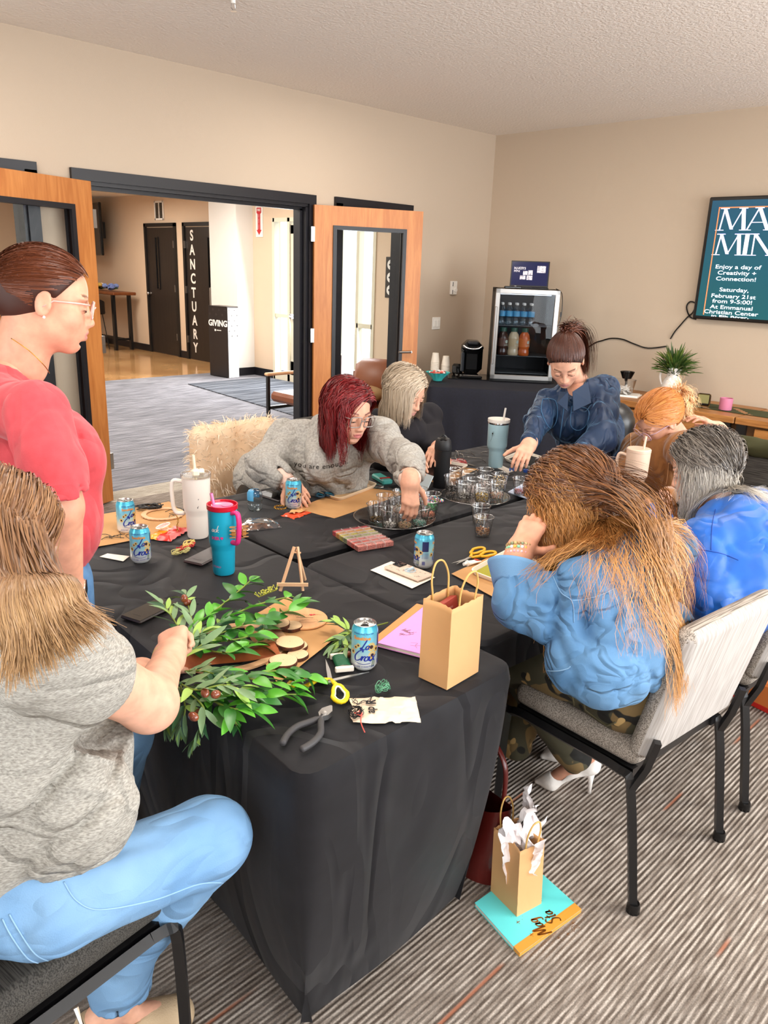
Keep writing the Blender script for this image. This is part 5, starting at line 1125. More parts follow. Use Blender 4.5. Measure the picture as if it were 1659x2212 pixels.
b=MB(); b.tube([(.008+.017*math.cos(k*.5),.017*math.sin(k*.5),.0105) for k in range(13)],.0018,6,closed=True); b.tube(smoothpath([(.008,-.014,.011),(.02,0,.022),(.008,.014,.011)],5),.0025,6,flat=2); b.build('phone_grip',mat('grip_blue','B9CEDA',rough=.3),t)
b=MB(); r=random.Random(2)
for i in range(26):
    x,y=r.uniform(-.07,.07),r.uniform(-.033,.033); 
    for k in range(4): a=r.uniform(0,6.3); b.add([(x,y,.0099),(x+.004*math.cos(a),y+.004*math.sin(a),.0099),(x+.005*math.cos(a+.5),y+.005*math.sin(a+.5),.0099)],[(0,1,2)])
tag(b.build('floral_print',mat('floral_grey','94847C',rough=.6),t,False),kind='stuff')
# --- craft bits at the left
def loop(name,label,u,v,R,n,th,m,seed,cat,z=T,flat=.4,turns=6,sq=1,rz=0,hgt=.012):
    r=random.Random(seed); loc=P0(u,v,z); b=MB(); pts=[]
    for k in range(turns*10):
        a=k*2*PI/10; rr=R*(.6+.4*r.random()); pts.append((rr*math.cos(a)*1+r.uniform(-1,1)*R*.15,rr*math.sin(a)*sq+r.uniform(-1,1)*R*.15,th+r.random()*hgt))
    b.tube(smoothpath(pts,3),th,5); o=b.build(name,m,None,True,loc=loc); o.rotation_euler=(0,0,rz); return tag(o,label,cat)
loop('cord_hank','hank of black leather cord coiled on the kraft sheet at the far left',322,1098,.05,0,.0022,BLKM,3,'cord',turns=9,sq=.55,rz=-.6,z=T+.006)
loc=P0(352,1113); t=thing('scalloped_hoop','round wooden hoop with scalloped rim on the kraft sheet at the left','hoop',loc)
b=MB(); n=120; V=[];Fc=[]
for k in range(n):
    a=2*PI*k/n; ro=.078+.0035*abs(math.sin(a*14)); 
    for rr,z in ((.062,.004),(ro,.004),(ro,.008),(.062,.008)): V.append((rr*math.cos(a),rr*math.sin(a),z))
for k in range(n):
    for j in range(4): Fc.append((k*4+j,((k+1)%n)*4+j,((k+1)%n)*4+(j+1)%4,k*4+(j+1)%4))
b.add(V,Fc); b.build('hoop_ring',WOODM,t)
loc=P0(180,1131); t=thing('wooden_disc','thin wooden disc with a leaf drawing at the far left table edge','disc',loc); b=MB(); b.lathe([(.058,.002),(.06,.003),(.06,.006),(0,.006)],36,cap=(True,False)); b.build('disc_body',WOODM,t); b=MB(); b.tube([(-.02,.0,.0066),(.02,-.01,.0066),(.025,.0,.0066),(.03,-.01,.0066)],.0009,4); b.build('leaf_drawing',PRINT,t)
def twigs(u,v,n,seed,label,sp=.05,z=T+.004):
    r=random.Random(seed); loc=P0(u,v,z); b=MB()
    for i in range(n):
        x,y=r.uniform(-sp,sp),r.uniform(-sp,sp)*.6; a=r.uniform(0,6.3); L=r.uniform(.03,.07); b.tube(smoothpath([(x,y,.001),(x+L*.5*math.cos(a),y+L*.5*math.sin(a),.004),(x+L*math.cos(a+.5),y+L*math.sin(a+.5),.001)],4),.0011,5)
    o=b.build('cord_scraps',BLKM,None,True,loc=loc); tag(o,label,'cord scraps',kind='stuff')
twigs(250,1155,9,4,'short scraps of dark cord scattered on the left kraft sheet'); twigs(390,1105,7,9,'thin black cord ends beside the scalloped hoop')
# sweet bag: yellow and red
def crumple(name,label,u,v,lx,ly,hgt,m,rz,seed,z=T,cat='wrapper',nu=26,amp=1.,parts=None,corner=.0):
    loc=P0(u,v,z); b=MB()
    def fn(a,c):
        x=(a-.5)*lx;y=(c-.5)*ly; e=min(a,1-a,c,1-c); k=min(1,e*5)
        n1=vnoise(np.array([x*1.,y,0]),30,seed); n2=vnoise(np.array([x,y,0]),75,seed+3)
        zz=.001+hgt*k*(.35+.65*n1)+amp*.004*abs(2*n2-1); return (x+.004*(n1-.5)*amp*3*(1-k),y+.004*(n2-.5)*amp*3,zz+corner*(a-.5)*(c-.5))
    b.grid(fn,nu,nu); 
    if parts: b.mi=[parts(f,nu) for f in range(len(b.f))]
    o=b.build(name,m,None,25,loc=loc); o.rotation_euler=(0,0,rz); return tag(o,label,cat)
CR=mat('sweet_red','CC2A22',rough=.3); CY=mat('sweet_yellow','EFA02B',rough=.3); CW=mat('sweet_white','F1DFCB',rough=.4)
o=crumple('sweet_bag','torn red and yellow sweet bag with striped logo beside the white tumbler',363,1154,.15,.10,.016,[CR,CY],math.radians(30),4,cat='sweet bag',parts=lambda f,nu:1 if (f//(nu-1))>12 else 0)
b=MB(); n=16; b.add([(.006+.042*math.cos(k*PI/8),.022+.017*math.sin(k*PI/8),.0285) for k in range(n)],[tuple(range(n))]); b.build('logo_panel',CW,o,False)
b=MB()
for k in range(7): b.add([(-.024+k*.009+x,.022+y,.0292) for x,y in ((0,-.011),(.004,-.011),(.006,.011),(.002,.011))],[(0,1,2,3)])
text(b,'original',.014,Matrix.Rotation(.1,3,'Z'),(-.03,-.026,.024),bold=.0002); b.build('logo_stripes',CR,o,False)
o=crumple('snack_wrapper','empty orange foil wrapper lying by the tan-lined tray',640,1112,.11,.07,.010,mat('wrapper_orange','D8502A',rough=.25,spec=.7),.2,8)
b=MB(); b.grid(lambda u,v:(-.03+.07*u,-.016+.03*v+.008*math.sin(u*5),.014+.004*math.sin(u*9+v*4)),12,5); b.build('foil_inside',mat('foil_peach','E9B074',rough=.3,metal=.3),o,True)
# thread skeins
loop('thread_skein','red embroidery thread skein near the bright blue tumbler',402,1186,.038,0,.0018,mat('thread_red','B3262A',rough=.7),5,'thread',turns=8,sq=.35,rz=.3)
loop('thread_skein','yellow-green embroidery thread tangle in front of the red skein',392,1194,.034,0,.0013,mat('thread_lime','C9BE7E',rough=.7),6,'thread',turns=9,sq=.5,rz=.1)
loop('thread_skein','cream and yellow thread skein with paper band behind the red skein',408,1178,.034,0,.0018,mat('thread_cream','E6C878',rough=.7),7,'thread',turns=6,sq=.4,rz=.5,z=T+.005)
# plastic bag with brown clippings
PB=glassmat('bag_plastic',(.9,.88,.92),refl=2.0,base=.12,rough=.12)
crumple('clippings','brown dried clippings inside the clear zip bag',552,1140,.11,.05,.022,mat('clippings_brown','8A5A33',rough=.8,col2='4A2A18',scale=60),-.35,2,cat='clippings',z=T+.002,amp=2)
crumple('plastic_bag','clear zip bag of brown clippings beside the bright blue tumbler',556,1136,.155,.105,.03,PB,-.35,5,cat='bag',z=T+.003)
crumple('gold_chain','small gold bracelet chain lying beside the can',0,0,.001,.001,.001,GOLD,0,1)
bpy.data.objects.remove(bpy.data.objects['gold_chain'])
def chain(pts,label,r=.003,m=GOLD,name='bead_chain',cat='chain',link=.005):
    P=smoothpath(pts,10); b=MB(); d=0; last=P[0]; k=0
    for p in P:
        if (p-last).length>=link: 
            Mx=(p-last).to_track_quat('X','Z').to_matrix()@Matrix.Rotation((k%2)*PI/2,3,'X'); b.tube([p+Mx@Vector((link*.8*math.cos(a*PI/4),r*.8*math.sin(a*PI/4),0)) for a in range(8)],r*.3,4,closed=True); last=p;k+=1
    return tag(b.build(name,m,None,True),label,cat)
c=Z(606,1096,T+.003); chain([c+Vector((.024*math.cos(a),.024*math.sin(a),0)) for a in np.linspace(0,5.6,10)],'gold chain bracelet lying beside the can by the tray',r=.004)
q=tp.location; a=VIEW(q)-PI*.58; h0=Vector((q.x+math.cos(a)*.08,q.y+math.sin(a)*.08,q.z)); chain([h0+Vector((0,0,.088)),h0+Vector((.004,-.012,.062)),h0+Vector((.002,-.01,.04)),h0+Vector((.0,-.012,.022))],'gold chain with charm hanging from the white tumbler handle')
# --- bead organiser box
loc=P0(783,1168); a=ang(716,1143,785,1187); 
ax0,ax1,ax2=Z(716,1151,T),Z(848,1172,T),Z(795,1135,T)
t=thing('bead_box','clear compartment box of red, pink and yellow beads on the far table',  'bead box',loc,a); Lx=(Z(785,1189,T)-Z(716,1155,T)).length; Ly=(Z(848,1170,T)-Z(785,1189,T)).length
b=MB(); b.box((0,0,.0115),(Lx,Ly,.023),bev=.003); b.build('box_shell',CUPG,t)
bc=['D64A55','E3A24D','C8C45A','9FB37A','E38A84','D66A5E','CB7F74']
b=MB(); r=random.Random(4); mats=[mat('bead_'+c,c,rough=.35,col2='7A4038',scale=230,kind='voronoi',contrast=(.5,.9)) for c in bc]
for i in range(7):
    for j in range(4): b.mat(i); b.box((-Lx/2+(i+.5)*Lx/7,-Ly/2+(j+.5)*Ly/4,.0095),(Lx/7-.002,Ly/4-.002,.016))
tag(b.build('beads',mats,t),kind='stuff')
b=MB()
for i in range(1,7): b.box((-Lx/2+i*Lx/7,0,.012),(.0012,Ly-.002,.02))
for j in range(1,4): b.box((0,-Ly/2+j*Ly/4,.012),(Lx-.002,.0012,.02))
b.build('dividers',mat('frosted','E8D9D4',rough=.3),t)
b=MB(); b.box((0,-Ly/2-.001,.014),(.03,.004,.012)); b.build('latch',CUPG,t)
# --- trays
def tray(cu,label,lin_c,corners,inner_m,z=T+.002,hh=.016):
    q=[Z(u,v,z) for u,v in corners]; c=sum(q,Vector())/4; t=thing('craft_tray',label,'tray',(c.x,c.y,z)); q=[p-Vector((c.x,c.y,0)) for p in q]
    def rr(k,zz,n=5):
        out=[]
        for i in range(4):
            a,b_,d=q[i-1],q[i],q[(i+1)%4]; s=.12; A=b_.lerp(a,s);E=b_.lerp(d,s)
            for j in range(n): w=j/(n-1); p=A*(1-w)**2+b_*2*w*(1-w)+E*w*w; out.append((p.x*k,p.y*k,zz))
        return out
    rings=[rr(.93,0),rr(1,hh*.9),rr(1,hh),rr(.965,hh),rr(.91,.003),rr(.5,.003),rr(.01,.003)]; n=len(rings[0]); V=[p for R_ in rings for p in R_]
    Fc=[(j*n+i,j*n+(i+1)%n,(j+1)*n+(i+1)%n,(j+1)*n+i) for j in range(len(rings)-1) for i in range(n)]; b=MB(); b.add(V,Fc); b.build('tray_body',mat(lin_c[0],lin_c[1],rough=.45),t)
    b=MB(); k=rr(.895,.0045); b.add(k,[tuple(range(len(k)))]); b.build('tray_liner',inner_m,t); return t
TW=('tray_white','EFE4D4')
TA=[(655,1058),(745,1029),(818,1052),(732,1085)]; tray('a','cream craft tray lined with tan paper before the red-haired woman',('tray_cream','E9D5B8'),TA,mat('tan_paper','D9B486',rough=.8))
TB=[(842,1022),(895,993),(1013,1012),(985,1030)]; tray('b','white craft tray with brown mat before the blonde woman',TW,[(840,1020),(905,990),(1015,1010),(950,1040)],mat('brown_mat','4A2C20',rough=.9))
tray('c','white craft tray with black mat before the woman in navy',TW,[(1086,995),(1125,978),(1225,1008),(1185,1028)],mat('black_mat','111013',rough=.9))
tray('d','white craft tray with brown mat before the ginger-haired woman',TW,[(1335,1090),(1395,1052),(1480,1066),(1440,1106)],mat('brown_mat2','7A5F4C',rough=.9))
tray('e','white craft tray with green mat by the elbow of the denim-shirted woman',TW,[(1012,1240),(1100,1192),(1190,1235),(1115,1280)],mat('green_mat','A09A35',rough=.9))
def beads(u,v,rx,ry,n,R,cols,label,z=T,seed=0,pile=.006,rz=0,name='beads',parent=None,c=None):
    r=random.Random(seed); b=MB(); loc=P0(u,v,z) if c is None else c
    ms=[mat('bd'+x,x,rough=.2,spec=.7,metal=.5 if x in('B08A3A','8E8A84','C8C4BC') else 0) for x in cols]
    for i in range(n):
        a=r.uniform(0,2*PI);q=math.sqrt(r.random()); x,y=rx*q*math.cos(a),ry*q*math.sin(a); x,y=x*math.cos(rz)-y*math.sin(rz),x*math.sin(rz)+y*math.cos(rz)
        b.mat(r.randrange(len(cols))); k=R*r.uniform(.8,1.2); zz=k+pile*(1-q*q)*r.random()
        b.add([(x+k,y,zz),(x,y+k,zz),(x-k,y,zz),(x,y-k,zz),(x,y,zz+k),(x,y,zz-k)],[(0,1,4),(1,2,4),(2,3,4),(3,0,4),(1,0,5),(2,1,5),(3,2,5),(0,3,5)])
    o=b.build(name,ms,parent,True,loc=None if parent else loc); 
    if not parent: tag(o,label,'beads')
    return tag(o,kind='stuff')
zt_=T+.0065
beads(748,1048,.06,.024,420,.0022,['1B1918','2B2826','C9BDAE','8E8A84'],'black and clear seed beads heaped on the tan-lined tray',z=zt_,rz=-.6,pile=.012)
beads(975,1012,.03,.02,40,.0025,['C8C4BC','E8E4DC'],'a few clear beads on the brown mat by the black bottle',z=zt_,rz=-.5,seed=2)
beads(1170,1003,.04,.016,60,.0028,['E8E4DC','B08A3A','C8C4BC'],'pearl and gold beads on the black mat before the woman in navy',z=zt_,rz=-.7,seed=3)
# --- platters and cups
def cupthing(loc,label,group,proto=[None]):
    if proto[0]: return dup(proto[0],loc,label=label,group=group)
    t=thing('clear_cup',label,'cup',loc,group=group); b=MB(); b.lathe([(0,.0015),(.0235,.0015),(.0245,.004),(.0335,.064),(.0345,.066),(.0335,.0665),(.0325,.064),(.0238,.005),(0,.0035)],28,cap=(False,False)); b.build('cup_wall',CUPG,t,True); b=MB(); b.lathe([(.0338,.0645),(.0352,.0655),(.0338,.0668),(.0328,.0655),(.0338,.0645)],28,cap=(False,False)); b.build('cup_rim',glassmat('rim_plastic',(.9,.9,.9),refl=2.,base=.25,rough=.05),t,True); t.scale=(1.13,1.13,1.13); proto[0]=t; return t
def fill(loc,cols,h,label,seed,n=150,R=.0024,rt=.024):
    r=random.Random(seed); b=MB(); ms=[mat('bd'+x,x,rough=.2,spec=.7,metal=.5 if x in('B08A3A','8E8A84','C8C4BC') else 0) for x in cols]
    for i in range(n):
        a=r.uniform(0,2*PI); z=.005+h*r.random(); rr=(.0225+.009*z/.064-R); q=rr*(1 if r.random()<.55 and z<h else math.sqrt(r.random())); x,y=q*math.cos(a),q*math.sin(a); k=R*r.uniform(.85,1.15); b.mat(r.randrange(len(cols))); zz=z+k
        b.add([(x+k,y,zz),(x,y+k,zz),(x-k,y,zz),(x,y-k,zz),(x,y,zz+k),(x,y,zz-k)],[(0,1,4),(1,2,4),(2,3,4),(3,0,4),(1,0,5),(2,1,5),(3,2,5),(0,3,5)])
    o=b.build('beads',ms,None,True,loc=loc); tag(o,label,'beads',kind='stuff'); o.scale=(1.11,1.11,1.1)
def platter(u,v,R,label):
    loc=P0(u,v); t=thing('clear_platter',label,'platter',loc); b=MB(); b.lathe([(0,.002),(R*.6,.002),(R*.62,.004),(R*.9,.007),(R,.012),(R+.001,.0135),(R-.002,.0135),(R*.9,.009),(R*.6,.005),(0,.005)],56,cap=(False,False)); b.build('platter_dish',CUPG,t,True)
    b=MB(); b.lathe([(R-.003,.011),(R+.0015,.0125),(R-.002,.0145),(R-.003,.011)],56,cap=(False,False)); b.build('platter_rim',MATS.get('x') or bpy.data.materials['rim_plastic'] if 'rim_plastic' in bpy.data.materials else CUPG,t,True); return t
pz=T+.0055
sp=thing  # keep
cA=cupthing(P0(1042,1157),'clear cup of bronze beads standing alone nearest the denim-shirted woman','loose bead cups'); fill(P0(1042,1157),['C98A5A','8A5A3A','E0B48A'],.020,'bronze and copper beads in the nearest loose cup',1)
cupthing(P0(1036,1131),'clear cup of pale gold beads just behind the nearest loose cup','loose bead cups'); fill(P0(1036,1131),['B08A3A','E8D0A0','C8C4BC'],.022,'pale gold beads in the cup behind the nearest loose cup',2)
platter(852,1122,.16,'round clear platter of bead cups within reach of the red-haired woman'); platter(1026,1076,.15,'round clear platter of bead cups to the right of the black bottle')
def _v(k): return ['front','left','right','back'][k%4]
PL1=[((812,1128),['6E5A40','B08A3A','3A3026'],.012,'dark gold beads in the leftmost cup of the left platter','leftmost'),((842,1140),['EDE8E0','C8C4BC'],.010,'white crystal beads in the front-left cup of the left platter','front left'),((874,1142),['E5B896','E8D0A0'],.014,'gold-cream beads in the front middle cup of the left platter','front middle'),((906,1136),['7FC8B0','CFE8DC'],.012,'mint beads in the front-right cup of the left platter','front right, with mint beads'),((925,1120),['E08A6A','F0B8A0'],.016,'salmon beads in the right cup of the left platter','right, with salmon beads'),((931,1104),['39B86A','6AD890'],.02,'bright green beads in the right rear cup of the left platter','right rear, with green beads'),((858,1116),['EBD8B8','F6ECD8','B08A3A'],.034,'cream beads in the centre cup of the left platter','centre'),((890,1110),['C8C4BC','8E8A84'],.012,'silver beads in the centre-right cup of the left platter','centre right'),((866,1098),['8A6A4A','C8C4BC'],.012,'bronze beads in the back cup of the left platter','back'),((903,1092),['E07AA0','F2B8CC','F0D040'],.03,'pink and yellow beads in the back-right cup of the left platter','back right, being dipped into'),((832,1108),['3A3026','8E8A84'],.014,'dark beads in the back-left cup of the left platter','back left')]
PL2=[((975,1063),['1B1918','3A3026'],.016,'black beads in the leftmost cup of the right platter','leftmost'),((1001,1078),['C8C4BC','8E8A84','3A3026'],.012,'gunmetal beads in the front-left cup of the right platter','front left'),((1040,1086),['B08A3A','E0C070'],.030,'gold beads in the front cup of the right platter','front, with gold beads'),((1072,1078),['E8C8A0','F0B8A0','EDE8E0'],.018,'peach beads in the front-right cup of the right platter','front right'),((1078,1058),['E8C48A','F0D8A8'],.05,'pale gold pearls filling the right cup of the right platter','right, full of pale gold pearls'),((1020,1070),['EBD8D0','F6ECE8'],.03,'blush white beads in the centre cup of the right platter','centre'),((1047,1066),['EDE8E0','E5C8C0'],.04,'blush crystal beads in the centre-right cup of the right platter','centre right'),((1008,1053),['EDE8E0'],.008,'white beads in the back middle cup of the right platter','back middle'),((980,1047),['C98A5A'],.010,'copper beads in the back-left cup of the right platter','back left'),((1046,1047),['C8C4BC'],.008,'silver beads in the back-right cup of the right platter','back right')]
for PL,nm in ((PL1,'left'),(PL2,'right')):
    for i,((u,v),cols,h,bl,pos) in enumerate(PL):
        l=P0(u,v,pz); cupthing(l,'clear cup of beads on the %s platter, %s'%(nm,pos),'bead cups on the %s platter'%nm); fill(l,cols,h,bl,20+i)
# square tray with two cups
q=[Z(u,v,T) for u,v in ((1098,1065),(1130,1048),(1195,1055),(1150,1082))]; c=sum(q,Vector())/4; t=thing('acrylic_square','square clear acrylic tray holding two bead cups','tray',(c.x,c.y,T)); b=MB(); b.prism([(p.x-c.x,p.y-c.y) for p in q],0,.004); b.build('acrylic_sheet',mat('frosted_blue','B9C4DC',rough=.2,trans=.0),t)
b=MB(); b.tube([(p.x-c.x,p.y-c.y,.005) for p in q],.0025,6,closed=True); b.build('raised_edge',mat('frosted_edge','D5DEEE',rough=.2),t)
for (u,v),cols,h,bl,cl_ in (((1123,1068),['E08A8A','F0B8C0','B0705A'],.014,'pink and copper beads in the left cup on the square tray','clear cup of pink beads on the square acrylic tray'),((1163,1072),['1B1918','3A3026'],.012,'black seed beads in the right cup on the square tray','clear cup of black beads on the square acrylic tray')):
    l=P0(u,v,T+.005); cupthing(l,cl_,'bead cups on the square tray'); fill(l,cols,h,bl,50+u)
# turquoise organiser, clear lids and bag of neon beads
t=thing('turquoise_pouch','turquoise pencil box behind the left platter',  'box',P0(825,1040),ang(800,1030,850,1060)); b=MB(); b.box((0,0,.012),(.13,.05,.024),bev=.006); b.build('box_body',mat('turquoise','57B8AE',rough=.4),t); b=MB(); b.box((.03,-.0,.0245),(.012,.05,.003)); b.build('striped_band',CR,t)
t=thing('clear_lid_box','flat clear lidded box standing open behind the left platter','box',P0(878,1065),ang(840,1055,905,1080)); b=MB(); b.box((0,0,.008),(.16,.09,.016),bev=.002); b.build('box_shell',CUPG,t); b=MB(); b.box((.0,.06,.045),(.16,.004,.09),M=Euler((-.5,0,0)).to_matrix()); b.build('open_lid',mat('frosted_blue2','C9D6DA',rough=.25),t); b=MB(); b.box((.01,0,.006),(.06,.05,.006)); b.build('label_card',mat('mint_card','A8D8CC',rough=.6),t)
t=thing('clear_jar_lid','round clear lid lying at the corner of the tan-lined tray','lid',P0(812,1053)); b=MB(); b.lathe([(0,.001),(.034,.001),(.036,.008),(.033,.009),(0,.006)],28,cap=(False,False)); b.build('lid_disc',CUPG,t,True)
loc=P0(932,1084); beads(932,1084,.055,.035,420,.0034,['E84A6A','F7D84A','38B8C8','8AD84A','F09AC0','F8F8F0','3A8AD0'],'neon pony beads spilling in a clear bag beside the left platter',z=T+.002,seed=9,pile=.018,rz=-.4)
# scissors builder (local: blades along +x)
def scissors(u,v,a,label,hcol,op=.3,L=.1,z=T,steel=True,hl=.075,inner=None,dark=None):
    loc=P0(u,v,z+.002); t=thing('scissors',label,'scissors',loc,a); hm=mat('grip'+hcol,hcol,rough=.35)
    for s in (-1,1):
        M=Matrix.Rotation(s*op,3,'Z'); b=MB(); z0=.002+.0022*(s>0); b.prism([(-.012,-.004*s),(0,-.007*s),(L*.5,-.006*s),(L,.0),(L*.5,.003*s),(-.01,.004*s)][::s],z0,z0+.0018,M); o=b.build('blade',STEEL,t)
        b=MB(); hx=-.01-hl*.62; hy=-s*.016
        ring=[M@Vector((hx+hl*.42*math.cos(k*PI/8)*(1.05 if s>0 else .95),hy+.016*math.sin(k*PI/8)*(1.15 if math.cos(k*PI/8)<0 else .85),.006)) for k in range(16)]
        b.tube(ring,.0052,8,closed=True); b.tube([M@Vector((hx+hl*.4,hy*.9,.006)),M@Vector((.004,-s*.003,.005))],[.006,.0045],8); b.build('grip',hm,t,True)
        if inner: b=MB(); b.tube([Vector((p.x,p.y,.0065)) for p in [M@Vector((hx+(hl*.42-.0045)*math.cos(k*PI/8),hy+.0115*math.sin(k*PI/8)*(1.15 if math.cos(k*PI/8)<0 else .85),.0065)) for k in range(16)]],.0028,6,closed=True); b.build('grip_lining',mat('lin'+inner,inner,rough=.5),t,True)
    b=MB(); b.lathe([(.004,.001),(.004,.0075),(0,.008)],12); b.build('pivot',STEEL,t); return t
scissors(712,1474,ang(712,1475,746,1445),'yellow-handled scissors lying open between the wreath and the can','F2CF1E',op=.62,inner='F4EDE0',L=.105,hl=.085)
scissors(1018,1206,ang(1040,1196,965,1225),'orange-yellow scissors lying beside the glue tube','E9AE24',op=.1,L=.1,hl=.09)
scissors(690,1066,ang(715,1074,668,1047),'black and teal scissors lying on the tan-lined tray','1F3A4C',op=.1,L=.07,z=zt_,hl=.06,inner='2F8AA8')
scissors(1006,1003,ang(985,998,1040,1014),'red-handled scissors beside the black bottle','B03A3A',op=.08,L=.07,hl=.07,inner='E8D8D0',z=T)
# pliers
loc=P0(692,1560); t=thing('pliers','grey-handled wire cutter pliers lying on the near corner of the black cover','pliers',loc,ang(650,1610,715,1545)); GP=mat('plier_grip','3D3B3C',rough=.55)
for s in (-1,1):
    b=MB(); b.tube(smoothpath([(.012,-s*.004,.009),(-.02,s*.012,.009),(-.05,s*.028,.009),(-.085,s*.030,.009),(-.118,s*.022,.009)],6),[.0055]*4+[.0075]*20+[.006],10); b.build('handle',GP,t,True)
    b=MB(); b.prism([(.0,s*.003),(.012,s*.012),(.03,s*.013),(.048,s*.003),(.05,0),(.02,0)][::s],.003,.015); b.build('jaw',STEEL,t)
b=MB(); b.lathe([(.007,.002),(.007,.017),(0,.0175)],14,(.014,0,0)); b.build('pivot',STEEL,t)
# wire spool
loc=P0(738,1437); t=thing('wire_spool','small white card spool of green florist wire beside the near can','spool',loc,ang(745,1452,731,1418)); WG=mat('wire_green','17603C',rough=.4)
for s in (-1,1): b=MB(); b.box((s*.034,0,.008),(.010,.046,.014),bev=.002); b.build('spool_end',CUPP,t)
b=MB(); b.box((0,0,.008),(.06,.026,.01)); b.build('spool_core',CUPP,t)
b=MB(); r=random.Random(1)
for k in range(26): x=-.027+k*.0021; b.tube([(x+r.uniform(-.001,.001),.0185*math.cos(a),.009+.0085*math.sin(a)) for a in np.linspace(0,2*PI,10)[:-1]],.0012,5,closed=True)
tag(b.build('wire_windings',WG,t,True),kind='stuff')
# glue tube
loc=P0(1014,1222,T); t=thing('glue_tube','small white glue tube with red stripe beside the orange-yellow scissors','tube',loc,ang(990,1228,1040,1214)); b=MB(); b.grid(lambda u,v:(-.01+.055*v,.011*math.cos(2*PI*u)*(1+.15*v),.010+.009*math.sin(2*PI*u)*(1-.85*v)),20,8,close_u=True); b.build('tube_body',WHITE,t,True); b=MB(); b.lathe([(.0,-.028),(.0055,-.028),(.006,-.014),(.010,-.013),(.011,-.009)],14,(0,0,.011),Matrix.Rotation(PI/2,3,'Y'),cap=(False,False)); b.build('cap',WHITE,t); b=MB(); b.box((.034,0,.0145),(.016,.016,.001),M=Euler((0,.25,0)).to_matrix()); b.build('red_stripe',CR,t)
# glasses on the table
GF=mat('glasses_frame','9A948C',rough=.25,metal=.6)
def eyeglasses(parent,fr,m,w=.052,hh=.040,z0=.0,x0=.098,lens=True,rad=.0016,temple=.105,gap=.016,square=.25):
    for s in (-1,1):
        cy=s*(gap/2+w/2); pts=[]
        for k in range(20):
            a=2*PI*k/20; cc,ss=math.cos(a),math.sin(a); e=2/(2+square*4); pts.append(fr.w((x0-.12*abs(cy+w/2*cc)**1.0*.6,cy+w/2*math.copysign(abs(cc)**e,cc),z0+hh/2*math.copysign(abs(ss)**e,ss))))
        b=MB(); b.tube(pts,rad,6,closed=True); wpart('rim',b,m,parent,True)
        if lens: b=MB(); b.add([Vector(p) for p in pts],[tuple(range(20))]); wpart('lens',b,GLASS,parent,True)
        b=MB(); b.tube([fr.w((x0-.012,s*(gap/2+w),z0+hh*.3)),fr.w((x0-.03,s*(.071),z0+hh*.28)),fr.w((x0-temple*.85,s*.078,z0+hh*.1)),fr.w((x0-temple-.012,s*.077,z0-.02))],rad*1.1,6); wpart('temple',b,m,parent,True)
    b=MB(); b.tube([fr.w((x0,-gap/2,z0+.004)),fr.w((x0+.003,0,z0+.008)),fr.w((x0,gap/2,z0+.004))],rad,6); wpart('bridge',b,m,parent,True)
c=Z(1002,985,T+.022); t=thing('eyeglasses','folded-open eyeglasses lying behind the black bottle','eyeglasses',(c.x,c.y,T)); f_=Frame((c.x,c.y,T+.022),(-.9,.5,0)); eyeglasses(t,f_,GF,x0=.03,temple=.11)
# fork-like bent wires by the glasses
t=thing('bracelet_clasp','thin silver clasp lying behind the pale blue tumbler','clasp',P0(1045,978)); b=MB(); b.tube([(-.03,0,.002),(0,.008,.003),(.03,0,.002)],.0015,5); b.tube([(.0,.0,.003),(.03,.012,.002)],.0012,5); b.build('wire_clasp',STEEL,t)
# blue ribbon rolls and card before tray c
t=thing('ribbon_roll','small roll of blue ribbon beside the white tray edge','ribbon',P0(1136,1020)); b=MB(); b.lathe([(.006,0),(.014,0),(.014,.014),(.006,.014),(.006,0)],18,(0,0,.0),cap=(False,False)); b.build('ribbon_coil',mat('ribbon_blue','2B4E9C',rough=.4),t)
t=thing('ribbon_roll','blue ribbon curl on a pale card beside the pale blue tumbler','ribbon',P0(1108,1018)); b=MB(); b.tube(smoothpath([(-.025,0,.005),(-.01,.01,.015),(.0,-.005,.004),(.015,.005,.014),(.028,0,.004)],5),.004,6,flat=.4); b.build('ribbon_coil',MATS['ribbon_blue'],t,True)
sheet('pale card under the blue ribbon by the pale blue tumbler',[(1075,1012),(1085,1006),(1110,1018),(1098,1022)],PAPER,name='card',wav=0)
# --- easel
loc=P0(640,1268); t=thing('mini_easel','miniature pale wooden easel standing behind the wreath','easel',loc,VIEW(loc)); EW=mat('easel_wood','E6BC93',rough=.5)
top=(-.004,0,.128)
for nm,b0,b1 in (('leg',(.03,-.048,.0),(-.002,-.006,.13)),('leg',(.03,.02,.0),(-.002,.004,.13)),('rear_leg',(-.055,.028,.0),(-.008,.002,.118))):
    b=MB(); b.bar(b0,b1,.006,.008); b.build(nm,EW,t)
b=MB(); b.bar((.031,-.058,.022),(.031,.036,.020),.006,.010); b.build('ledge',EW,t); b=MB(); b.bar((-.004,-.014,.112),(-.004,.014,.110),.004,.004); b.build('peg',EW,t)
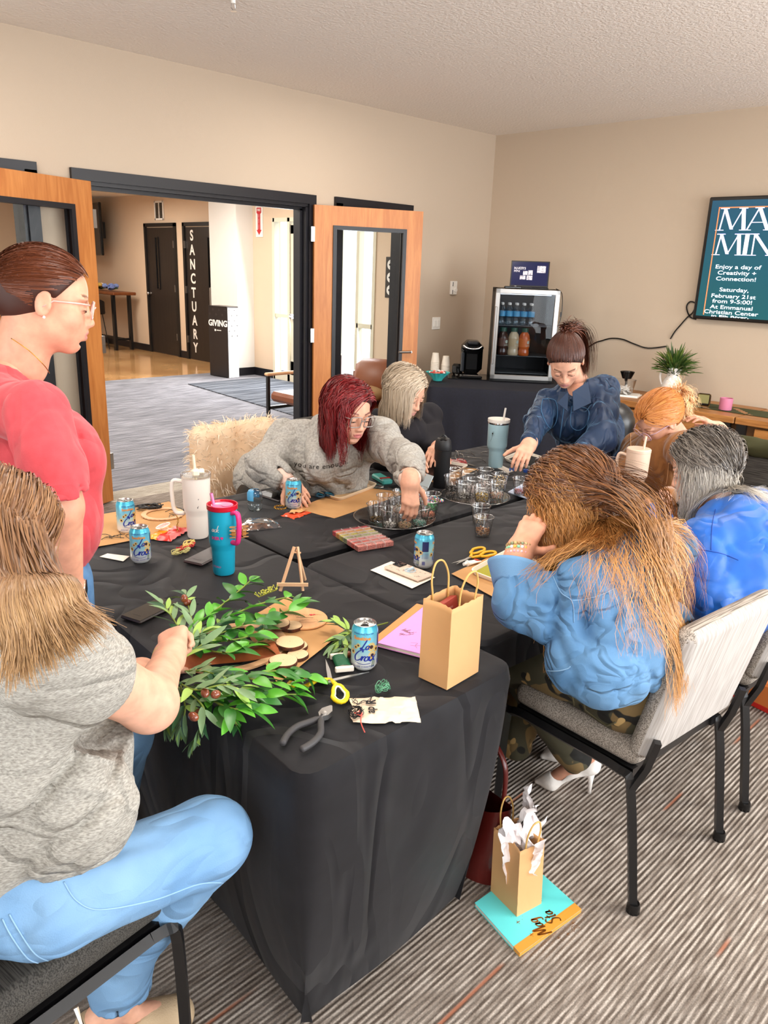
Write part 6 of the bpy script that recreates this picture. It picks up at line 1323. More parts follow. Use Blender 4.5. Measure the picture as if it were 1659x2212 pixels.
# --- plaque and slices
def sliced(u,v,R,z,label,seed,grp='wood slices by the wreath'):
    loc=P0(u,v,z); r=random.Random(seed); t=thing('wood_slice',label,'wood slice',loc,r.uniform(0,6),group=grp); n=40; ph=r.uniform(0,6)
    fr_=[1+.035*math.sin(2*a*2*PI/n+ph)+.02*math.sin(5*a*2*PI/n+ph*2) for a in range(n)]
    b=MB(); V=[];ring=((.0,.010),(.3,.0102),(.6,.0102),(.93,.010),(.96,.0095))
    for k,z_ in ring: V+=[(R*k*f*math.cos(2*PI*i/n),R*k*f*math.sin(2*PI*i/n),z_) for i,f in enumerate(fr_)]
    b.add(V,[(j*n+i,j*n+(i+1)%n,(j+1)*n+(i+1)%n,(j+1)*n+i)[::-1] if 0 else (j*n+i,(j+1)*n+i,(j+1)*n+(i+1)%n,j*n+(i+1)%n) for j in range(len(ring)-1) for i in range(n)]); b.build('cut_face',RINGM,t)
    b=MB(); V=[]
    for k,z_ in ((.96,.0095),(1.0,.0085),(1.015,.004),(.99,0),(.0,0)): V+=[(R*k*f*(1+.012*r.uniform(-1,1))*math.cos(2*PI*i/n),R*k*f*math.sin(2*PI*i/n),z_) for i,f in enumerate(fr_)]
    b.add(V,[(j*n+i,(j+1)*n+i,(j+1)*n+(i+1)%n,j*n+(i+1)%n) for j in range(4) for i in range(n)]); b.build('bark_edge',BARK,t)
    b=MB(); b.lathe([(.0011,.0103),(.0001,.0105)],6); b.build('pith',SUNB,t)
def ringmat():
    m=mat('slice_rings','EBC69B',rough=.65); N,L,b=nodes(m); tc=N.new('ShaderNodeTexCoord'); w=N.new('ShaderNodeTexWave'); w.wave_type='RINGS'; w.rings_direction='Z'; w.inputs['Scale'].default_value=85; w.inputs['Distortion'].default_value=1.5; L.new(tc.outputs['Object'],w.inputs[0]); r=N.new('ShaderNodeValToRGB'); r.color_ramp.elements[0].color=lin('DDB284'); r.color_ramp.elements[1].color=lin('F0D0A8'); L.new(w.outputs[0],r.inputs[0]); L.new(r.outputs[0],b.inputs['Base Color']); return m
RINGM=ringmat(); BARK=mat('bark','6B3A22',rough=.9,col2='3A2116',scale=90)
loc=P0(655,1341); t=thing('round_plaque','round wooden plaque drawn with flowers and a needle, under the wood slices','plaque',(loc[0],loc[1],T+.003),VIEW(loc)); 
b=MB(); b.lathe([(.0,0),(.066,0),(.0675,.002),(.0675,.004),(.066,.006),(0,.006)],48,cap=(False,False)); b.build('plaque_disc',woodmat('plaque_birch','E2AE7E','D79C68',3,(1,6,1)),t)
b=MB(); fnp=lambda x,y,l=0:(-y+.0,x,.0064)
r=random.Random(3)
for k in range(16): x=-.045+k*.006; stroke(b,[(x,.014+.004*math.sin(k)),(x+.003,.02+.004*math.sin(k*2)),(x+.006,.017)],.0007,fnp,3)
stroke(b,[(-.02,.004),(0,.002),(.028,.0)],.0022,fnp); stroke(b,[(-.02,.004),(-.01,.008),(0,.002)],.0007,fnp)
stroke(b,[(.0,-.012),(-.01,-.022),(.0,-.03),(.02,-.03),(.04,-.02),(.03,-.01),(.01,-.01),(-.005,-.02),(-.03,-.028)],.0007,fnp); b.build('line_drawing',PRINT,t,False)
b=MB(); 
for x,y,rr in ((.022,.018,.005),(.03,.02,.0035),(-.012,.018,.0035)): b.add([fnp(x+rr*math.cos(k*PI/4),y+rr*math.sin(k*PI/4))[:2]+(.0066,) for k in range(8)],[tuple(range(8))]); 
b.build('red_flowers',RED,t,False)
z1=T+.010
sliced(628,1357,.030,z1-.008,'wood slice half hidden between the plaque and the upper wreath spray',1)
sliced(602,1352,.031,z1+.003,'darker-ringed wood slice lying highest beside the upper wreath spray',2)
sliced(640,1400,.030,z1-.008,'wood slice tucked under the middle slice',3)
sliced(643,1420,.027,z1-.008,'wood slice tucked behind the nearest slice',6)
sliced(626,1393,.036,z1+.003,'largest wood slice in the middle of the heap',4)
sliced(612,1433,.034,z1+.003,'wood slice nearest the camera above the lower wreath spray',5)
# --- brown hide strip and board inside the wreath
b=MB(); c=Z(478,1425,T); b.grid(lambda u,v:(-.13+.27*u,-.035+.07*v+.01*math.sin(u*6),.006+.012*math.sin(v*PI)*(1+.3*math.sin(u*8))),26,9); o=b.build('hide_strip',mat('rust_hide','8A4420',rough=.7,col2='A85A2A',scale=18),None,True,loc=(c.x,c.y,T)); o.rotation_euler=(0,0,ang(400,1440,560,1410)); tag(o,'rust brown leather strip lying through the middle of the wreath','leather strip')
t=thing('wreath_ring','pale wooden wreath base under the green sprays','wreath base',P0(500,1400)); b=MB(); V=[];Fc=[];n=60
for k in range(n):
    a=2*PI*k/n
    for rr,z in ((.125,.001),(.15,.001),(.15,.006),(.125,.006)): V.append((rr*math.cos(a),rr*math.sin(a)*.85,z))
for k in range(n):
    for j in range(4): Fc.append((k*4+j,((k+1)%n)*4+j,((k+1)%n)*4+(j+1)%4,k*4+(j+1)%4))
b.add(V,Fc); b.build('ring_board',WOODM,t)
# --- leaves
LG=[mat('leaf_bright','4E9A2C',rough=.35,spec=.6,col2='6FBF3C',scale=12),mat('leaf_deep','2C6424',rough=.35,spec=.6,col2='3F8030',scale=12),mat('leaf_olive','6E8F62',rough=.45,col2='8BA87C',scale=12),mat('leaf_dark','24482A',rough=.45,col2='35603A',scale=12),mat('leaf_lime','9DBF5A',rough=.45)]
def leafmesh(L,w,curve,fold,i):
    me=bpy.data.meshes.new('leaf'); V=[];n=8
    for k in range(n+1):
        t_=k/n; ww=w*math.sin(PI*t_**.85)**.8; z=-curve*t_*t_*L; x=L*t_
        V+=[(x,-ww,z+fold*ww),(x,0,z),(x,ww,z+fold*ww)]
    F_=[]
    for k in range(n): F_+=[(3*k,3*k+3,3*k+4,3*k+1),(3*k+1,3*k+4,3*k+5,3*k+2)]
    me.from_pydata(V,[],F_); me.polygons.foreach_set('use_smooth',[True]*len(F_)); me.materials.append(LG[i]); me.update(); return me
BIG=[leafmesh(.058,.0125,.25,.25,0),leafmesh(.062,.014,.4,.2,1),leafmesh(.052,.012,.1,.3,0),leafmesh(.055,.012,.5,.25,1)]
NAR=[leafmesh(.052,.0065,.2,.3,2),leafmesh(.048,.006,.4,.3,3),leafmesh(.056,.007,.1,.2,2),leafmesh(.044,.0065,.3,.3,4)]
def spray(parent,path,n,kind,seed,size=1,spread=.9,lift=.5,base=Vector((0,0,0))):
    r=random.Random(seed); P=smoothpath(path,8); b=MB(); b.tube([p-base for p in P],[.0022]*(len(P)-1)+[.001],6); b.build('stem',mat('stem_green','7E8F3A',rough=.5),parent,True)
    for i in range(n):
        t_=(i+r.random())/n; k=min(int(t_*(len(P)-1)),len(P)-2); p=P[k].lerp(P[k+1],t_*(len(P)-1)-k); d=(P[k+1]-P[k]).normalized(); s=1 if i%2 else -1
        a=s*r.uniform(.35,spread); d2=Matrix.Rotation(a,3,'Z')@d; d2=Vector((d2.x,d2.y,d2.z+r.uniform(-.1,lift))).normalized()
        o=bpy.data.objects.new('leaf',r.choice(kind)); COL.objects.link(o); o.parent=parent; o.location=p-base; q=d2.to_track_quat('X','Z')@Euler((r.uniform(-.7,.7),0,0)).to_quaternion(); o.rotation_mode='QUATERNION'; o.rotation_quaternion=q; k=size*r.uniform(.85,1.3); o.scale=(k,k,k)
    o=bpy.data.objects.new('leaf',kind[0]); COL.objects.link(o); o.parent=parent; o.location=P[-1]-base; o.rotation_mode='QUATERNION'; o.rotation_quaternion=(P[-1]-P[-2]).to_track_quat('X','Z'); o.scale=(size,)*3
wb=Vector(P0(500,1400)); t=thing('greenery_wreath','green leafy wreath with olive sprays and brown berries being wired on the near table','wreath',wb)
def W(u,v,z): return Z(u,v,T+z)
for k,(pts,n,kind,sz) in enumerate((
 ([(400,1390,.04),(470,1370,.06),(540,1345,.07),(610,1325,.06),(640,1305,.07)],20,BIG,1.0),
 ([(400,1370,.05),(450,1330,.08),(500,1290,.09),(540,1255,.10)],17,BIG,1.0),
 ([(410,1380,.03),(480,1385,.05),(550,1370,.05),(585,1345,.04)],16,BIG,.95),
 ([(420,1395,.02),(480,1410,.04),(530,1400,.04),(560,1385,.03)],14,BIG,.95),
 ([(440,1370,.06),(500,1330,.09),(560,1305,.08),(620,1290,.06)],14,BIG,.9),
 ([(395,1370,.05),(370,1330,.07),(352,1305,.08)],12,NAR,1.0),
 ([(420,1370,.05),(410,1320,.08),(400,1285,.09)],12,NAR,1.0),
 ([(390,1400,.05),(430,1370,.07),(480,1345,.07)],16,NAR,1.1),
 ([(400,1420,.04),(440,1390,.06),(470,1380,.05)],12,NAR,1.1),
 ([(420,1480,.04),(500,1470,.06),(580,1450,.06),(640,1455,.04),(670,1460,.03)],20,BIG,1.0),
 ([(420,1490,.04),(500,1500,.05),(570,1500,.05),(640,1500,.03)],18,BIG,1.0),
 ([(430,1500,.03),(500,1530,.04),(545,1530,.03)],14,BIG,1.0),
 ([(450,1500,.03),(500,1550,.02),(520,1580,-.02)],10,BIG,.95),
 ([(420,1470,.05),(480,1455,.06),(560,1470,.07),(630,1480,.05)],14,BIG,.9),
 ([(380,1470,.05),(420,1490,.07),(480,1480,.08),(520,1490,.07)],18,NAR,1.15),
 ([(390,1480,.04),(400,1530,.03),(390,1570,-.02)],16,NAR,1.1),
 ([(400,1490,.05),(440,1530,.04),(430,1580,-.02),(420,1600,-.05)],16,NAR,1.1),
 ([(380,1470,.03),(370,1520,.0),(365,1555,-.04)],12,NAR,1.1),
 ([(400,1450,.05),(440,1450,.07),(490,1465,.07)],12,NAR,1.1))):
    spray(t,[W(*p) for p in pts],n,kind,100+k,sz,base=wb)
for k,(u,v,z) in enumerate(((398,1293,.10),(405,1302,.09),(443,1497,.09),(466,1500,.085),(418,1548,.05),(430,1540,.03))):
    b=MB(); b.ball((0,0,0),.0095,12,(1,1,1.25)); o=b.build('berry',mat('berry_brown','6E3420',rough=.18,coat=.6,col2='8A4A2A',scale=40),t,True); o.location=W(u,v,z)-wb; o.rotation_euler=(k,.6*k,0)
b=MB(); r=random.Random(9)
for i in range(26): p=W(560+i*1.5,1290-i*.6,.08)-wb; a=r.uniform(0,6); b.tube([p,p+Vector((.012*math.cos(a),.012*math.sin(a),.01))],.001,4); b.ball(p+Vector((.012*math.cos(a),.012*math.sin(a),.011)),.0025,6)
tag(b.build('seed_buds',mat('bud_yellow','B9B84A',rough=.5),t,True),kind='stuff')
# leftover sprig behind the near can
sb=Vector(P0(740,1385)); t=thing('leaf_sprig','leftover olive sprig with a brown berry lying behind the near can','sprig',sb)
spray(t,[W(770,1360,.02),W(745,1375,.03),W(725,1390,.02)],18,NAR,300,.95,base=sb); spray(t,[W(770,1375,.02),W(745,1400,.02),W(730,1410,.01)],12,NAR,301,.9,base=sb); b=MB(); b.tube([W(770,1365,.02)-sb,W(800,1355,.012)-sb,W(838,1345,.008)-sb],.0022,6); b.build('cut_stem',mat('stem_green','7E8F3A'),t,True); b=MB(); b.ball(W(752,1414,.01)-sb,.0085,10,(1,1,1.2)); b.build('berry',MATS['berry_brown'],t,True)
spray(t,[W(755,1365,.03),W(738,1350,.04),W(722,1345,.04)],8,NAR,302,.95,base=sb)
# --- notebook
def notebook(pts,z,th,label,cover,spine_pts,spcol,name='notebook'):
    q=[Z(u,v,z) for u,v in pts]; c=sum(q,Vector())/4; t=thing(name,label,'notebook',(c.x,c.y,z)); P=[(p.x-c.x,p.y-c.y) for p in q]
    b=MB(); b.prism([(x*.985,y*.985) for x,y in P],.0015,th-.001); b.build('page_block',CUPP,t)
    for z0 in (0,th-.001): b=MB(); b.prism(P,z0,z0+.0016); b.build('cover',cover,t)
    b=MB(); k=spine_pts; L=lambda a,bb,s:(a[0]+(bb[0]-a[0])*s,a[1]+(bb[1]-a[1])*s); e=[P[k[0]],P[k[1]],L(P[k[1]],P[k[2]],.13),L(P[k[0]],P[k[3]],.13)]; b.prism(e,-.0004,th+.0011); b.build('spine_band',mat('spine'+spcol,spcol,rough=.4),t); return t,P,th
PINK=mat('cover_pink','E79BE0',rough=.5)
t,P,th_=notebook([(800,1393),(900,1312),(1035,1345),(920,1424)],T,.011,'pink notebook reading What is up, lying under the paper bag',PINK,(0,1,2,3),'D8883A')
ex=Vector((P[3][0]-P[0][0],P[3][1]-P[0][1])).normalized(); a0=ang(858,1362,905,1382); b=MB()
e1=Vector((math.cos(a0),math.sin(a0))); e2=Vector((-e1.y,e1.x)); c=Z(862,1372,T); o0=Vector((c.x-t.location.x,c.y-t.location.y))
fnb=lambda x,y,l=0:(o0.x+e1.x*x+e2.x*y,o0.y+e1.y*x+e2.y*y,th_+.0012)
script(b,"What's",-.002,.008,.020,.0016,fnb); script(b,'up?',.01,-.012,.020,.0016,fnb); 
for dx,dy in ((.08,.045),(.085,-.03)): stroke(b,[(dx-.02,dy),(dx-.005,dy+.01),(dx,dy-.004),(dx+.012,dy+.008),(dx+.02,dy-.002)],.0012,fnb); stroke(b,[(dx-.01,dy-.012),(dx,dy-.006),(dx+.012,dy-.012)],.0012,fnb)
b.build('script_lettering',mat('foil_brown','8A4A5A',rough=.3,metal=.3),t,False)['label']="brown script reading What's up?"
# --- kraft bags
def bag(loc,a,w,d,h,label,seed,hl=.075,lean=(0,0),tis=False,red=False):
    t=thing('paper_bag',label,'bag',loc,a); r=random.Random(seed); KB=mat('kraft_bag','CB9B68',rough=.75,bump=.15,bscale=25)
    b=MB(); n=40; m=14; V=[]
    def per(s):  # rectangle perimeter 0..1 -> x,y
        q=s*4; k=int(q)%4; f=q-int(q); c=[(-1,-1),(1,-1),(1,1),(-1,1)]; A,B=c[k],c[(k+1)%4]; return (A[0]+(B[0]-A[0])*f,A[1]+(B[1]-A[1])*f,f,k)
    for j in range(m+1):
        v=j/m
        for i in range(n):
            x,y,f,k=per(i/n); bow=math.sin(PI*f); crease=(-.010*bow if k in (1,3) else .003*bow)*v
            X=x*w/2*(1-.02*v);Y=y*d/2*(1-.03*v)
            if k in (1,3): X+=crease*(1 if x>0 else -1)
            else: Y+=crease*(1 if y>0 else -1)*.6
            wob=.0025*(vnoise(np.array([X,Y,v*h]),28,seed)-.5)*(.2+v) + (.004 if j in(3,) else 0)*(vnoise(np.array([X,Y,0.]),15,seed)-.6)
            V.append((X*(1+wob/w)+lean[0]*v+wob,Y+lean[1]*v+wob,v*h+(.0015*math.sin(i*9.7) if j==m else 0)))
    Fc=[(j*n+i,j*n+(i+1)%n,(j+1)*n+(i+1)%n,(j+1)*n+i) for j in range(m) for i in range(n)]+[tuple(range(n))[::-1]]
    b.add(V,Fc); o=b.build('bag_body',KB,t,12); mo=o.modifiers.new('th','SOLIDIFY'); mo.thickness=.0008
    for s in (-1,1):
        b=MB(); y=s*(d/2-.004); L=Vector((lean[0],lean[1],0)); kx=w*.24
        b.tube(smoothpath([Vector((-kx,y,h*.86))+L*.86,Vector((-kx,y,h))+L,Vector((-kx*1.05,y+s*.004,h+hl*.5))+L,Vector((-kx*.6,y+s*.008,h+hl*.9))+L,Vector((0,y+s*.01,h+hl))+L,Vector((kx*.6,y+s*.008,h+hl*.9))+L,Vector((kx*1.05,y+s*.004,h+hl*.5))+L,Vector((kx,y,h))+L,Vector((kx,y,h*.86))+L],6),.0024,8); b.build('handle',mat('paper_twine','CFA55E',rough=.6,bump=.3,bscale=300),t,True)
    return t
c=P0(968,1462); bw=(Z(1030,1452,T)-Z(962,1492,T)).length; ba=ang(962,1492,1030,1452); cc=(Z(962,1492,T)+Z(1030,1452,T)+Z(908,1460,T)+Z(975,1425,T))/4
bd=(Z(962,1492,T)-Z(908,1460,T)).length
t=bag((cc.x,cc.y,T),ba,bw,bd,.205,'brown paper bag with twine handles on the near table, red card inside',4,hl=.078)
rb=thing('red_card_box','deep red card box with small white print inside the paper bag on the table','box',(cc.x,cc.y,T+.003),ba+.25)
MX=Euler((-.25,.1,0)).to_matrix(); b=MB(); b.box((0,.0,.105),(.085,.018,.17),M=MX,bev=.001); b.build('box_body',mat('card_red','9A3A32',rough=.5),rb)
b=MB(); MT=MX@Matrix(((1,0,0),(0,0,-1),(0,1,0)))
for k in range(7): text(b,'lorem lll ll llll ll'[:12+k%3*3].replace('lorem','lllll'),.007,MT,Vector((0,0,.105))+MX@Vector((0,-.0095,.066-k*.009)))
b.build('small_print',mat('print_pink','E5B4AC',rough=.5),rb,False)
# --- crumpled printed bag, green and black thread
o=crumple('muslin_pouch','crumpled cream muslin pouch printed with black letters near the pliers',832,1535,.150,.105,.009,mat('muslin','EAD3B8',rough=.85),ang(770,1560,905,1558)+.0,12,cat='pouch',amp=1.3)
b=MB(); MZ=Matrix.Rotation(PI/2,3,'Z'); text(b,'R',.03,MZ,(-.03,.016,.0125),bold=.0012); text(b,'ap',.028,MZ,(-.034,-.016,.0125),bold=.0008); b.build('printed_letters',PRINT,o,False)
loop('green_wire_coil','loose coil of green florist wire on the muslin pouch corner',826,1492,.02,0,.0009,mat('wire_mint','5F9A78',rough=.4),21,'wire',turns=9,sq=.8,z=T+.002,hgt=.02)
loop('black_thread_tangle','tangle of black thread on the printed side of the muslin pouch',768,1545,.018,0,.0008,PRINT,22,'thread',turns=10,sq=.9,z=T+.008,hgt=.015)
loop('black_thread_strand','wavy black thread trailing along the top of the muslin pouch',782,1512,.03,0,.0007,PRINT,24,'thread',turns=3,sq=.6,z=T+.01,hgt=.006)
b=MB(); c=Z(775,1542,T+.016); b.tube(smoothpath([c,c+Vector((.006,-.004,.002)),c+Vector((-.004,-.012,.004)),Z(780,1562,T+.012),Z(788,1582,T+.004)],5),.0014,5); b.tube(smoothpath([c+Vector((.008,0,0)),c+Vector((-.008,.006,.004)),c+Vector((0,-.01,.0)),c+Vector((.006,.006,.003))],5),.0012,5); tag(b.build('red_thread',mat('thread_coral','D2544A',rough=.6),None,True),'coral red embroidery thread end on the black thread tangle','thread')
# ---------------------------------------------------------------- floor: bag on notebook, handbag
TEALC=mat('cover_teal','63D6D6',rough=.4)
t,P,th_=notebook([(1025,1958),(1145,1872),(1255,1972),(1122,2068)],.001,.012,'teal notebook with gold lettering lying on the carpet under a paper bag',TEALC,(3,2,1,0),'D8943A')
a0=ang(1195,1990,1130,1935,.01); 
e1=Vector((math.cos(a0),math.sin(a0))); e2=Vector((-e1.y,e1.x)); c=Z(1165,1990,.013); o0=Vector((c.x-t.location.x,c.y-t.location.y))
fnb=lambda x,y,l=0:(o0.x+e1.x*x+e2.x*y,o0.y+e1.y*x+e2.y*y,.0133)
b=MB(); script(b,'Mag',-.045,-.0,.042,.0052,fnb); script(b,'Sta',-.035,.042-.095,.04,.0052,fnb)
for x,y in ((-.07,.0),(-.075,-.03),(.03,.05),(.05,-.06),(-.02,.052),(-.06,-.07)): stroke(b,[(x-.006,y),(x,y+.0015),(x+.006,y)],.0016,fnb,2); stroke(b,[(x,y-.006),(x+.001,y),(x,y+.006)],.0016,fnb,2)
for k in range(14): r_=random.Random(k); x,y=r_.uniform(-.085,.06),r_.uniform(-.085,.06); stroke(b,[(x,y),(x+.001,y+.001)],.0016,fnb,2)
stroke(b,[(-.08,-.048),(-.072,-.06),(-.08,-.072),(-.07,-.07),(-.064,-.06),(-.07,-.05),(-.08,-.048)],.0014,fnb,3); b.build('foil_lettering',mat('foil_gold','A8662A',rough=.25,metal=.7),t,False)['label']='gold lettering and stars whose visible part reads Mag, St'
q=[Z(1057,1925,.014),Z(1120,1978,.014),Z(1172,1950,.014)]; ba=math.atan2(q[2].y-q[1].y,q[2].x-q[1].x); bw=(q[2]-q[1]).length*1.02; bd=(q[1]-q[0]).length; ctr=(q[0]+q[2])/2
t=bag((ctr.x,ctr.y,.0135),ba,bw,bd,.205,'brown paper bag with white tissue standing on the teal notebook on the floor',9,hl=.08,lean=(.0,.012))
tz=thing('tissue_paper','crumpled white tissue paper sticking out of the paper bag on the floor','tissue',(ctr.x,ctr.y,.16)); TI=mat('tissue_white','FBF4F4',rough=.8,trans=0)
for k,(dx,dy,hh,ww,tilt) in enumerate(((-.02,.0,.12,.10,.1),(.015,.02,.17,.11,-.25),(.0,-.02,.09,.11,.3),(.025,-.01,.11,.08,-.1))):
    b=MB(); a=ba+k*.9
    def fn(u,v,k=k,dx=dx,dy=dy,hh=hh,ww=ww,tilt=tilt):
        x=(u-.5)*ww*(.5+.6*v); n1=vnoise(np.array([x,v*.2,k*1.]),45,k); n2=vnoise(np.array([x,v*.2,k*1.]),90,k+2); y=.045*(n1-.5)+.02*(n2-.5)+tilt*hh*v*.6; return (dx+x*math.cos(a)-y*math.sin(a),dy+x*math.sin(a)+y*math.cos(a),-.08+(hh+.08)*v+(.03*(n1-.5)+.02*math.sin(u*9+k))*v)
    b.grid(fn,22,22); b.build('tissue_sheet',TI,tz,20)
c=Z(1110,1745,.0); t=thing('handbag','dark red leather handbag standing on the floor beside the near table cover','handbag',(1.60,1.16,0),math.radians(80)); HB=mat('oxblood_leather','5A1A16',rough=.3,coat=.3,bump=.1,bscale=60)
b=MB(); b.grid(lambda u,v:((lambda s:(s*(.13+.01*v)*math.cos(2*PI*u),(.075-.025*v)*math.sin(2*PI*u),.24*v+.02*math.cos(4*PI*u)*v))(1)),32,8,close_u=True); b.lathe([(0,.002),(.12,.002)],24,sy=.55); b.build('bag_body',HB,t,True)
for s in (-1,1): b=MB(); b.tube(smoothpath([(-.07,s*.045,.22),(-.06,s*.05,.33),(0,s*.052,.38),(.06,s*.05,.33),(.07,s*.045,.22)],6),.009,8,flat=.6); b.build('handle',HB,t,True)
# ---------------------------------------------------------------- chairs
def stripefab(name,c1,c2,sc=(1,1,1),axis='Z',scale=120):
    m=mat(name,c1,rough=.85); N,L,b=nodes(m); tc=N.new('ShaderNodeTexCoord'); mp=N.new('ShaderNodeMapping'); mp.inputs['Scale'].default_value=sc; L.new(tc.outputs['Object'],mp.inputs[0]); t=N.new('ShaderNodeTexNoise'); t.inputs['Scale'].default_value=scale; t.inputs['Detail'].default_value=2; L.new(mp.outputs[0],t.inputs[0]); r=N.new('ShaderNodeValToRGB'); r.color_ramp.elements[0].position=.38; r.color_ramp.elements[1].position=.6; r.color_ramp.elements[0].color=lin(c1); r.color_ramp.elements[1].color=lin(c2); L.new(t.outputs[0],r.inputs[0]); L.new(r.outputs[0],b.inputs['Base Color']); return m
FABS=stripefab('seat_weave','6B6259','A99E92',(.03,1,1),scale=330); FABB=stripefab('back_weave','6B6259','B3A89C',(.03,1,1),scale=330)
FABR=stripefab('rear_weave','9E968F','B5AEA8',(1,.2,.04),scale=250); FABD=stripefab('dark_weave','26241F','4A4641',(.03,1,1),scale=420)
CH=0
def chair(loc,rz,label,seat=FABS,back=FABB,rear=FABR,w=.46,recl=.22,bh=.42,tex=True):
    # local: faces +y, seat centre at origin
    t=thing('banquet_chair',label,'chair',loc,rz); d=.44; hs=.415
    def puff(x0,x1,y0,y1,z0,z1,M=None,o=(0,0,0),e=.03,n=14):
        b=MB(); hx,hy,hz=(x1-x0)/2,(y1-y0)/2,(z1-z0)/2; c=Vector(((x0+x1)/2,(y0+y1)/2,(z0+z1)/2)); s=Sdf
        V=[];
        b2=MB(); b2.box((0,0,0),(2*hx,2*hy,2*hz),bev=e); return b2,c
    b,c=puff(-w/2,w/2,-d/2,d/2,hs,hs+.075,e=.022); o=b.build('seat',seat,t,60); o.location=c
    m_=o.modifiers.new('b','BEVEL'); m_.width=.012; m_.segments=3
    b=MB(); th_=.065; b.box((0,0,0),(w+.01,th_,bh),bev=.02); o=b.build('backrest',[back,rear],t,60); o.rotation_euler=(recl,0,0); o.location=(0,-d/2+.0-math.sin(recl)*bh*.5+.012,hs+.035+bh/2)
    m_=o.modifiers.new('b','BEVEL'); m_.width=.012; m_.segments=3
    for p in o.data.polygons:
        if p.normal.y<-.7: p.material_index=1
    fr_=MB(); 
    for s in (-1,1):
        fr_.bar((s*(w/2-.02),-d/2+.01,hs-.012),(s*(w/2-.02),d/2-.02,hs-.012),.025,.025)
    fr_.bar((-w/2+.02,d/2-.03,hs-.012),(w/2-.02,d/2-.03,hs-.012),.025,.025); fr_.bar((-w/2+.02,-d/2+.03,hs-.012),(w/2-.02,-d/2+.03,hs-.012),.025,.025); fr_.build('seat_frame',BLKM,t)
    for s in (-1,1):
        x=s*(w/2+.008)
        b=MB(); b.tube(smoothpath([(x,d/2-.06,hs-.01),(x,d/2-.015,hs-.02),(x,d/2+.005,hs-.06),(x,d/2+.015,.02),(x,d/2+.016,0)],4),.0155,4); b.build('leg',BLKM,t,False)
        b=MB(); b.tube(smoothpath([(x,d/2-.06,hs-.01),(x,0,hs-.01),(x,-d/2+.04,hs-.012),(x,-d/2-.0,hs-.05),(x,-d/2-.055,.03),(x,-d/2-.06,0)],4),.0155,4); o=b.build('leg',BLKM,t,False)
        b=MB(); b.lathe([(.019,0),(.019,.02),(.016,.03)],10,(x,-d/2-.06,0)); b.build('foot_cap',BLKP,o)
        b=MB(); b.tube([(x,-d/2-.0,hs-.05),(x*.96,-d/2-.03,hs+.03),(x*.96,-d/2-.05,hs+.12)],.013,4); b.build('back_bracket',BLKM,t,False)
    return t
chair((2.03,.975,0),math.radians(-5),'grey woven banquet chair under the woman in the denim shirt')
chair((2.70,.95,0),math.radians(-2),'grey woven banquet chair under the woman in the bright blue top')
chair((.375,1.375,0),math.radians(-82),'dark woven banquet chair under the woman in the grey t-shirt at lower left',FABD,FABD,FABD,w=.45)
chair((3.95,1.55,0),math.radians(90),'dark woven banquet chair under the ginger-haired woman',FABD,FABD,FABD)
chair((2.95,3.12,0),math.radians(180),'dark woven banquet chair under the blonde woman in black',FABD,FABD,FABD)
chair((2.32,3.0,0),math.radians(172),'banquet chair draped with a sheepskin under the red-haired woman',FABD,FABD,FABD,recl=.18)
b=MB(); b.tube([Vector((1.905,1.115,.36)),Vector((1.905,1.115,.325)),Vector((1.955,1.10,.325)),Vector((1.955,1.10,.36))],.004,6); tag(b.build('ganging_hook',CHROME,None),'bent wire hook under the seat frame of the denim-shirted woman','hook')
b=MB(); c=Z(180,2180,.3); b.tube([Vector((.40,1.135,.39)),Vector((.40,1.11,.36)),Vector((.34,1.10,.36)),Vector((.34,1.13,.39))],.005,6); tag(b.build('ganging_hook',CHROME,None),'silver wire hook under the dark chair at lower left','hook')
# sheepskin over the back of the red-haired woman's chair
FUR=mat('fleece','E9CDAE',rough=.95,col2='D9B48E',scale=7,contrast=(.35,.7))
s=Sdf(.05); 
for x_ in (2.02,2.14,2.26,2.38): s.cone((x_,3.24,.88),(x_,3.20,.40),.055,.075,side=(1,0,0),w=1.3)
s.cone((2.05,3.16,.47),(2.3,3.16,.47),.05); V,Fc=s.mesh(.02,[folds(.02,14,seed=4)])
o=raw('sheepskin',V,Fc,FUR,None,True); tag(o,'cream fluffy sheepskin draped over the chair behind the red-haired woman','sheepskin')
rg=np.random.RandomState(2); i=rg.choice(len(V),min(len(V),16000),replace=len(V)<16000); nrm=V[i]-np.array([2.2,3.22,.62])*np.array([1,1,0])-np.array([0,0,1])*(V[i][:,2:3]-.0)*0; nn=np.array([ [ (p[0]-2.2)*.6,(p[1]-3.22)*3,(p[2]-.62)*.5] for p in V[i]]); nn/=np.linalg.norm(nn,axis=1)[:,None]
Pf=[V[i]-nn*.004]; dd=nn+rg.randn(len(i),3)*.45; 
for k in range(4): dd=dd+np.array([0,0,-.22]); dd/=np.linalg.norm(dd,axis=1)[:,None]; Pf.append(Pf[-1]+dd*.011)
hairmesh(np.stack(Pf,1),'fleece_strands',o,'F8E9D6','EFD6B8',cen=(0,.3,0),rad=.0014,K=2400,clump=.5,seed=2,var=.3)
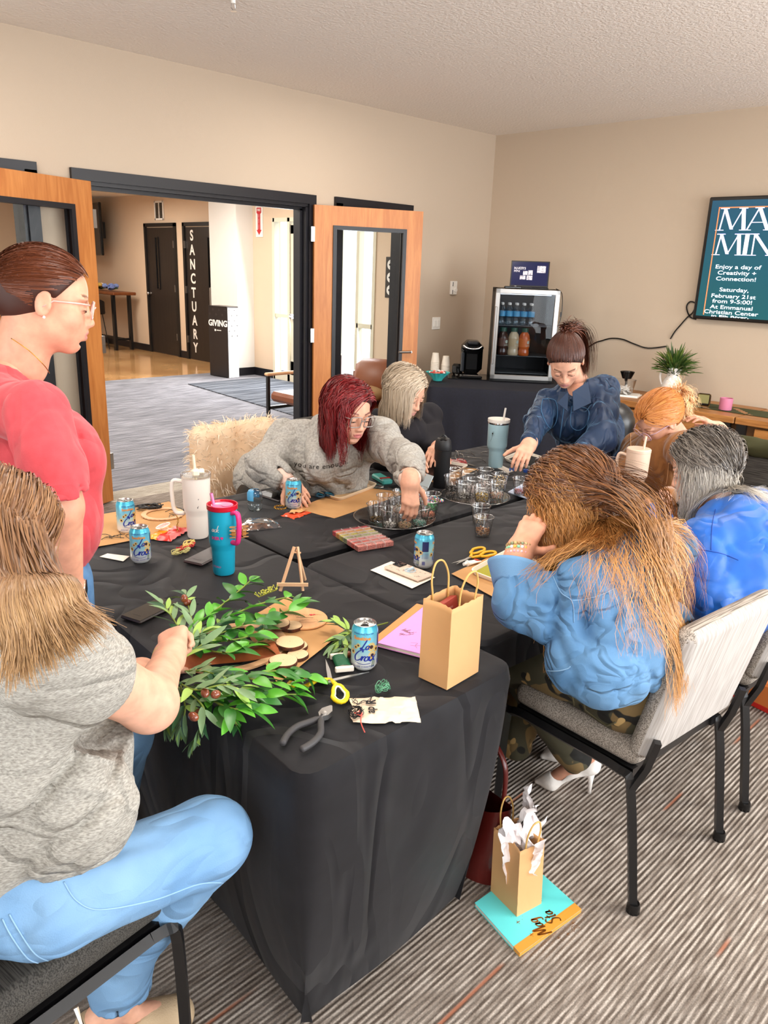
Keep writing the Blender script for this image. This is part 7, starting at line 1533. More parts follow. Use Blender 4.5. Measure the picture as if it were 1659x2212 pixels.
# jackets over the far chairs
JK=mat('olive_jacket','3A3424',rough=.85)
s=Sdf(.05); s.cone((4.22,1.36,.86),(4.22,1.78,.86),.05); s.cone((4.24,1.34,.6),(4.24,1.80,.6),.06); V,Fc=s.mesh(.02,[folds(.02,10,seed=2)]); tag(raw('olive_jacket',V,Fc,mat('olive_wool','3B3A1E',rough=.9),None,True),'olive jacket hung over the chair back behind the ginger-haired woman','jacket')
t=chair((3.5,.75,0),math.radians(60),'banquet chair at the right edge draped with a flowered jacket',FABD,FABD,FABD)
c=Z(1640,1010,.9); s=Sdf(.06); s.cone((3.42,.40,.92),(3.86,.70,.92),.06); s.cone((3.40,.40,.6),(3.86,.72,.6),.08); s.cone((3.36,.62,.9),(3.33,.65,.62),.05,.07); V,Fc=s.mesh(.018,[folds(.02,12,seed=3)])
o=raw('flowered_jacket',V,Fc,JK,None,True); tag(o,'dark olive jacket with yellow flowers draped on the chair at the right edge','jacket')
b=MB(); r=random.Random(12)
for i in range(16):
    k=r.randrange(len(V)); p=V[k]; cdir=Vector((-.75,-.4,.3)).normalized(); s1=cdir.orthogonal().normalized(); s2=cdir.cross(s1)
    for j in range(6):
        a=j*PI/3; b.add([Vector(p)+cdir*.02+s1*math.cos(a+q)*rr+s2*math.sin(a+q)*rr for q,rr in ((0,.004),(.35,.016),(0,.024),(-.35,.016))],[(0,1,2,3)])
b.build('flower_print',mat('flower_yellow','D9BC6A',rough=.8),o,False)
# red and orange bag at the far right on the floor
c=Z(1650,1500,.05); t=thing('gift_bag','red and orange gift bag lying on the carpet at the right edge','bag',(c.x+.12,c.y-.05,0),math.radians(-10)); b=MB(); b.box((0,0,.06),(.34,.26,.12),bev=.01); b.build('bag_body',mat('bag_orange','D9793A',rough=.4),t); b=MB(); b.box((0,0,.012),(.345,.265,.02)); b.build('red_band',CR,t)
# ---------------------------------------------------------------- people
def dv(*a): return npv(D(*a))
SK=np.array(lin('D89C80')[:3]); SKP=np.array(lin('DCA68B')[:3])
def heather(name,c1,c2,sc=180,bump=.15,st=(1,1,1),rough=.9,wr=(7,.008,(.5,1,1.6),(0,.6,.3))): return mat(name,c1,rough=rough,col2=c2,scale=sc,stretch=st,bump=bump,bscale=90,contrast=(.3,.7),wr=wr)
def torso(s,pel,mid,ch,sl,sr,rp,rm,rc,w=1.35,rs=.06,neck=None,rn=.06):
    lat=npv(sr)-npv(sl); lat[2]=0; s.cone(pel,mid,rp,rm,side=lat,w=w); s.cone(mid,ch,rm,rc,side=lat,w=w)
    m=(npv(sl)+npv(sr))/2; s.cone(sl,m,rs,rs*1.15); s.cone(sr,m,rs,rs*1.15)
    if neck is not None: s.cone(m,neck,rs*1.3,rn)
    return lat/np.linalg.norm(lat)
def arm(s,a,b,c,r0,r1,r2,r3=None): s.cone(a,b,r0,r1); s.cone(b,c,r1,r2)
def person(label,base,pieces,skin=SK,heads=()):
    """pieces: (V,F) lists; heads: (frame, index, kwargs) to colour faces"""
    base=npv(base); V,Fc=join(pieces); col=np.tile(skin,(len(V),1)); n=0
    for i,p in enumerate(pieces):
        for fr,k,kw in heads:
            if k==i: col[n:n+len(p[0])]=facecol(fr,p[0],skin,**kw)
        n+=len(p[0])
    o=raw('person',V-base,Fc,SKM,None,True,col=col,loc=tuple(base)); return tag(o,label,'person')
def cloth_(name,s,h,m,root,disp=(),it=1):
    V,Fc=s.mesh(h,disp); V=relax(V,Fc,it) if it else V; return part(name,(V,Fc),m,root)
def headpiece(fr,neck,rn=.052,fat=0,h=.0032,**k):
    s=headsdf(fr,fat,**k); s.cone(fr.w((-.028,0,-.045)),neck,rn*.98,rn*1.08,.03); return s.mesh(h)
def eyes(fr,root,iris='4A3424',closed=True):
    for g in (-1,1):
        b=MB(); c=fr.w((.0755,g*.031,0)); b.ball(c,.0126*fr.sc,14); wpart('eye',b,mat('eye_white','EDE4DE',rough=.15,spec=.6),root,True)
        b=MB(); d=unit(fr.R@np.array([1,0,-.55])); c2=npv(c)+d*.0105*fr.sc; b.ball(c2,.0052*fr.sc,10); wpart('iris',b,mat('iris'+iris,iris,rough=.1),root,True)
        b=MB(); pts=[fr.w((.0905-.0035*abs(t),g*.031+t*.0135,-.0032+.0028*(1-t*t)*-1)) for t in (-1,-.6,-.2,.2,.6,1)]; b.tube(pts,[.0006,.001,.0012,.0012,.001,.0006],5); wpart('eyelashes',b,PRINT,root,True)
def hroots(fr,N,seed,**k): p=scalp(fr,N,seed,**k); return fr.W(p),p
# ================= 1. woman standing in the red top
fr=Frame(dv(100,648,1.92),(.90,-.40,-.22),(.05,0,1),1.04)
nk=dv(42,785,1.95); sR=dv(80,893,1.76); sL=sR+np.array([-.08,.40,.0]); pel=dv(60,1225,2.08); mid=dv(85,1120,2.04); ch=dv(70,960,1.98)
el=dv(130,1095,1.72); wr=dv(152,1283,1.88); base=(pel[0],pel[1],0)
s=Sdf(.05); torso(s,pel,mid,ch,sL,sR,.09,.09,.09,1.1,.038,nk,.05); s.cone(pel+[0,-.08,-.05],[pel[0]+.02,pel[1]-.09,.5],.09,.06); s.cone([pel[0]+.02,pel[1]-.09,.5],[pel[0],pel[1]-.09,.08],.06,.04); s.cone(pel+[0,.1,-.05],[pel[0]+.02,pel[1]+.11,.5],.09,.06); s.cone([pel[0]+.02,pel[1]+.11,.5],[pel[0],pel[1]+.11,.08],.06,.04)
P=[s.mesh(.014),headpiece(fr,nk,.062,.014,.0035)]
hd=unit(dv(156,1345,1.92)-wr); hs=handsdf(wr+hd*.02,hd,(-.2,-.97,.0),-1,(.35,.6,.5),.03,.25,.98); hs.cone(el,wr,.047,.029,.03); hs.cone(dv(118,1000,1.72),el,.046,.047,.02); P.append(hs.mesh(.0035))
root=person('person standing in a coral red short-sleeved top and glasses at the left table edge',base,P,SK,[(fr,1,{})])
s=Sdf(.05); lat=torso(s,pel+[0,0,.02],mid,ch,sL,sR,.13,.13,.13,1.25,.060,nk-[0,0,.05],.052)
bu=dv(150,995,1.95); s.ell(bu,(.075,.09,.08),k=.06); s.ell(bu+[-.03,.17,0],(.075,.09,.08),k=.06); s.ell(dv(115,1120,1.99),(.09,.12,.12),k=.06)
s.cone(sR,dv(112,1000,1.72),.070,.070,.03); s.cone(dv(112,1000,1.72),dv(130,1080,1.715),.070,.066,.01); s.cone(sL,sL+[.03,.06,-.26],.065,.055)
s.cut(dv(131,1066,1.715),(.05,0,-1),None,.14); s.cone(dv(130,1072,1.715),el+[0,0,-.05],.055,.055,.004,op=-1)
s.cone(nk-[0,0,.005],nk+[.05,-.02,.1],.066,.085,.006,op=-1); s.cut(pel+[0,0,-.06],(0,0,-1))
cloth_('shirt',s,.0085,mat('coral_jersey','C8434A',rough=.8,col2='BE3B43',scale=40,bump=.06,bscale=300,sheen=.2,wr=(6,.006,(1,1,.6),(.3,.5,0))),root,[folds(.014,9,(.3,.2,-1),.3,1,dv(60,1000,1.8),.25),folds(.007,13,(.2,0,1),.3,3)])
s=Sdf(.05)
for g in (-1,1): s.cone([pel[0],pel[1]+g*.09,pel[2]-.02],[pel[0]+.02,pel[1]+g*.1,.5],.125,.09); s.cone([pel[0]+.02,pel[1]+g*.1,.5],[pel[0],pel[1]+g*.1,.09],.09,.07,.02)
s.cut((0,0,.07),(0,0,-1)); cloth_('jeans',s,.014,mat('denim_blue','5C86B0',rough=.9,col2='4A739E',scale=30,bump=.1,bscale=400),root,[folds(.006,9,seed=2)])
for g in (-1,1): s=Sdf(.03); s.cone([pel[0]-.06,pel[1]+g*.1,.045],[pel[0]+.13,pel[1]+g*.1,.035],.042,.036); s.cut((0,0,.003),(0,0,-1)); cloth_('shoe',s,.008,WHITE,root)
# watch
wd=unit(wr-el); f2=Frame(wr-wd*.015,wd,(.25,-.97,0)); b=MB(); b.tube([f2.w((0,.031*math.cos(a),.028*math.sin(a))) for a in np.linspace(0,2*PI,24)[:-1]],.0095,6,closed=True,flat=.25); wpart('watch_band',b,mat('leopard_band','1A1614',rough=.6,col2='C9A987',scale=95,contrast=(.52,.56)),root,True)
b=MB(); R3=Matrix([[f2.R[i][j] for j in range(3)] for i in range(3)]); fa_=Matrix.Rotation(-.75,3,'X'); b.box(f2.w((0,.023,.022)),(.038,.034,.011),M=R3@fa_,bev=.004); wpart('watch_case',b,mat('rose_gold','D8B09A',rough=.25,metal=.8),root); b=MB(); b.box(npv(f2.w((0,.023,.022)))+npv(R3@fa_@Vector((0,0,.0058))),(.032,.028,.001),M=R3@fa_); wpart('watch_face',b,BLKP,root)
s=capsdf(fr,.010,(1,0,-.75,.012),-.075); s.ell(fr.w((-.105,0,.0)),(.045,.045,.05),fr.R,.03); cloth_('hair',s,.006,mat('hair_base_brown','3A1D12',rough=.6),root,it=2)
def tied(fr,N,tie,seed,low=-.075,hl=(0,.85),steps=14,off=.014,sag=0,grow=.012,droop=.0):
    r_,p=hroots(fr,N,seed,low=low,hl=hl); c=np.array([-.014,0,.034]); R0=np.array([.096,.075,.081])+grow; d0=(p-c)/R0; d0/=np.linalg.norm(d0,axis=1)[:,None]; d1=(np.array(tie)-c)/R0; L1=np.linalg.norm(d1); d1u=d1/L1; out=[]
    for i in range(steps+1):
        t=i/steps; q=d0*(1-t)+d1u*t; q[:,2]-=droop*math.sin(PI*t)*(np.abs(d0[:,1])); q/=np.linalg.norm(q,axis=1)[:,None]; out.append(c+q*R0*(1+(L1-1)*t**4))
    return fr.W(np.stack(out,1))
hairmesh(tied(fr,4200,(-.125,0,.01),1),'hair_strands',root,'4A2416','6E3A22',cen=fr.c,rad=.0009,K=400,clump=.35,seed=1,tap=.7)
b=MB(); b.tube([fr.w((-.122,.022*math.cos(a),.008+.022*math.sin(a))) for a in np.linspace(0,6.28,14)[:-1]],.009,8,closed=True); wpart('hair_tie',b,BLKM,root,True)
r_=fr.W(np.array([-.125,0,.0])+np.random.RandomState(1).randn(120,3)*.012); hairmesh(simul(r_,np.tile(fr.R@np.array([-1,0,-.3]),(120,1)),np.full(120,.16),12,[],.3),'ponytail',root,'3A1D12','5A2E1C',rad=.0018,K=20,clump=.4,seed=2)
eyes(fr,root); eyeglasses(root,fr,mat('clear_pink_frame','D9A69A',rough=.15,coat=.5),w=.050,hh=.040,x0=.106,rad=.0021)
b=MB(); b.ball(fr.w((.002,-.084,-.036)),.0035,8); wpart('earring',b,WHITE,root,True)
b=MB(); b.tube(smoothpath([fr.w((-.06,-.055,-.10)),fr.w((-.02,-.068,-.118)),fr.w((.015,-.058,-.145)),fr.w((.03,-.03,-.165))],5),.0011,5); wpart('necklace',b,GOLD,root,True)
# ================= 2. seated woman in the grey t-shirt
fr=Frame(dv(-6,1162,1.46),(.96,.06,-.42),(.1,0,1),1.05)
nk=dv(-5,1290,1.36); sR=dv(105,1412,1.20); sL=sR+np.array([-.15,.30,-.02]); pel=dv(0,1910,1.42); mid=dv(80,1700,1.37); ch=dv(40,1500,1.34)
el=dv(322,1520,1.42); wr=dv(366,1418,1.70); base=(pel[0],pel[1],0)
kR=dv(452,1812,1.60); aR=npv((.57,1.34,.09)); hR=npv((pel[0]+.05,pel[1]-.11,.60)); kL=npv((.72,1.60,.60)); hL=npv((pel[0]+.03,pel[1]+.12,.57)); aL=npv((.66,1.70,.09))
s=Sdf(.05); torso(s,pel,mid,ch,sL,sR,.06,.055,.055,1.05,.034,nk,.05); s.cone(hR,kR,.05,.03,.02); s.cone(kR,aR,.028,.022,.01); s.cone(hL,kL,.05,.03,.02); s.cone(kL,aL,.028,.022,.01)
P=[s.mesh(.014),headpiece(fr,nk,.055,.006,.0035)]
hd=unit(dv(374,1372,1.78)-wr); hs=handsdf(wr+hd*.012,hd,(-.66,-.3,.68),1,(1.1,1.4,1.0),.03,.5,1.0,toff=(.8,.3,-.5)); hs.cone(el,wr,.046,.029,.03); hs.cone(sR+(el-sR)*.25,el,.056,.048,.03); P.append(hs.mesh(.004))
wl=dv(300,1452,1.80); hd2=unit(dv(330,1440,1.9)-wl); h2=handsdf(wl,hd2,(-.3,.3,.9),-1,(.9,1.1,.8),.03,.5); h2.cone(wl+[-.10,.06,-.02],wl,.034,.026,.03); P.append(h2.mesh(.005))
root=person('person seated at lower left in a heather grey t-shirt, twisting the green wreath',base,P,SKP,[(fr,1,{})])
s=Sdf(.06); torso(s,pel+[.0,0,.02],mid,ch,sL,sR,.125,.125,.12,1.25,.058,nk-[0,0,.03],.05)
s.ell(dv(150,1690,1.38),(.09,.14,.13),k=.06); s.ell(dv(150,1610,1.42),(.08,.12,.08),k=.05); s.ell(dv(130,1570,1.42),(.08,.13,.09),k=.06)
sl=sR+(el-sR)*.52; s.cone(sR,sl,.074,.078); s.cone(sL,sL+[.10,.06,-.18],.078,.08)
s.cut(sR+(el-sR)*.50,el-sR,sR+(el-sR)*.64,.115); s.cone(sR+(el-sR)*.47,el,.059,.054,.004,op=-1)
s.cone(nk-[0,0,.005],nk+[.03,0,.1],.064,.085,.006,op=-1); s.cut(dv(80,1880,1.37),(.10,-.25,-1))
cloth_('t_shirt',s,.008,heather('heather_grey','7F7B73','B3AFA6',150,.12,(1,1,3)),root,[folds(.022,8,(.8,0,.75),.22,1),folds(.009,16,(.8,0,.7),.25,4)])
s=Sdf(.05); s.cone(pel+[0,0,.03],pel+[.03,0,.05],.125,.125,side=(0,1,0),w=1.25); s.cone(hR,kR,.090,.080); s.cone(kR,aR+[0,0,.14],.080,.070,.03); s.cone(aR+[0,0,.14],aR+[0,0,.03],.070,.070); s.cone(hL,kL,.11,.088); s.cone(kL,aL,.088,.075,.03)
s.cut(aR+[0,0,.03],(0,0,-1),aR,.15); s.cone(aR+[0,0,.09],aR+[0,0,-.1],.060,.062,.005,op=-1)
DEN=mat('light_denim','5F8AB5',rough=.9,col2='86ABCC',scale=5,bump=.12,bscale=420,contrast=(.25,.75),wr=(7,.007,(.5,1.2,1.2),(0,.4,0))); o=cloth_('jeans',s,.0085,DEN,root,[folds(.012,10,(.9,-.1,-.3),.25,2,dv(150,1850,1.35),.22),folds(.004,14,(.9,0,0),.3,5)])
from mathutils.bvhtree import BVHTree
def bvh(o): o.data.update(); return BVHTree.FromPolygons([v.co+o.parent.location for v in o.data.vertices],[list(p.vertices) for p in o.data.polygons])
def seam(o,pix,name,m,root,r=.0018,n=8,lift=.001):
    t_=bvh(o); pts=[]
    for p in smoothpath([(u,v,0) for u,v in pix],n):
        d=ray(p[0],p[1]).normalized(); h=t_.ray_cast(C0,d)
        if h[0]: pts.append(h[0]-d*lift)
    if len(pts)>2: b=MB(); b.tube(pts,r,5); return wpart(name,b,m,root,True)
SEAM=mat('denim_seam','8FB4D4',rough=.9); seam(o,[(138,1905),(165,1945),(215,1965),(330,1945),(430,1910),(492,1908)],'side_seam',SEAM,root,.0014); seam(o,[(20,1975),(40,2010),(75,2060),(110,2078)],'pocket_seam',SEAM,root,.0014); seam(o,[(5,1985),(24,2022),(60,2070),(92,2082)],'pocket_seam',SEAM,root,.0015)
s=Sdf(.02); f3=Frame(aR+[0,0,-.06],(.75,-.45,0)); s.cone(f3.w((-.07,0,.005)),f3.w((.12,0,-.002)),.036,.04,side=f3.R[:,1],w=1.1); s.cut((0,0,.004),(0,0,-1)); s.ell(f3.w((-.0,0,.05)),(.055,.036,.055),f3.R,.01,-1); cloth_('sandal',s,.006,mat('beige_clog','BCA382',rough=.7,bump=.2,bscale=250),root)
b=MB(); b.tube([f3.w((-.0+.056*math.cos(a),.037*math.sin(a),.034)) for a in np.linspace(1.4,4.9,12)],.003,6); wpart('blue_piping',b,mat('piping_blue','4A6CD0'),root,True)
s=Sdf(.02); s.cone(f3.w((-.05,0,.03)),f3.w((.09,0,.012)),.028,.026); s.cone(f3.w((-.04,0,.03)),aR,.03,.034); part('foot',s.mesh(.007),SKM,root,col=np.tile(SKP,(len(s.mesh(.007)[0]),1)))
s=Sdf(.02); s.cone(aL+[-.06,0,-.06],aL+[.1,0,-.065],.035,.03); s.cut((0,0,.004),(0,0,-1)); cloth_('sandal',s,.008,MATS['beige_clog'],root)
wd=unit(wr-el); f2=Frame(wr-wd*.012,wd,(0,-.5,.8)); b=MB(); k=.033; b.tube([f2.w((.002*math.sin(a),k*math.cos(a),k*.85*math.sin(a))) for a in np.linspace(0,2*PI,30)[:-1]],.0024,6,closed=True); wpart('bracelet',b,STEEL,root,True); b=MB(); b.tube([f2.w((-.008+.004*math.cos(a),k*1.03*math.cos(a),k*.88*math.sin(a))) for a in np.linspace(0,2*PI,30)[:-1]],.0017,6,closed=True); wpart('bracelet',b,mat('cord_lime','D9D98A'),root,True)
s=capsdf(fr,.014,(1,0,-.7,.025),-.10); cloth_('hair',s,.007,mat('hair_base_lightbrown','5A3C26',rough=.6),root,it=2)
shc=Sdf(.06); torso(shc,pel,mid,ch,sL,sR,.15,.155,.15,1.28,.08,nk,.062); shc.cone(sR,sl,.088,.088); hc=headsdf(fr); hc=Sdf(.02); hc.ell(fr.w((-.014,0,.034)),(np.array((.096,.075,.081))+.006)*fr.sc,fr.R); hc.ell(fr.w((.02,0,-.04)),np.array((.06,.066,.07))*fr.sc,fr.R)
rt,pl=hroots(fr,4400,3,low=-.06,hl=(.0,.85)); side=np.sign(pl[:,1]+1e-4); dd=np.stack([-.2+0*side,side*.6,np.full(len(pl),-.1)],1)@fr.R.T; st=np.stack([np.full(len(pl),-.22),side*.3,np.full(len(pl),-.9)],1)@fr.R.T
Ph=simul(rt,dd,np.random.RandomState(2).uniform(.40,.66,len(rt)),26,[hc,shc],.30,off=np.random.RandomState(4).uniform(.005,.018,len(rt)),style=st,hold=.3)
hairmesh(Ph,'hair_strands',root,'6E4A30','946C48','B8946A',cen=fr.c,rad=.0009,K=320,clump=.45,seed=3,wave=.003,wfreq=1.5)
rs=np.random.RandomState(8); n=1500; q=rs.rand(n,1); A0=dv(-10,1120,1.36)+q*(dv(85,1165,1.37)-dv(-10,1120,1.36))+rs.randn(n,3)*.012; A1=dv(10,1250,1.28)+q*(dv(112,1240,1.27)-dv(10,1250,1.28))+rs.randn(n,3)*.008; A2=dv(20,1330,1.12)+q*(dv(150,1300,1.14)-dv(20,1330,1.12))+rs.randn(n,3)*.008; A3=dv(20,1470,1.06)+q*(dv(225,1345,1.11)-dv(20,1470,1.06))+rs.randn(n,3)*.014
tt=np.linspace(0,1,20)[None,:,None]; PL_=A0[:,None]*(1-tt)**3+3*A1[:,None]*tt*(1-tt)**2+3*A2[:,None]*tt**2*(1-tt)+A3[:,None]*tt**3
for _ in range(3):
    v=shc.ev(PL_); g_=np.stack([shc.ev(PL_+np.array(x)*.002)-v for x in ((1,0,0),(0,1,0),(0,0,1))],-1); g_/=np.linalg.norm(g_,axis=-1)[...,None]+1e-9; PL_=PL_+g_*np.clip(.012+.012*q[:,None,0]-v,0,.05)[...,None]
hairmesh(PL_,'hair_lock',root,'6E4A30','946C48','B08C62',cen=ch,rad=.0010,K=120,clump=.4,seed=9,wave=.002,wfreq=1.5)
# ================= 3. red-haired woman in the grey sweatshirt
fr=Frame(dv(752,888,3.20),(-.12,-.95,-.27),(.06,0,1),1.03)
nk=dv(725,935,3.40); sR=dv(622,948,3.48); sL=dv(815,945,3.42); pel=npv((2.22,2.95,.60)); mid=dv(692,1040,3.50); ch=dv(708,985,3.46)
elR=dv(572,1005,3.30); wrR=dv(622,1042,3.26); elL=dv(880,998,3.12); wrL=dv(886,1040,2.86); base=(2.25,2.95,0)
s=Sdf(.05); torso(s,pel,mid,ch,sL,sR,.10,.08,.08,1.15,.035,nk,.045); s.cone(pel+[.1,0,0],pel+[.12,-.42,.0],.08,.06); s.cone(pel+[-.1,0,0],pel+[-.12,-.42,.0],.08,.06); s.cone(pel+[.12,-.42,0],pel+[.12,-.40,-.52],.06,.04); s.cone(pel+[-.12,-.42,0],pel+[-.12,-.40,-.52],.06,.04)
P=[s.mesh(.015),headpiece(fr,nk,.048,0,.0036)]
hd=unit(dv(886,1072,2.86)-wrL); hs=handsdf(wrL+hd*.0,hd,(-.35,-.65,.45),1,(.45,.55,.4),.02,.5,.95); hs.cone(elL,wrL,.04,.026,.03); P.append(hs.mesh(.0038))
hd=unit(dv(640,1056,3.2)-wrR); hs=handsdf(wrR,hd,(-.5,-.3,.8),-1,(.4,.5,.4),.03,.3,.95); hs.cone(elR+(wrR-elR)*.6,wrR,.026,.024,.02); P.append(hs.mesh(.0045))
root=person('person with dark red hair and glasses in a grey sweatshirt reaching into the cups',base,P,SKP,[(fr,1,dict(brow=(.12,.04,.03),lip=(.55,.17,.16)))])
s=Sdf(.07); torso(s,pel+[0,0,.1],mid,ch,sL,sR,.145,.14,.13,1.35,.07,nk-[0,0,.05],.05); s.ell(dv(712,1000,3.32),(.13,.09,.10),k=.09)
s.cone(sR,elR,.075,.070,.06); s.cone(elR,wrR,.066,.050,.04); s.cone(sL,elL,.078,.064,.07); s.cone(elL,wrL+(elL-wrL)*.12,.062,.046,.04)
s.cut(wrL+(elL-wrL)*.06,wrL-elL,None,.08); s.cone(wrL+(elL-wrL)*.3,wrL,.036,.04,.004,op=-1); s.cut(wrR+(elR-wrR)*.06,wrR-elR,None,.08); s.cone(wrR+(elR-wrR)*.3,wrR,.036,.04,.004,op=-1)
s.cone(nk-[0,0,.02],nk+[.02,-.03,.1],.058,.08,.006,op=-1)
SW=heather('sweat_grey','918D87','B5B1A9',120,.1); o=cloth_('sweatshirt',s,.0105,SW,root,[folds(.024,8,(.5,-.2,-.8),.3,1),folds(.010,16,(.6,0,-.8),.3,4)])
t_=bvh(o); Vt,Ft=textmesh('you are enough.',1,spacing=1.08); xs=[p[0] for p in Vt]; x0,x1=min(xs),max(xs); b=MB(); VV=[];ok=True
for x,y,z in Vt:
    f=(x-x0)/(x1-x0); u=635+f*117; v=1001+10*math.sin(f*PI)-5*f-y*15.5; d=ray(u,v).normalized(); h=t_.ray_cast(C0,d); VV.append(h[0]-d*.003 if h[0] else C0+d*3.2)
b.add(VV,Ft); wpart('printed_text',b,PRINT,root,False)['label']='black printed text reading you are enough.'
for wr_,el_ in ((wrL,elL),(wrR,elR)):
    s=Sdf(.01); d_=unit(wr_-el_); s.cone(wr_-d_*.035,wr_+d_*.008,.043,.036); s.cut(wr_+d_*.008,d_); s.cone(wr_-d_*.03,wr_+d_*.05,.031,.031,.003,op=-1); cloth_('shirt_cuff',s,.005,mat('blush_cuff','E3C3B3',rough=.85),root,[folds(.003,40,d_,.2)])
s=Sdf(.05); s.cone(pel+[.1,0,0],pel+[.12,-.42,.0],.10,.08); s.cone(pel+[-.1,0,0],pel+[-.12,-.42,.0],.10,.08); s.cone(pel+[.12,-.42,0],pel+[.12,-.40,-.52],.08,.06); s.cone(pel+[-.12,-.42,0],pel+[-.12,-.40,-.52],.08,.06); s.cone(pel,pel+[0,0,.05],.13,side=(1,0,0),w=1.3); cloth_('trousers',s,.018,BLKM,root)
def longhair(fr,root,N,seed,L,c1,c2,tip=None,coll=(),wave=.0,wf=3,rad=.0016,base='3A1512',part_y=0.,grav=.3,off=(.006,.024),K=90,clump=.5,dirx=-.3,up=.3,low=-.055,hl=(0,.85),steps=22,cap=(.012,(1,0,-.75,.02),-.07),var=.35,ts=.35,sty=(-.5,.45,-.75),hold=.4,front=1):
    s=capsdf(fr,*cap); cloth_('hair',s,.0065,mat('hair_base_'+base,base,rough=.6),root,it=2)
    hc=Sdf(.02); hc.ell(fr.w((-.014,0,.034)),(np.array((.096,.075,.081))+.006)*fr.sc,fr.R); hc.ell(fr.w((.03,0,-.04)),np.array((.07,.068,.085))*fr.sc,fr.R); hc.ell(fr.w((-.02,0,-.10)),np.array((.05,.055,.06))*fr.sc,fr.R)
    rt,pl=hroots(fr,N,seed,low=low,hl=hl); rs=np.random.RandomState(seed); sd=np.where(pl[:,1]>part_y,1.,-1.); dd=np.stack([np.full(N,dirx),sd*.8,np.full(N,0.)],1)@fr.R.T; st=np.stack([np.full(N,sty[0]),sd*sty[1],np.full(N,sty[2])],1)@fr.R.T
    Ph=simul(rt,dd,rs.uniform(L[0],L[1],N)*np.where(pl[:,0]>-.03,front,1.),steps,[hc]+list(coll),grav,off=rs.uniform(off[0],off[1],N),style=st,hold=hold); return hairmesh(Ph,'hair_strands',root,c1,c2,tip,cen=fr.c,rad=rad,K=K,clump=clump,seed=seed,wave=wave,wfreq=wf,var=var,tipstart=ts),Ph
tc=Sdf(.06); torso(tc,pel+[0,0,.1],mid,ch,sL,sR,.13,.12,.11,1.3,.065,nk-[0,0,.04],.05)
longhair(fr,root,5200,5,(.26,.36),'5A0F14','8C1F22',None,[tc],.012,2.0,.0010,'3A0A0E',part_y=.03,hl=(.0,.95),K=110,clump=.6,sty=(-.35,.6,-.75),hold=.45,off=(.005,.02))
eyes(fr,root); eyeglasses(root,fr,mat('grey_clear_frame','8A827C',rough=.15,coat=.5),w=.050,hh=.042,x0=.106,rad=.0022,square=1)
b=MB(); 
for k in range(4): b.ball(fr.w((.0,-.083,-.045-.009*k)),.004,8)
wpart('earring',b,CHROME,root,True)
# ================= 4. blonde woman in black
fr=Frame(dv(874,846,3.72),(.12,-.88,-.42),(.05,0,1),1.0)
nk=dv(860,903,3.84); sR=dv(818,912,3.86); sL=sR+np.array([.33,-.04,0]); pel=npv((2.98,3.02,.6)); mid=dv(865,985,3.92); ch=dv(868,935,3.86)
elR=dv(835,985,3.82); wrR=dv(885,985,3.55); elL=dv(945,980,3.85); wrL=dv(948,965,3.62); base=(2.98,3.0,0)
def lowerbody(s,pel,d,lat,r=(.08,.06,.04),kn=.42):
    d=unit(d);lat=unit(lat)
    for g in (-1,1): h=pel+lat*g*.09; k=h+d*kn; k[2]=max(pel[2],.5); s.cone(h,k,r[0],r[1]); s.cone(k,[k[0],k[1],.07],r[1],r[2])
s=Sdf(.05); torso(s,pel,mid,ch,sL,sR,.09,.07,.07,1.15,.035,nk,.042); lowerbody(s,pel,(0,-1,0),(1,0,0))
P=[s.mesh(.015),headpiece(fr,nk,.045,0,.004)]
hd=unit(dv(912,1000,3.42)-wrR); hs=handsdf(wrR,hd,(-.5,-.3,.8),-1,(.35,.5,.4),.03,.3,.95); hs.cone(elR,wrR,.038,.025,.03); P.append(hs.mesh(.0042))
hd=unit(dv(925,985,3.45)-wrL); hs=handsdf(wrL,hd,(-.1,-.2,.95),1,(.4,.5,.4),.03,.3,.95); hs.cone(elL,wrL,.038,.025,.03); P.append(hs.mesh(.0042))
root=person('person with straight ash-blonde bob in a black top, bent over the brown-matted tray',base,P,SKP,[(fr,1,dict(brow=(.30,.2,.13)))])
s=Sdf(.06); torso(s,pel+[0,0,.05],mid,ch,sL,sR,.12,.11,.105,1.25,.052,nk-[0,0,.04],.045); s.ell(dv(880,945,3.78),(.10,.07,.07),k=.06); s.cone(sR,elR,.062,.052); s.cone(elR,wrR-(wrR-elR)*.1,.052,.036); s.cone(sL,elL,.062,.052); s.cone(elL,wrL-(wrL-elL)*.1,.052,.036); s.cone(nk-[0,0,.01],nk+[.03,-.05,.1],.052,.08,.006,op=-1)
cloth_('black_top',s,.012,mat('black_jersey','131018',rough=.85),root,[folds(.012,9,(.2,0,1),.3,2)]); s=Sdf(.05); lowerbody(s,pel,(0,-1,0),(1,0,0),(.1,.08,.06)); cloth_('trousers',s,.018,BLKM,root)
longhair(fr,root,4200,7,(.20,.26),'A8937B','D0BFA8',None,[],.0015,1.2,.0010,'7D6C5A',part_y=.015,hl=(0,.85),K=260,clump=.3,grav=.34,sty=(-.4,.5,-.8),hold=.45,off=(.004,.016))
eyes(fr,root)
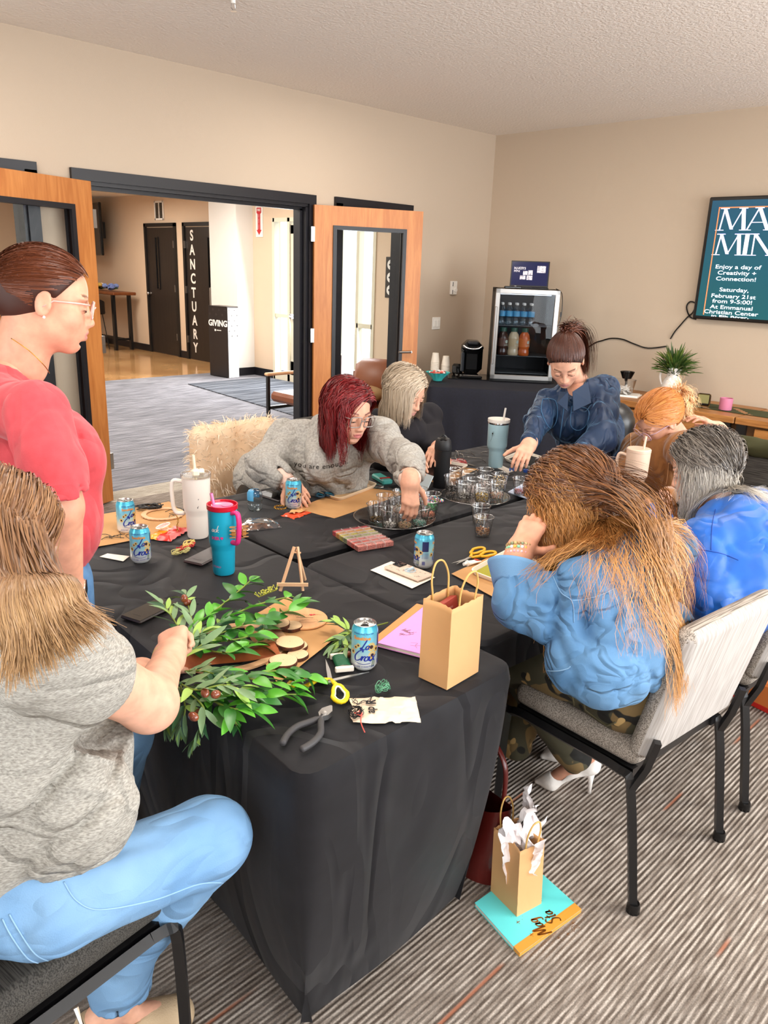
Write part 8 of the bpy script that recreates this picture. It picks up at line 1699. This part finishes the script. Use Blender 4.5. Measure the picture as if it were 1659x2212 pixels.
# ================= 5. woman in navy velvet shirt
fr=Frame(dv(1222,778,3.72),(-.62,-.42,-.72),(-.3,-.1,.9),1.03)
nk=dv(1250,828,3.86); sR=dv(1186,868,3.84); sL=dv(1305,842,3.84); pel=npv((3.86,2.18,.93)); mid=dv(1275,955,3.98); ch=dv(1250,895,3.88)
elR=dv(1160,912,3.74); wrR=dv(1142,962,3.58); elL=dv(1300,945,3.62); wrL=dv(1222,1008,3.50); base=(3.86,2.18,0)
s=Sdf(.05); torso(s,pel,mid,ch,sL,sR,.10,.08,.08,1.1,.035,nk,.045)
for g in (-1,1): s.cone(pel+[0,g*.09,0],[3.86,2.18+g*.1,.5],.09,.06); s.cone([3.86,2.18+g*.1,.5],[3.88,2.18+g*.1,.07],.06,.04)
P=[s.mesh(.015),headpiece(fr,nk,.048,.002,.0038)]
hd=unit(dv(1128,985,3.48)-wrR); hs=handsdf(wrR,hd,(-.5,-.4,.75),-1,(.5,.6,.5),.05,.3); hs.cone(elR,wrR,.04,.026,.03); P.append(hs.mesh(.004))
hd=unit(dv(1180,1028,3.4)-wrL); hs=handsdf(wrL,hd,(-.3,-.3,.9),1,(.4,.5,.4),.05,.3); hs.cone(elL,wrL,.04,.026,.03); P.append(hs.mesh(.004))
root=person('person standing in a navy velvet shirt with dark ponytail, leaning over a tray',base,P,SKP,[(fr,1,{})])
s=Sdf(.06); torso(s,pel+[-.02,0,-.02],mid,ch,sL,sR,.14,.125,.115,1.2,.058,nk-[.0,0,.05],.045); s.ell(dv(1222,915,3.82),(.07,.12,.08),k=.06); s.cone(sR,elR,.060,.055,.03); s.cone(elR,wrR+(elR-wrR)*.1,.055,.040); s.cone(sL,elL,.070,.068,.03); s.cone(elL,wrL+(elL-wrL)*.1,.068,.044,.03)
s.cone(dv(1225,850,3.72),nk+[-.03,0,.06],.035,.07,.01,op=-1); s.cut(pel-[0,0,.16],(0,0,-1)); s.cut(wrR+(elR-wrR)*.08,wrR-elR,None,.07)
NV=mat('navy_velvet','10233F',rough=.55,sheen=.45,col2='1D3A5C',scale=6,contrast=(.3,.8),wr=(11,.010,(1,1,.6),(.4,.3,0))); nodes(NV)[2].inputs['Sheen Tint'].default_value=lin('8FC0E8'); nodes(NV)[2].inputs['Sheen Roughness'].default_value=.3
o=cloth_('velvet_shirt',s,.0105,NV,root,[folds(.018,9,(.1,.1,1),.35,1),folds(.010,15,(.3,.3,-.8),.35,6)])
b=MB()
for g,du in ((-1,-30),(1,34)):
    pts=[D(1232+du*.15,846,3.70),D(1238+du*.95,846+(0 if g<0 else -22),3.74),D(1238+du*1.15,870,3.70),D(1232+du*.2,888,3.68)]; b.add(pts+[p+FWD*.006 for p in pts],[(0,1,2,3),(7,6,5,4),(0,4,5,1),(1,5,6,2),(2,6,7,3),(3,7,4,0)])
wpart('collar',b,mat('navy_collar','1A2F4A',rough=.7),root)
for q in ([(1172,862),(1200,866),(1203,905),(1188,925),(1170,890),(1172,862)],[(1235,877),(1270,885),(1268,915),(1250,930),(1233,918),(1235,877)]): seam(o,q,'pocket_seam',mat('navy_seam','3C6488',rough=.7),root,.0022,5,.002)
seam(o,[(1218,880),(1213,920),(1208,960),(1205,1000)],'button_placket',MATS['navy_seam'],root,.003,5,.002)
s=Sdf(.05)
for g in (-1,1): s.cone(pel+[0,g*.09,0],[3.86,2.18+g*.1,.5],.115,.08); s.cone([3.86,2.18+g*.1,.5],[3.88,2.18+g*.1,.07],.08,.06)
cloth_('trousers',s,.018,BLKM,root)
for g in (-1,1): s=Sdf(.03); s.cone([3.92,2.18+g*.1,.045],[3.76,2.18+g*.1,.035],.04,.035); s.cut((0,0,.003),(0,0,-1)); cloth_('shoe',s,.009,BLKM,root)
s=capsdf(fr,.010,(1,0,-.75,.02),-.07); cloth_('hair',s,.006,mat('hair_base_dk','2A1610',rough=.6),root,it=2); tie=(-.085,0,.115)
hairmesh(tied(fr,4200,tie,2),'hair_strands',root,'2E1710','5A3020',cen=fr.c,rad=.0009,K=400,clump=.35,seed=4,tap=.7)
b=MB(); b.tube([fr.w((-.085+.014*math.cos(a),.018*math.sin(a),.112)) for a in np.linspace(0,6.28,14)[:-1]],.007,8,closed=True); wpart('hair_tie',b,mat('scrunchie','C9A2A0',rough=.7),root,True)
rs=np.random.RandomState(5); r_=fr.W(np.array(tie)+rs.randn(1300,3)*.012); tg=unit(dv(1300,735,3.9)-fr.w(tie)); cc_=Sdf(.03); cc_.ell(fr.w((-.014,0,.034)),np.array((.11,.09,.10)),fr.R); hairmesh(simul(r_,np.tile(tg+[0,0,.25],(1300,1))+rs.randn(1300,3)*.09,rs.uniform(.26,.36,1300),18,[cc_],.19),'ponytail',root,'341A12','6A3A28',rad=.0011,K=90,clump=.45,seed=6)
eyes(fr,root); b=MB(); b.tube([Frame(wrR,wrR-elR,(0,0,1)).w((-.01,.031*math.cos(a),.026*math.sin(a))) for a in np.linspace(0,6.28,20)[:-1]],.003,6,closed=True); wpart('bracelet',b,mat('brown_cord','3A2218'),root,True)
# ================= 6. ginger-haired woman
fr=Frame(dv(1425,905,3.56),(-.60,.34,-.60),(-.2,0,.9),1.03)
nk=dv(1470,950,3.70); sR=dv(1480,965,3.45); sL=dv(1375,965,3.80); pel=npv((3.9,1.56,.60)); mid=dv(1445,1050,3.72); ch=dv(1430,995,3.65)
elR=dv(1490,1060,3.40); wrR=dv(1432,1075,3.22); elL=dv(1350,1020,3.70); wrL=dv(1345,1060,3.5); base=(3.9,1.56,0)
s=Sdf(.05); torso(s,pel,mid,ch,sL,sR,.09,.07,.07,1.15,.035,nk,.042); lowerbody(s,pel,(-1,0,0),(0,1,0),kn=.40)
P=[s.mesh(.015),headpiece(fr,nk,.046,0,.0038)]
hd=unit(dv(1408,1076,3.12)-wrR); hs=handsdf(wrR,hd,(-.2,-.2,.95),1,(.4,.5,.4),.03,.3,.92); hs.cone(elR,wrR,.038,.025,.03); P.append(hs.mesh(.0042))
wu=dv(1552,925,3.62); hd=unit(dv(1520,905,3.62)-wu); hs=handsdf(wu,hd,(.4,-.5,.7),-1,(.3,.5,.4),.05,.3,.92); hs.cone(dv(1560,1000,3.6),wu,.038,.025,.03); P.append(hs.mesh(.0045))
root=person('person with ginger upswept hair and glasses in a tan top, head bowed over her tray',base,P,SKP,[(fr,1,dict(brow=(.35,.16,.08)))])
s=Sdf(.06); torso(s,pel+[0,0,.05],mid,ch,sL,sR,.12,.11,.11,1.2,.055,nk-[0,0,.04],.045); s.cone(sR,elR,.058,.050); s.cone(elR,wrR+(elR-wrR)*.15,.056,.040); s.cone(sL,elL,.060,.054); s.cone(elL,wrL,.054,.042); s.cone(nk-[0,0,.005],nk+[-.05,0,.1],.05,.07,.006,op=-1)
o=cloth_('tan_top',s,.012,mat('tan_knit','A06A38',rough=.85,col2='8F5C2E',scale=20,sheen=.3,wr=(9,.008,(1,1,.5))),root,[folds(.014,9,(.2,0,1),.3,2)]); seam(o,[(1365,900),(1362,950),(1366,1000)],'sleeve_piping',mat('tan_piping','DDA877'),root,.002); seam(o,[(1445,1000),(1440,1040),(1433,1062)],'front_piping',MATS['tan_piping'],root,.002)
s=Sdf(.05); lowerbody(s,pel,(-1,0,0),(0,1,0),(.1,.08,.06),kn=.40); cloth_('trousers',s,.018,BLKM,root)
s=capsdf(fr,.014,(1,0,-.75,.02),-.07); bun=(-.125,-.02,.0); s.ell(fr.w(bun),(.05,.05,.045),fr.R,.02); cloth_('hair',s,.0065,mat('hair_base_ginger','8A4E22',rough=.6),root,it=2)
hairmesh(tied(fr,4200,bun,3,off=.02,grow=.018,droop=.25),'hair_strands',root,'A8602A','D08A48','E0A868',cen=fr.c,rad=.0010,K=260,clump=.45,seed=7,tap=.7,wave=.002,wfreq=1.5,tipstart=.5)
rs=np.random.RandomState(6); d_=rs.randn(1500,3); d_/=np.linalg.norm(d_,axis=1)[:,None]; r_=fr.W(np.array(bun)+d_*.03); hairmesh(simul(r_,(d_+np.array([-.3,0,0]))@fr.R.T,rs.uniform(.04,.10,1500),12,[],.15),'bun_curls',root,'C07A3A','E6B070','F0CFA0',rad=.0010,K=90,clump=.5,seed=8,wave=.008,wfreq=1.6)
eyes(fr,root); eyeglasses(root,fr,mat('lilac_frame','C9A6B4',rough=.15),w=.050,hh=.038,x0=.106,rad=.0018)
# ================= 7. grey-haired woman in the bright blue top
fr=Frame(dv(1520,1012,2.72),(-.25,.88,-.38),(0,.1,1),1.05)
nk=dv(1545,1095,2.70); sL=dv(1520,1165,2.52); sR=sL+np.array([.36,-.02,0.03]); pel=npv((2.72,.86,.60)); mid=dv(1600,1270,2.55); ch=dv(1585,1190,2.60)
elL=dv(1530,1290,2.42); wrL=dv(1418,1110,2.72); elR=dv(1640,1130,2.95); wrR=dv(1560,1075,3.05); base=(2.72,.88,0)
s=Sdf(.05); torso(s,pel,mid,ch,sL,sR,.10,.09,.09,1.15,.04,nk,.045); lowerbody(s,pel,(0,1,0),(1,0,0),kn=.42)
P=[s.mesh(.015),headpiece(fr,nk,.05,.004,.004)]
hd=unit(dv(1395,1090,2.8)-wrL); hs=handsdf(wrL,hd,(-.2,-.2,.95),-1,(.4,.5,.4),.03,.3,.92); hs.cone(elL,wrL,.04,.026,.03); P.append(hs.mesh(.0045))
root=person('person with shoulder-length silver-grey hair in a bright blue top, seen from behind',base,P,SKP,[(fr,1,{})])
s=Sdf(.06); torso(s,pel+[0,0,0],mid,ch,sL,sR,.15,.145,.135,1.22,.068,nk-[0,0,.03],.05); s.ell(dv(1640,1190,2.58),(.12,.10,.12),k=.06); s.cone(sL,elL,.072,.072,.03); s.cone(elL,wrL,.072,.040,.03); s.cone(sR,elR,.068,.06); s.cone(elR,wrR,.07,.045); s.cone(nk+[0,0,.0],nk+[0,.05,.1],.058,.08,.006,op=-1)
BL=mat('bright_blue','0F62BE',rough=.45,spec=.5,col2='0C57AE',scale=10,sheen=.2,wr=(7,.007,(.6,1,1.3),(.3,.4,.5))); o=cloth_('blue_top',s,.0095,BL,root,[folds(.012,9,(.4,.3,-.8),.3,1),folds(.005,16,(.6,.3,-.6),.3,2)])
seam(o,[(1502,1185),(1530,1190),(1560,1196),(1595,1210)],'yoke_seam',mat('blue_seam','0C3F96'),root,.0014); seam(o,[(1545,1100),(1538,1140),(1536,1188)],'shoulder_seam',MATS['blue_seam'],root,.0014)
s=Sdf(.05); lowerbody(s,pel,(0,1,0),(1,0,0),(.105,.085,.065)); cloth_('trousers',s,.016,mat('navy_pants','1A2233',rough=.9),root)
tc=Sdf(.06); torso(tc,pel,mid,ch,sL,sR,.15,.145,.135,1.22,.072,nk-[0,0,.03],.052)
longhair(fr,root,5200,11,(.25,.34),'3A322C','7C7268','C9BFB0',[tc],.005,3.2,.0009,'2A2420',part_y=.0,hl=(0,.85),K=260,clump=.5,grav=.30,off=(.006,.026),var=.5,ts=.25,sty=(-.6,.4,-.6),hold=.4,cap=(.012,(1,0,-.75,.02),-.09))
# ================= 8. woman in the denim shirt, long wavy hair
fr=Frame(dv(1238,1085,2.16),(-.30,.72,-.62),(-.05,.3,.9),1.05)
nk=dv(1300,1170,2.10); sL=dv(1262,1268,1.93); sR=sL+np.array([.37,-.03,.02]); pel=npv((1.985,.86,.57)); mid=dv(1312,1400,2.02); ch=dv(1318,1305,2.05)
elL=dv(1108,1308,2.02); wrL=dv(1122,1190,2.06); elR=dv(1440,1190,2.5); wrR=dv(1300,1130,2.6); base=(2.02,.88,0)
s=Sdf(.05); torso(s,pel,mid,ch,sL,sR,.085,.08,.08,1.1,.035,nk,.045)
P=[s.mesh(.014),headpiece(fr,nk,.048,0,.004)]
hd=unit(dv(1160,1115,2.10)-wrL); hs=handsdf(wrL,hd,(-.72,-.45,.4),-1,(.5,.8,.6),.03,.3,.97); hs.cone(elL,wrL,.044,.027,.03); P.append(hs.mesh(.0036))
s=Sdf(.02)
kn=[npv((1.89,1.30,.555)),npv((2.12,1.32,.55))]; an=[npv((2.05,1.10,.155)),npv((2.0,1.30,.13))]
for k,a in zip(kn,an): s.cone(k,a,.05,.034)
P.append(s.mesh(.008))
root=person('person with very long wavy brown-to-blonde hair in a light denim shirt, seen from behind',base,P,SK,[(fr,1,{})])
CAM=mat('camo','3A3526',rough=.9); N,L,bb=nodes(CAM); tcn=N.new('ShaderNodeTexCoord'); prev=None
for k,(c,sc_,th_) in enumerate((('6F5A38',9,.58),('15130F',11,.60),('A98A58',13,.66))):
    mp=N.new('ShaderNodeMapping'); mp.inputs['Location'].default_value=(k*3.1,k*1.7,k); L.new(tcn.outputs['Object'],mp.inputs[0]); t=N.new('ShaderNodeTexNoise'); t.inputs['Scale'].default_value=sc_; t.inputs['Detail'].default_value=1.2; L.new(mp.outputs[0],t.inputs[0]); r=N.new('ShaderNodeValToRGB'); r.color_ramp.elements[0].position=th_-.01; r.color_ramp.elements[1].position=th_; L.new(t.outputs[0],r.inputs[0])
    mx=N.new('ShaderNodeMix'); mx.data_type='RGBA'; mx.inputs[7].default_value=lin(c); mx.inputs[6].default_value=lin('3F3B2A'); L.new(r.outputs[0],mx.inputs[0]); 
    if prev: L.new(prev,mx.inputs[6])
    prev=mx.outputs[2]
L.new(prev,bb.inputs['Base Color'])
s=Sdf(.05); s.cone(pel+[-.05,0,.02],pel+[.05,0,.02],.132,side=(1,0,0),w=1.2); s.cone(pel+[0,0,0],pel+[0,0,.12],.12,.11,side=(1,0,0),w=1.2)
for g,k,a in ((-1,kn[0],an[0]),(1,kn[1],an[1])): s.cone(pel+[g*.10,.03,.01],k,.105,.085); s.cone(k,a+[0,0,.02],.082,.058)
o=cloth_('camouflage_trousers',s,.0095,CAM,root,[folds(.010,12,(.2,.9,.2),.3,1)]); seam(o,[(1215,1480),(1235,1500),(1240,1545),(1215,1590)],'pocket_flap',mat('camo_seam','575038'),root,.003); seam(o,[(1240,1480),(1262,1520),(1275,1575),(1330,1560)],'pocket_seam',MATS['camo_seam'],root,.003)
s=Sdf(.06); torso(s,pel+[0,.02,.12],mid,ch,sL,sR,.135,.132,.125,1.22,.062,nk-[0,0,.02],.05); s.cone(sL,elL,.066,.060,.04); s.cone(elL,wrL+(elL-wrL)*.32,.060,.050,.03); s.cone(sR,elR,.062,.055); s.cone(elR,wrR,.065,.045)
s.cone(sL+[-.02,.06,-.10],npv((1.90,1.0,.66)),.06,.065,.05)
s.cut(pel+[0,0,.085],(.10,.0,-1)); s.cone(pel+[0,0,.0],pel+[0,0,.11],.118,.115,.006,side=(1,0,0),w=1.25,op=-1); s.cut(wrL+(elL-wrL)*.30,wrL-elL,None,.09); s.cone(nk+[0,0,.01],nk+[0,.05,.1],.058,.08,.006,op=-1)
DN=mat('denim_shirt','3F6E9C',rough=.88,col2='6A93B8',scale=4.5,bump=.1,bscale=420,contrast=(.25,.75),wr=(10,.009,(.7,1,1.3),(.3,.4,.5))); o=cloth_('denim_shirt',s,.0085,DN,root,[folds(.020,9,(.6,.2,-.6),.28,3),folds(.011,17,(.7,.2,-.4),.3,5)])
SD=mat('shirt_seam','7DA3C6',rough=.9); seam(o,[(1235,1298),(1290,1288),(1345,1262)],'yoke_seam',SD,root,.0012); seam(o,[(1195,1245),(1212,1280),(1236,1300),(1240,1345)],'armhole_seam',SD,root,.0012); seam(o,[(1165,1447),(1200,1450),(1225,1445),(1232,1440)],'hem_seam',SD,root,.0016)
f2=Frame(wrL+(elL-wrL)*.30,wrL-elL,(0,-.5,.5)); b=MB(); b.grid(lambda u,v:tuple(f2.w((-.075*v+.012*math.sin(2*PI*u+1)+.02*v*math.cos(2*PI*u),(.052+.020*(1-v)*(1+.35*math.cos(2*PI*u+.5)))*math.cos(2*PI*u),(.052+.018*(1-v))*math.sin(2*PI*u)))),36,8,close_u=True); oo=wpart('turned_cuff',b,mat('cuff_denim','6D98C0',rough=.9,bump=.1,bscale=400),root,True); mo=oo.modifiers.new('t','SOLIDIFY'); mo.thickness=.004
f2=Frame(wrL+(elL-wrL)*.02,wrL-elL,(0,-.5,.5)); r=random.Random(4)
for k,(cols,off_) in enumerate(((('B08A5A','8A8F6A','C9B07A'),.014),(('8FD0A8','F2F0EA','E8B54A'),.004),(('F2B0B8','F6C6CC','F0A6B0'),-.009))):
    b=MB(); 
    for i in range(22): a=i*2*PI/22; b.mat(i%3); b.ball(f2.w((off_+.003*math.sin(a),.034*math.cos(a),.030*math.sin(a))),.0052,6)
    wpart('bead_bracelet',b,[mat('bb'+c,c,rough=.3,coat=.5) for c in cols],root,True)
# shoes
SH=mat('white_pump','EFE9E2',rough=.35,bump=.15,bscale=60)
def pump(toe,heel,root,h=.10):
    f=Frame((npv(toe)+npv(heel))/2,npv(toe)-npv(heel),(0,0,1)); L=np.linalg.norm(npv(toe)-npv(heel)); w=lambda x,y,z: f.c+f.R@np.array([x*L,y,z])
    s=Sdf(.02); s.cone(w(.5,0,.012),w(.25,0,.022),.010,.030,side=f.R[:,1],w=1.15); s.cone(w(.25,0,.022),w(-.12,0,h*.72),.030,.026); s.cone(w(-.12,0,h*.72),w(-.42,0,h+.012),.026,.030); s.cone(w(-.42,0,h+.012),w(-.47,0,h+.035),.028,.022)
    s.cone(w(.12,0,.062),w(-.12,0,h+.03),.028,.03,.006,op=-1); s.cone(w(-.12,0,h+.03),w(-.38,0,h+.065),.03,.026,.006,op=-1); s.cone(w(.1,0,-.02),w(-.25,0,h*.35),.03,.042,.008,op=-1); s.cut((0,0,.002),(0,0,-1))
    cloth_('high_heel_shoe',s,.0045,SH,root); b=MB(); b.tube([w(-.43,0,h*.85),w(-.45,0,h*.5),w(-.455,0,.002)],[.016,.008,.0055],10); wpart('stiletto_heel',b,SH,root,True)
    s=Sdf(.02); s.cone(w(.15,0,.045),w(-.15,0,h+.0),.024,.028); s.cone(w(-.15,0,h),w(-.36,0,h+.045),.028,.028); s.cone(w(-.30,0,h+.05),w(-.28,0,h+.14),.028,.034); V_=s.mesh(.007); part('foot',V_,SKM,root,col=np.tile(SK*.8,(len(V_[0]),1)))
tz,hz=Z(1160,1688,.01),Z(1278,1715,.0); pump((tz.x,tz.y,0),(hz.x,hz.y,0),root); tz,hz=Z(1172,1635,.01),Z(1235,1668,.0); pump((tz.x,tz.y,0),(tz.x+.16,tz.y-.10,0),root)
tc=Sdf(.06); torso(tc,pel+[0,0,.1],mid,ch,sL,sR,.135,.132,.125,1.22,.066,nk-[0,0,.02],.052); tc.cone(sL,elL,.070,.062)
longhair(fr,root,6800,13,(.46,.76),'4A2A19','80522F','C98F50',[tc],.009,5.5,.0009,'3A2214',part_y=-.02,hl=(0,.85),K=240,clump=.6,grav=.28,off=(.006,.030),steps=28,var=.45,ts=.15,dirx=-.3,sty=(-.75,.42,-.5),hold=.35,front=.55,cap=(.014,(1,0,-.75,.02),-.09))
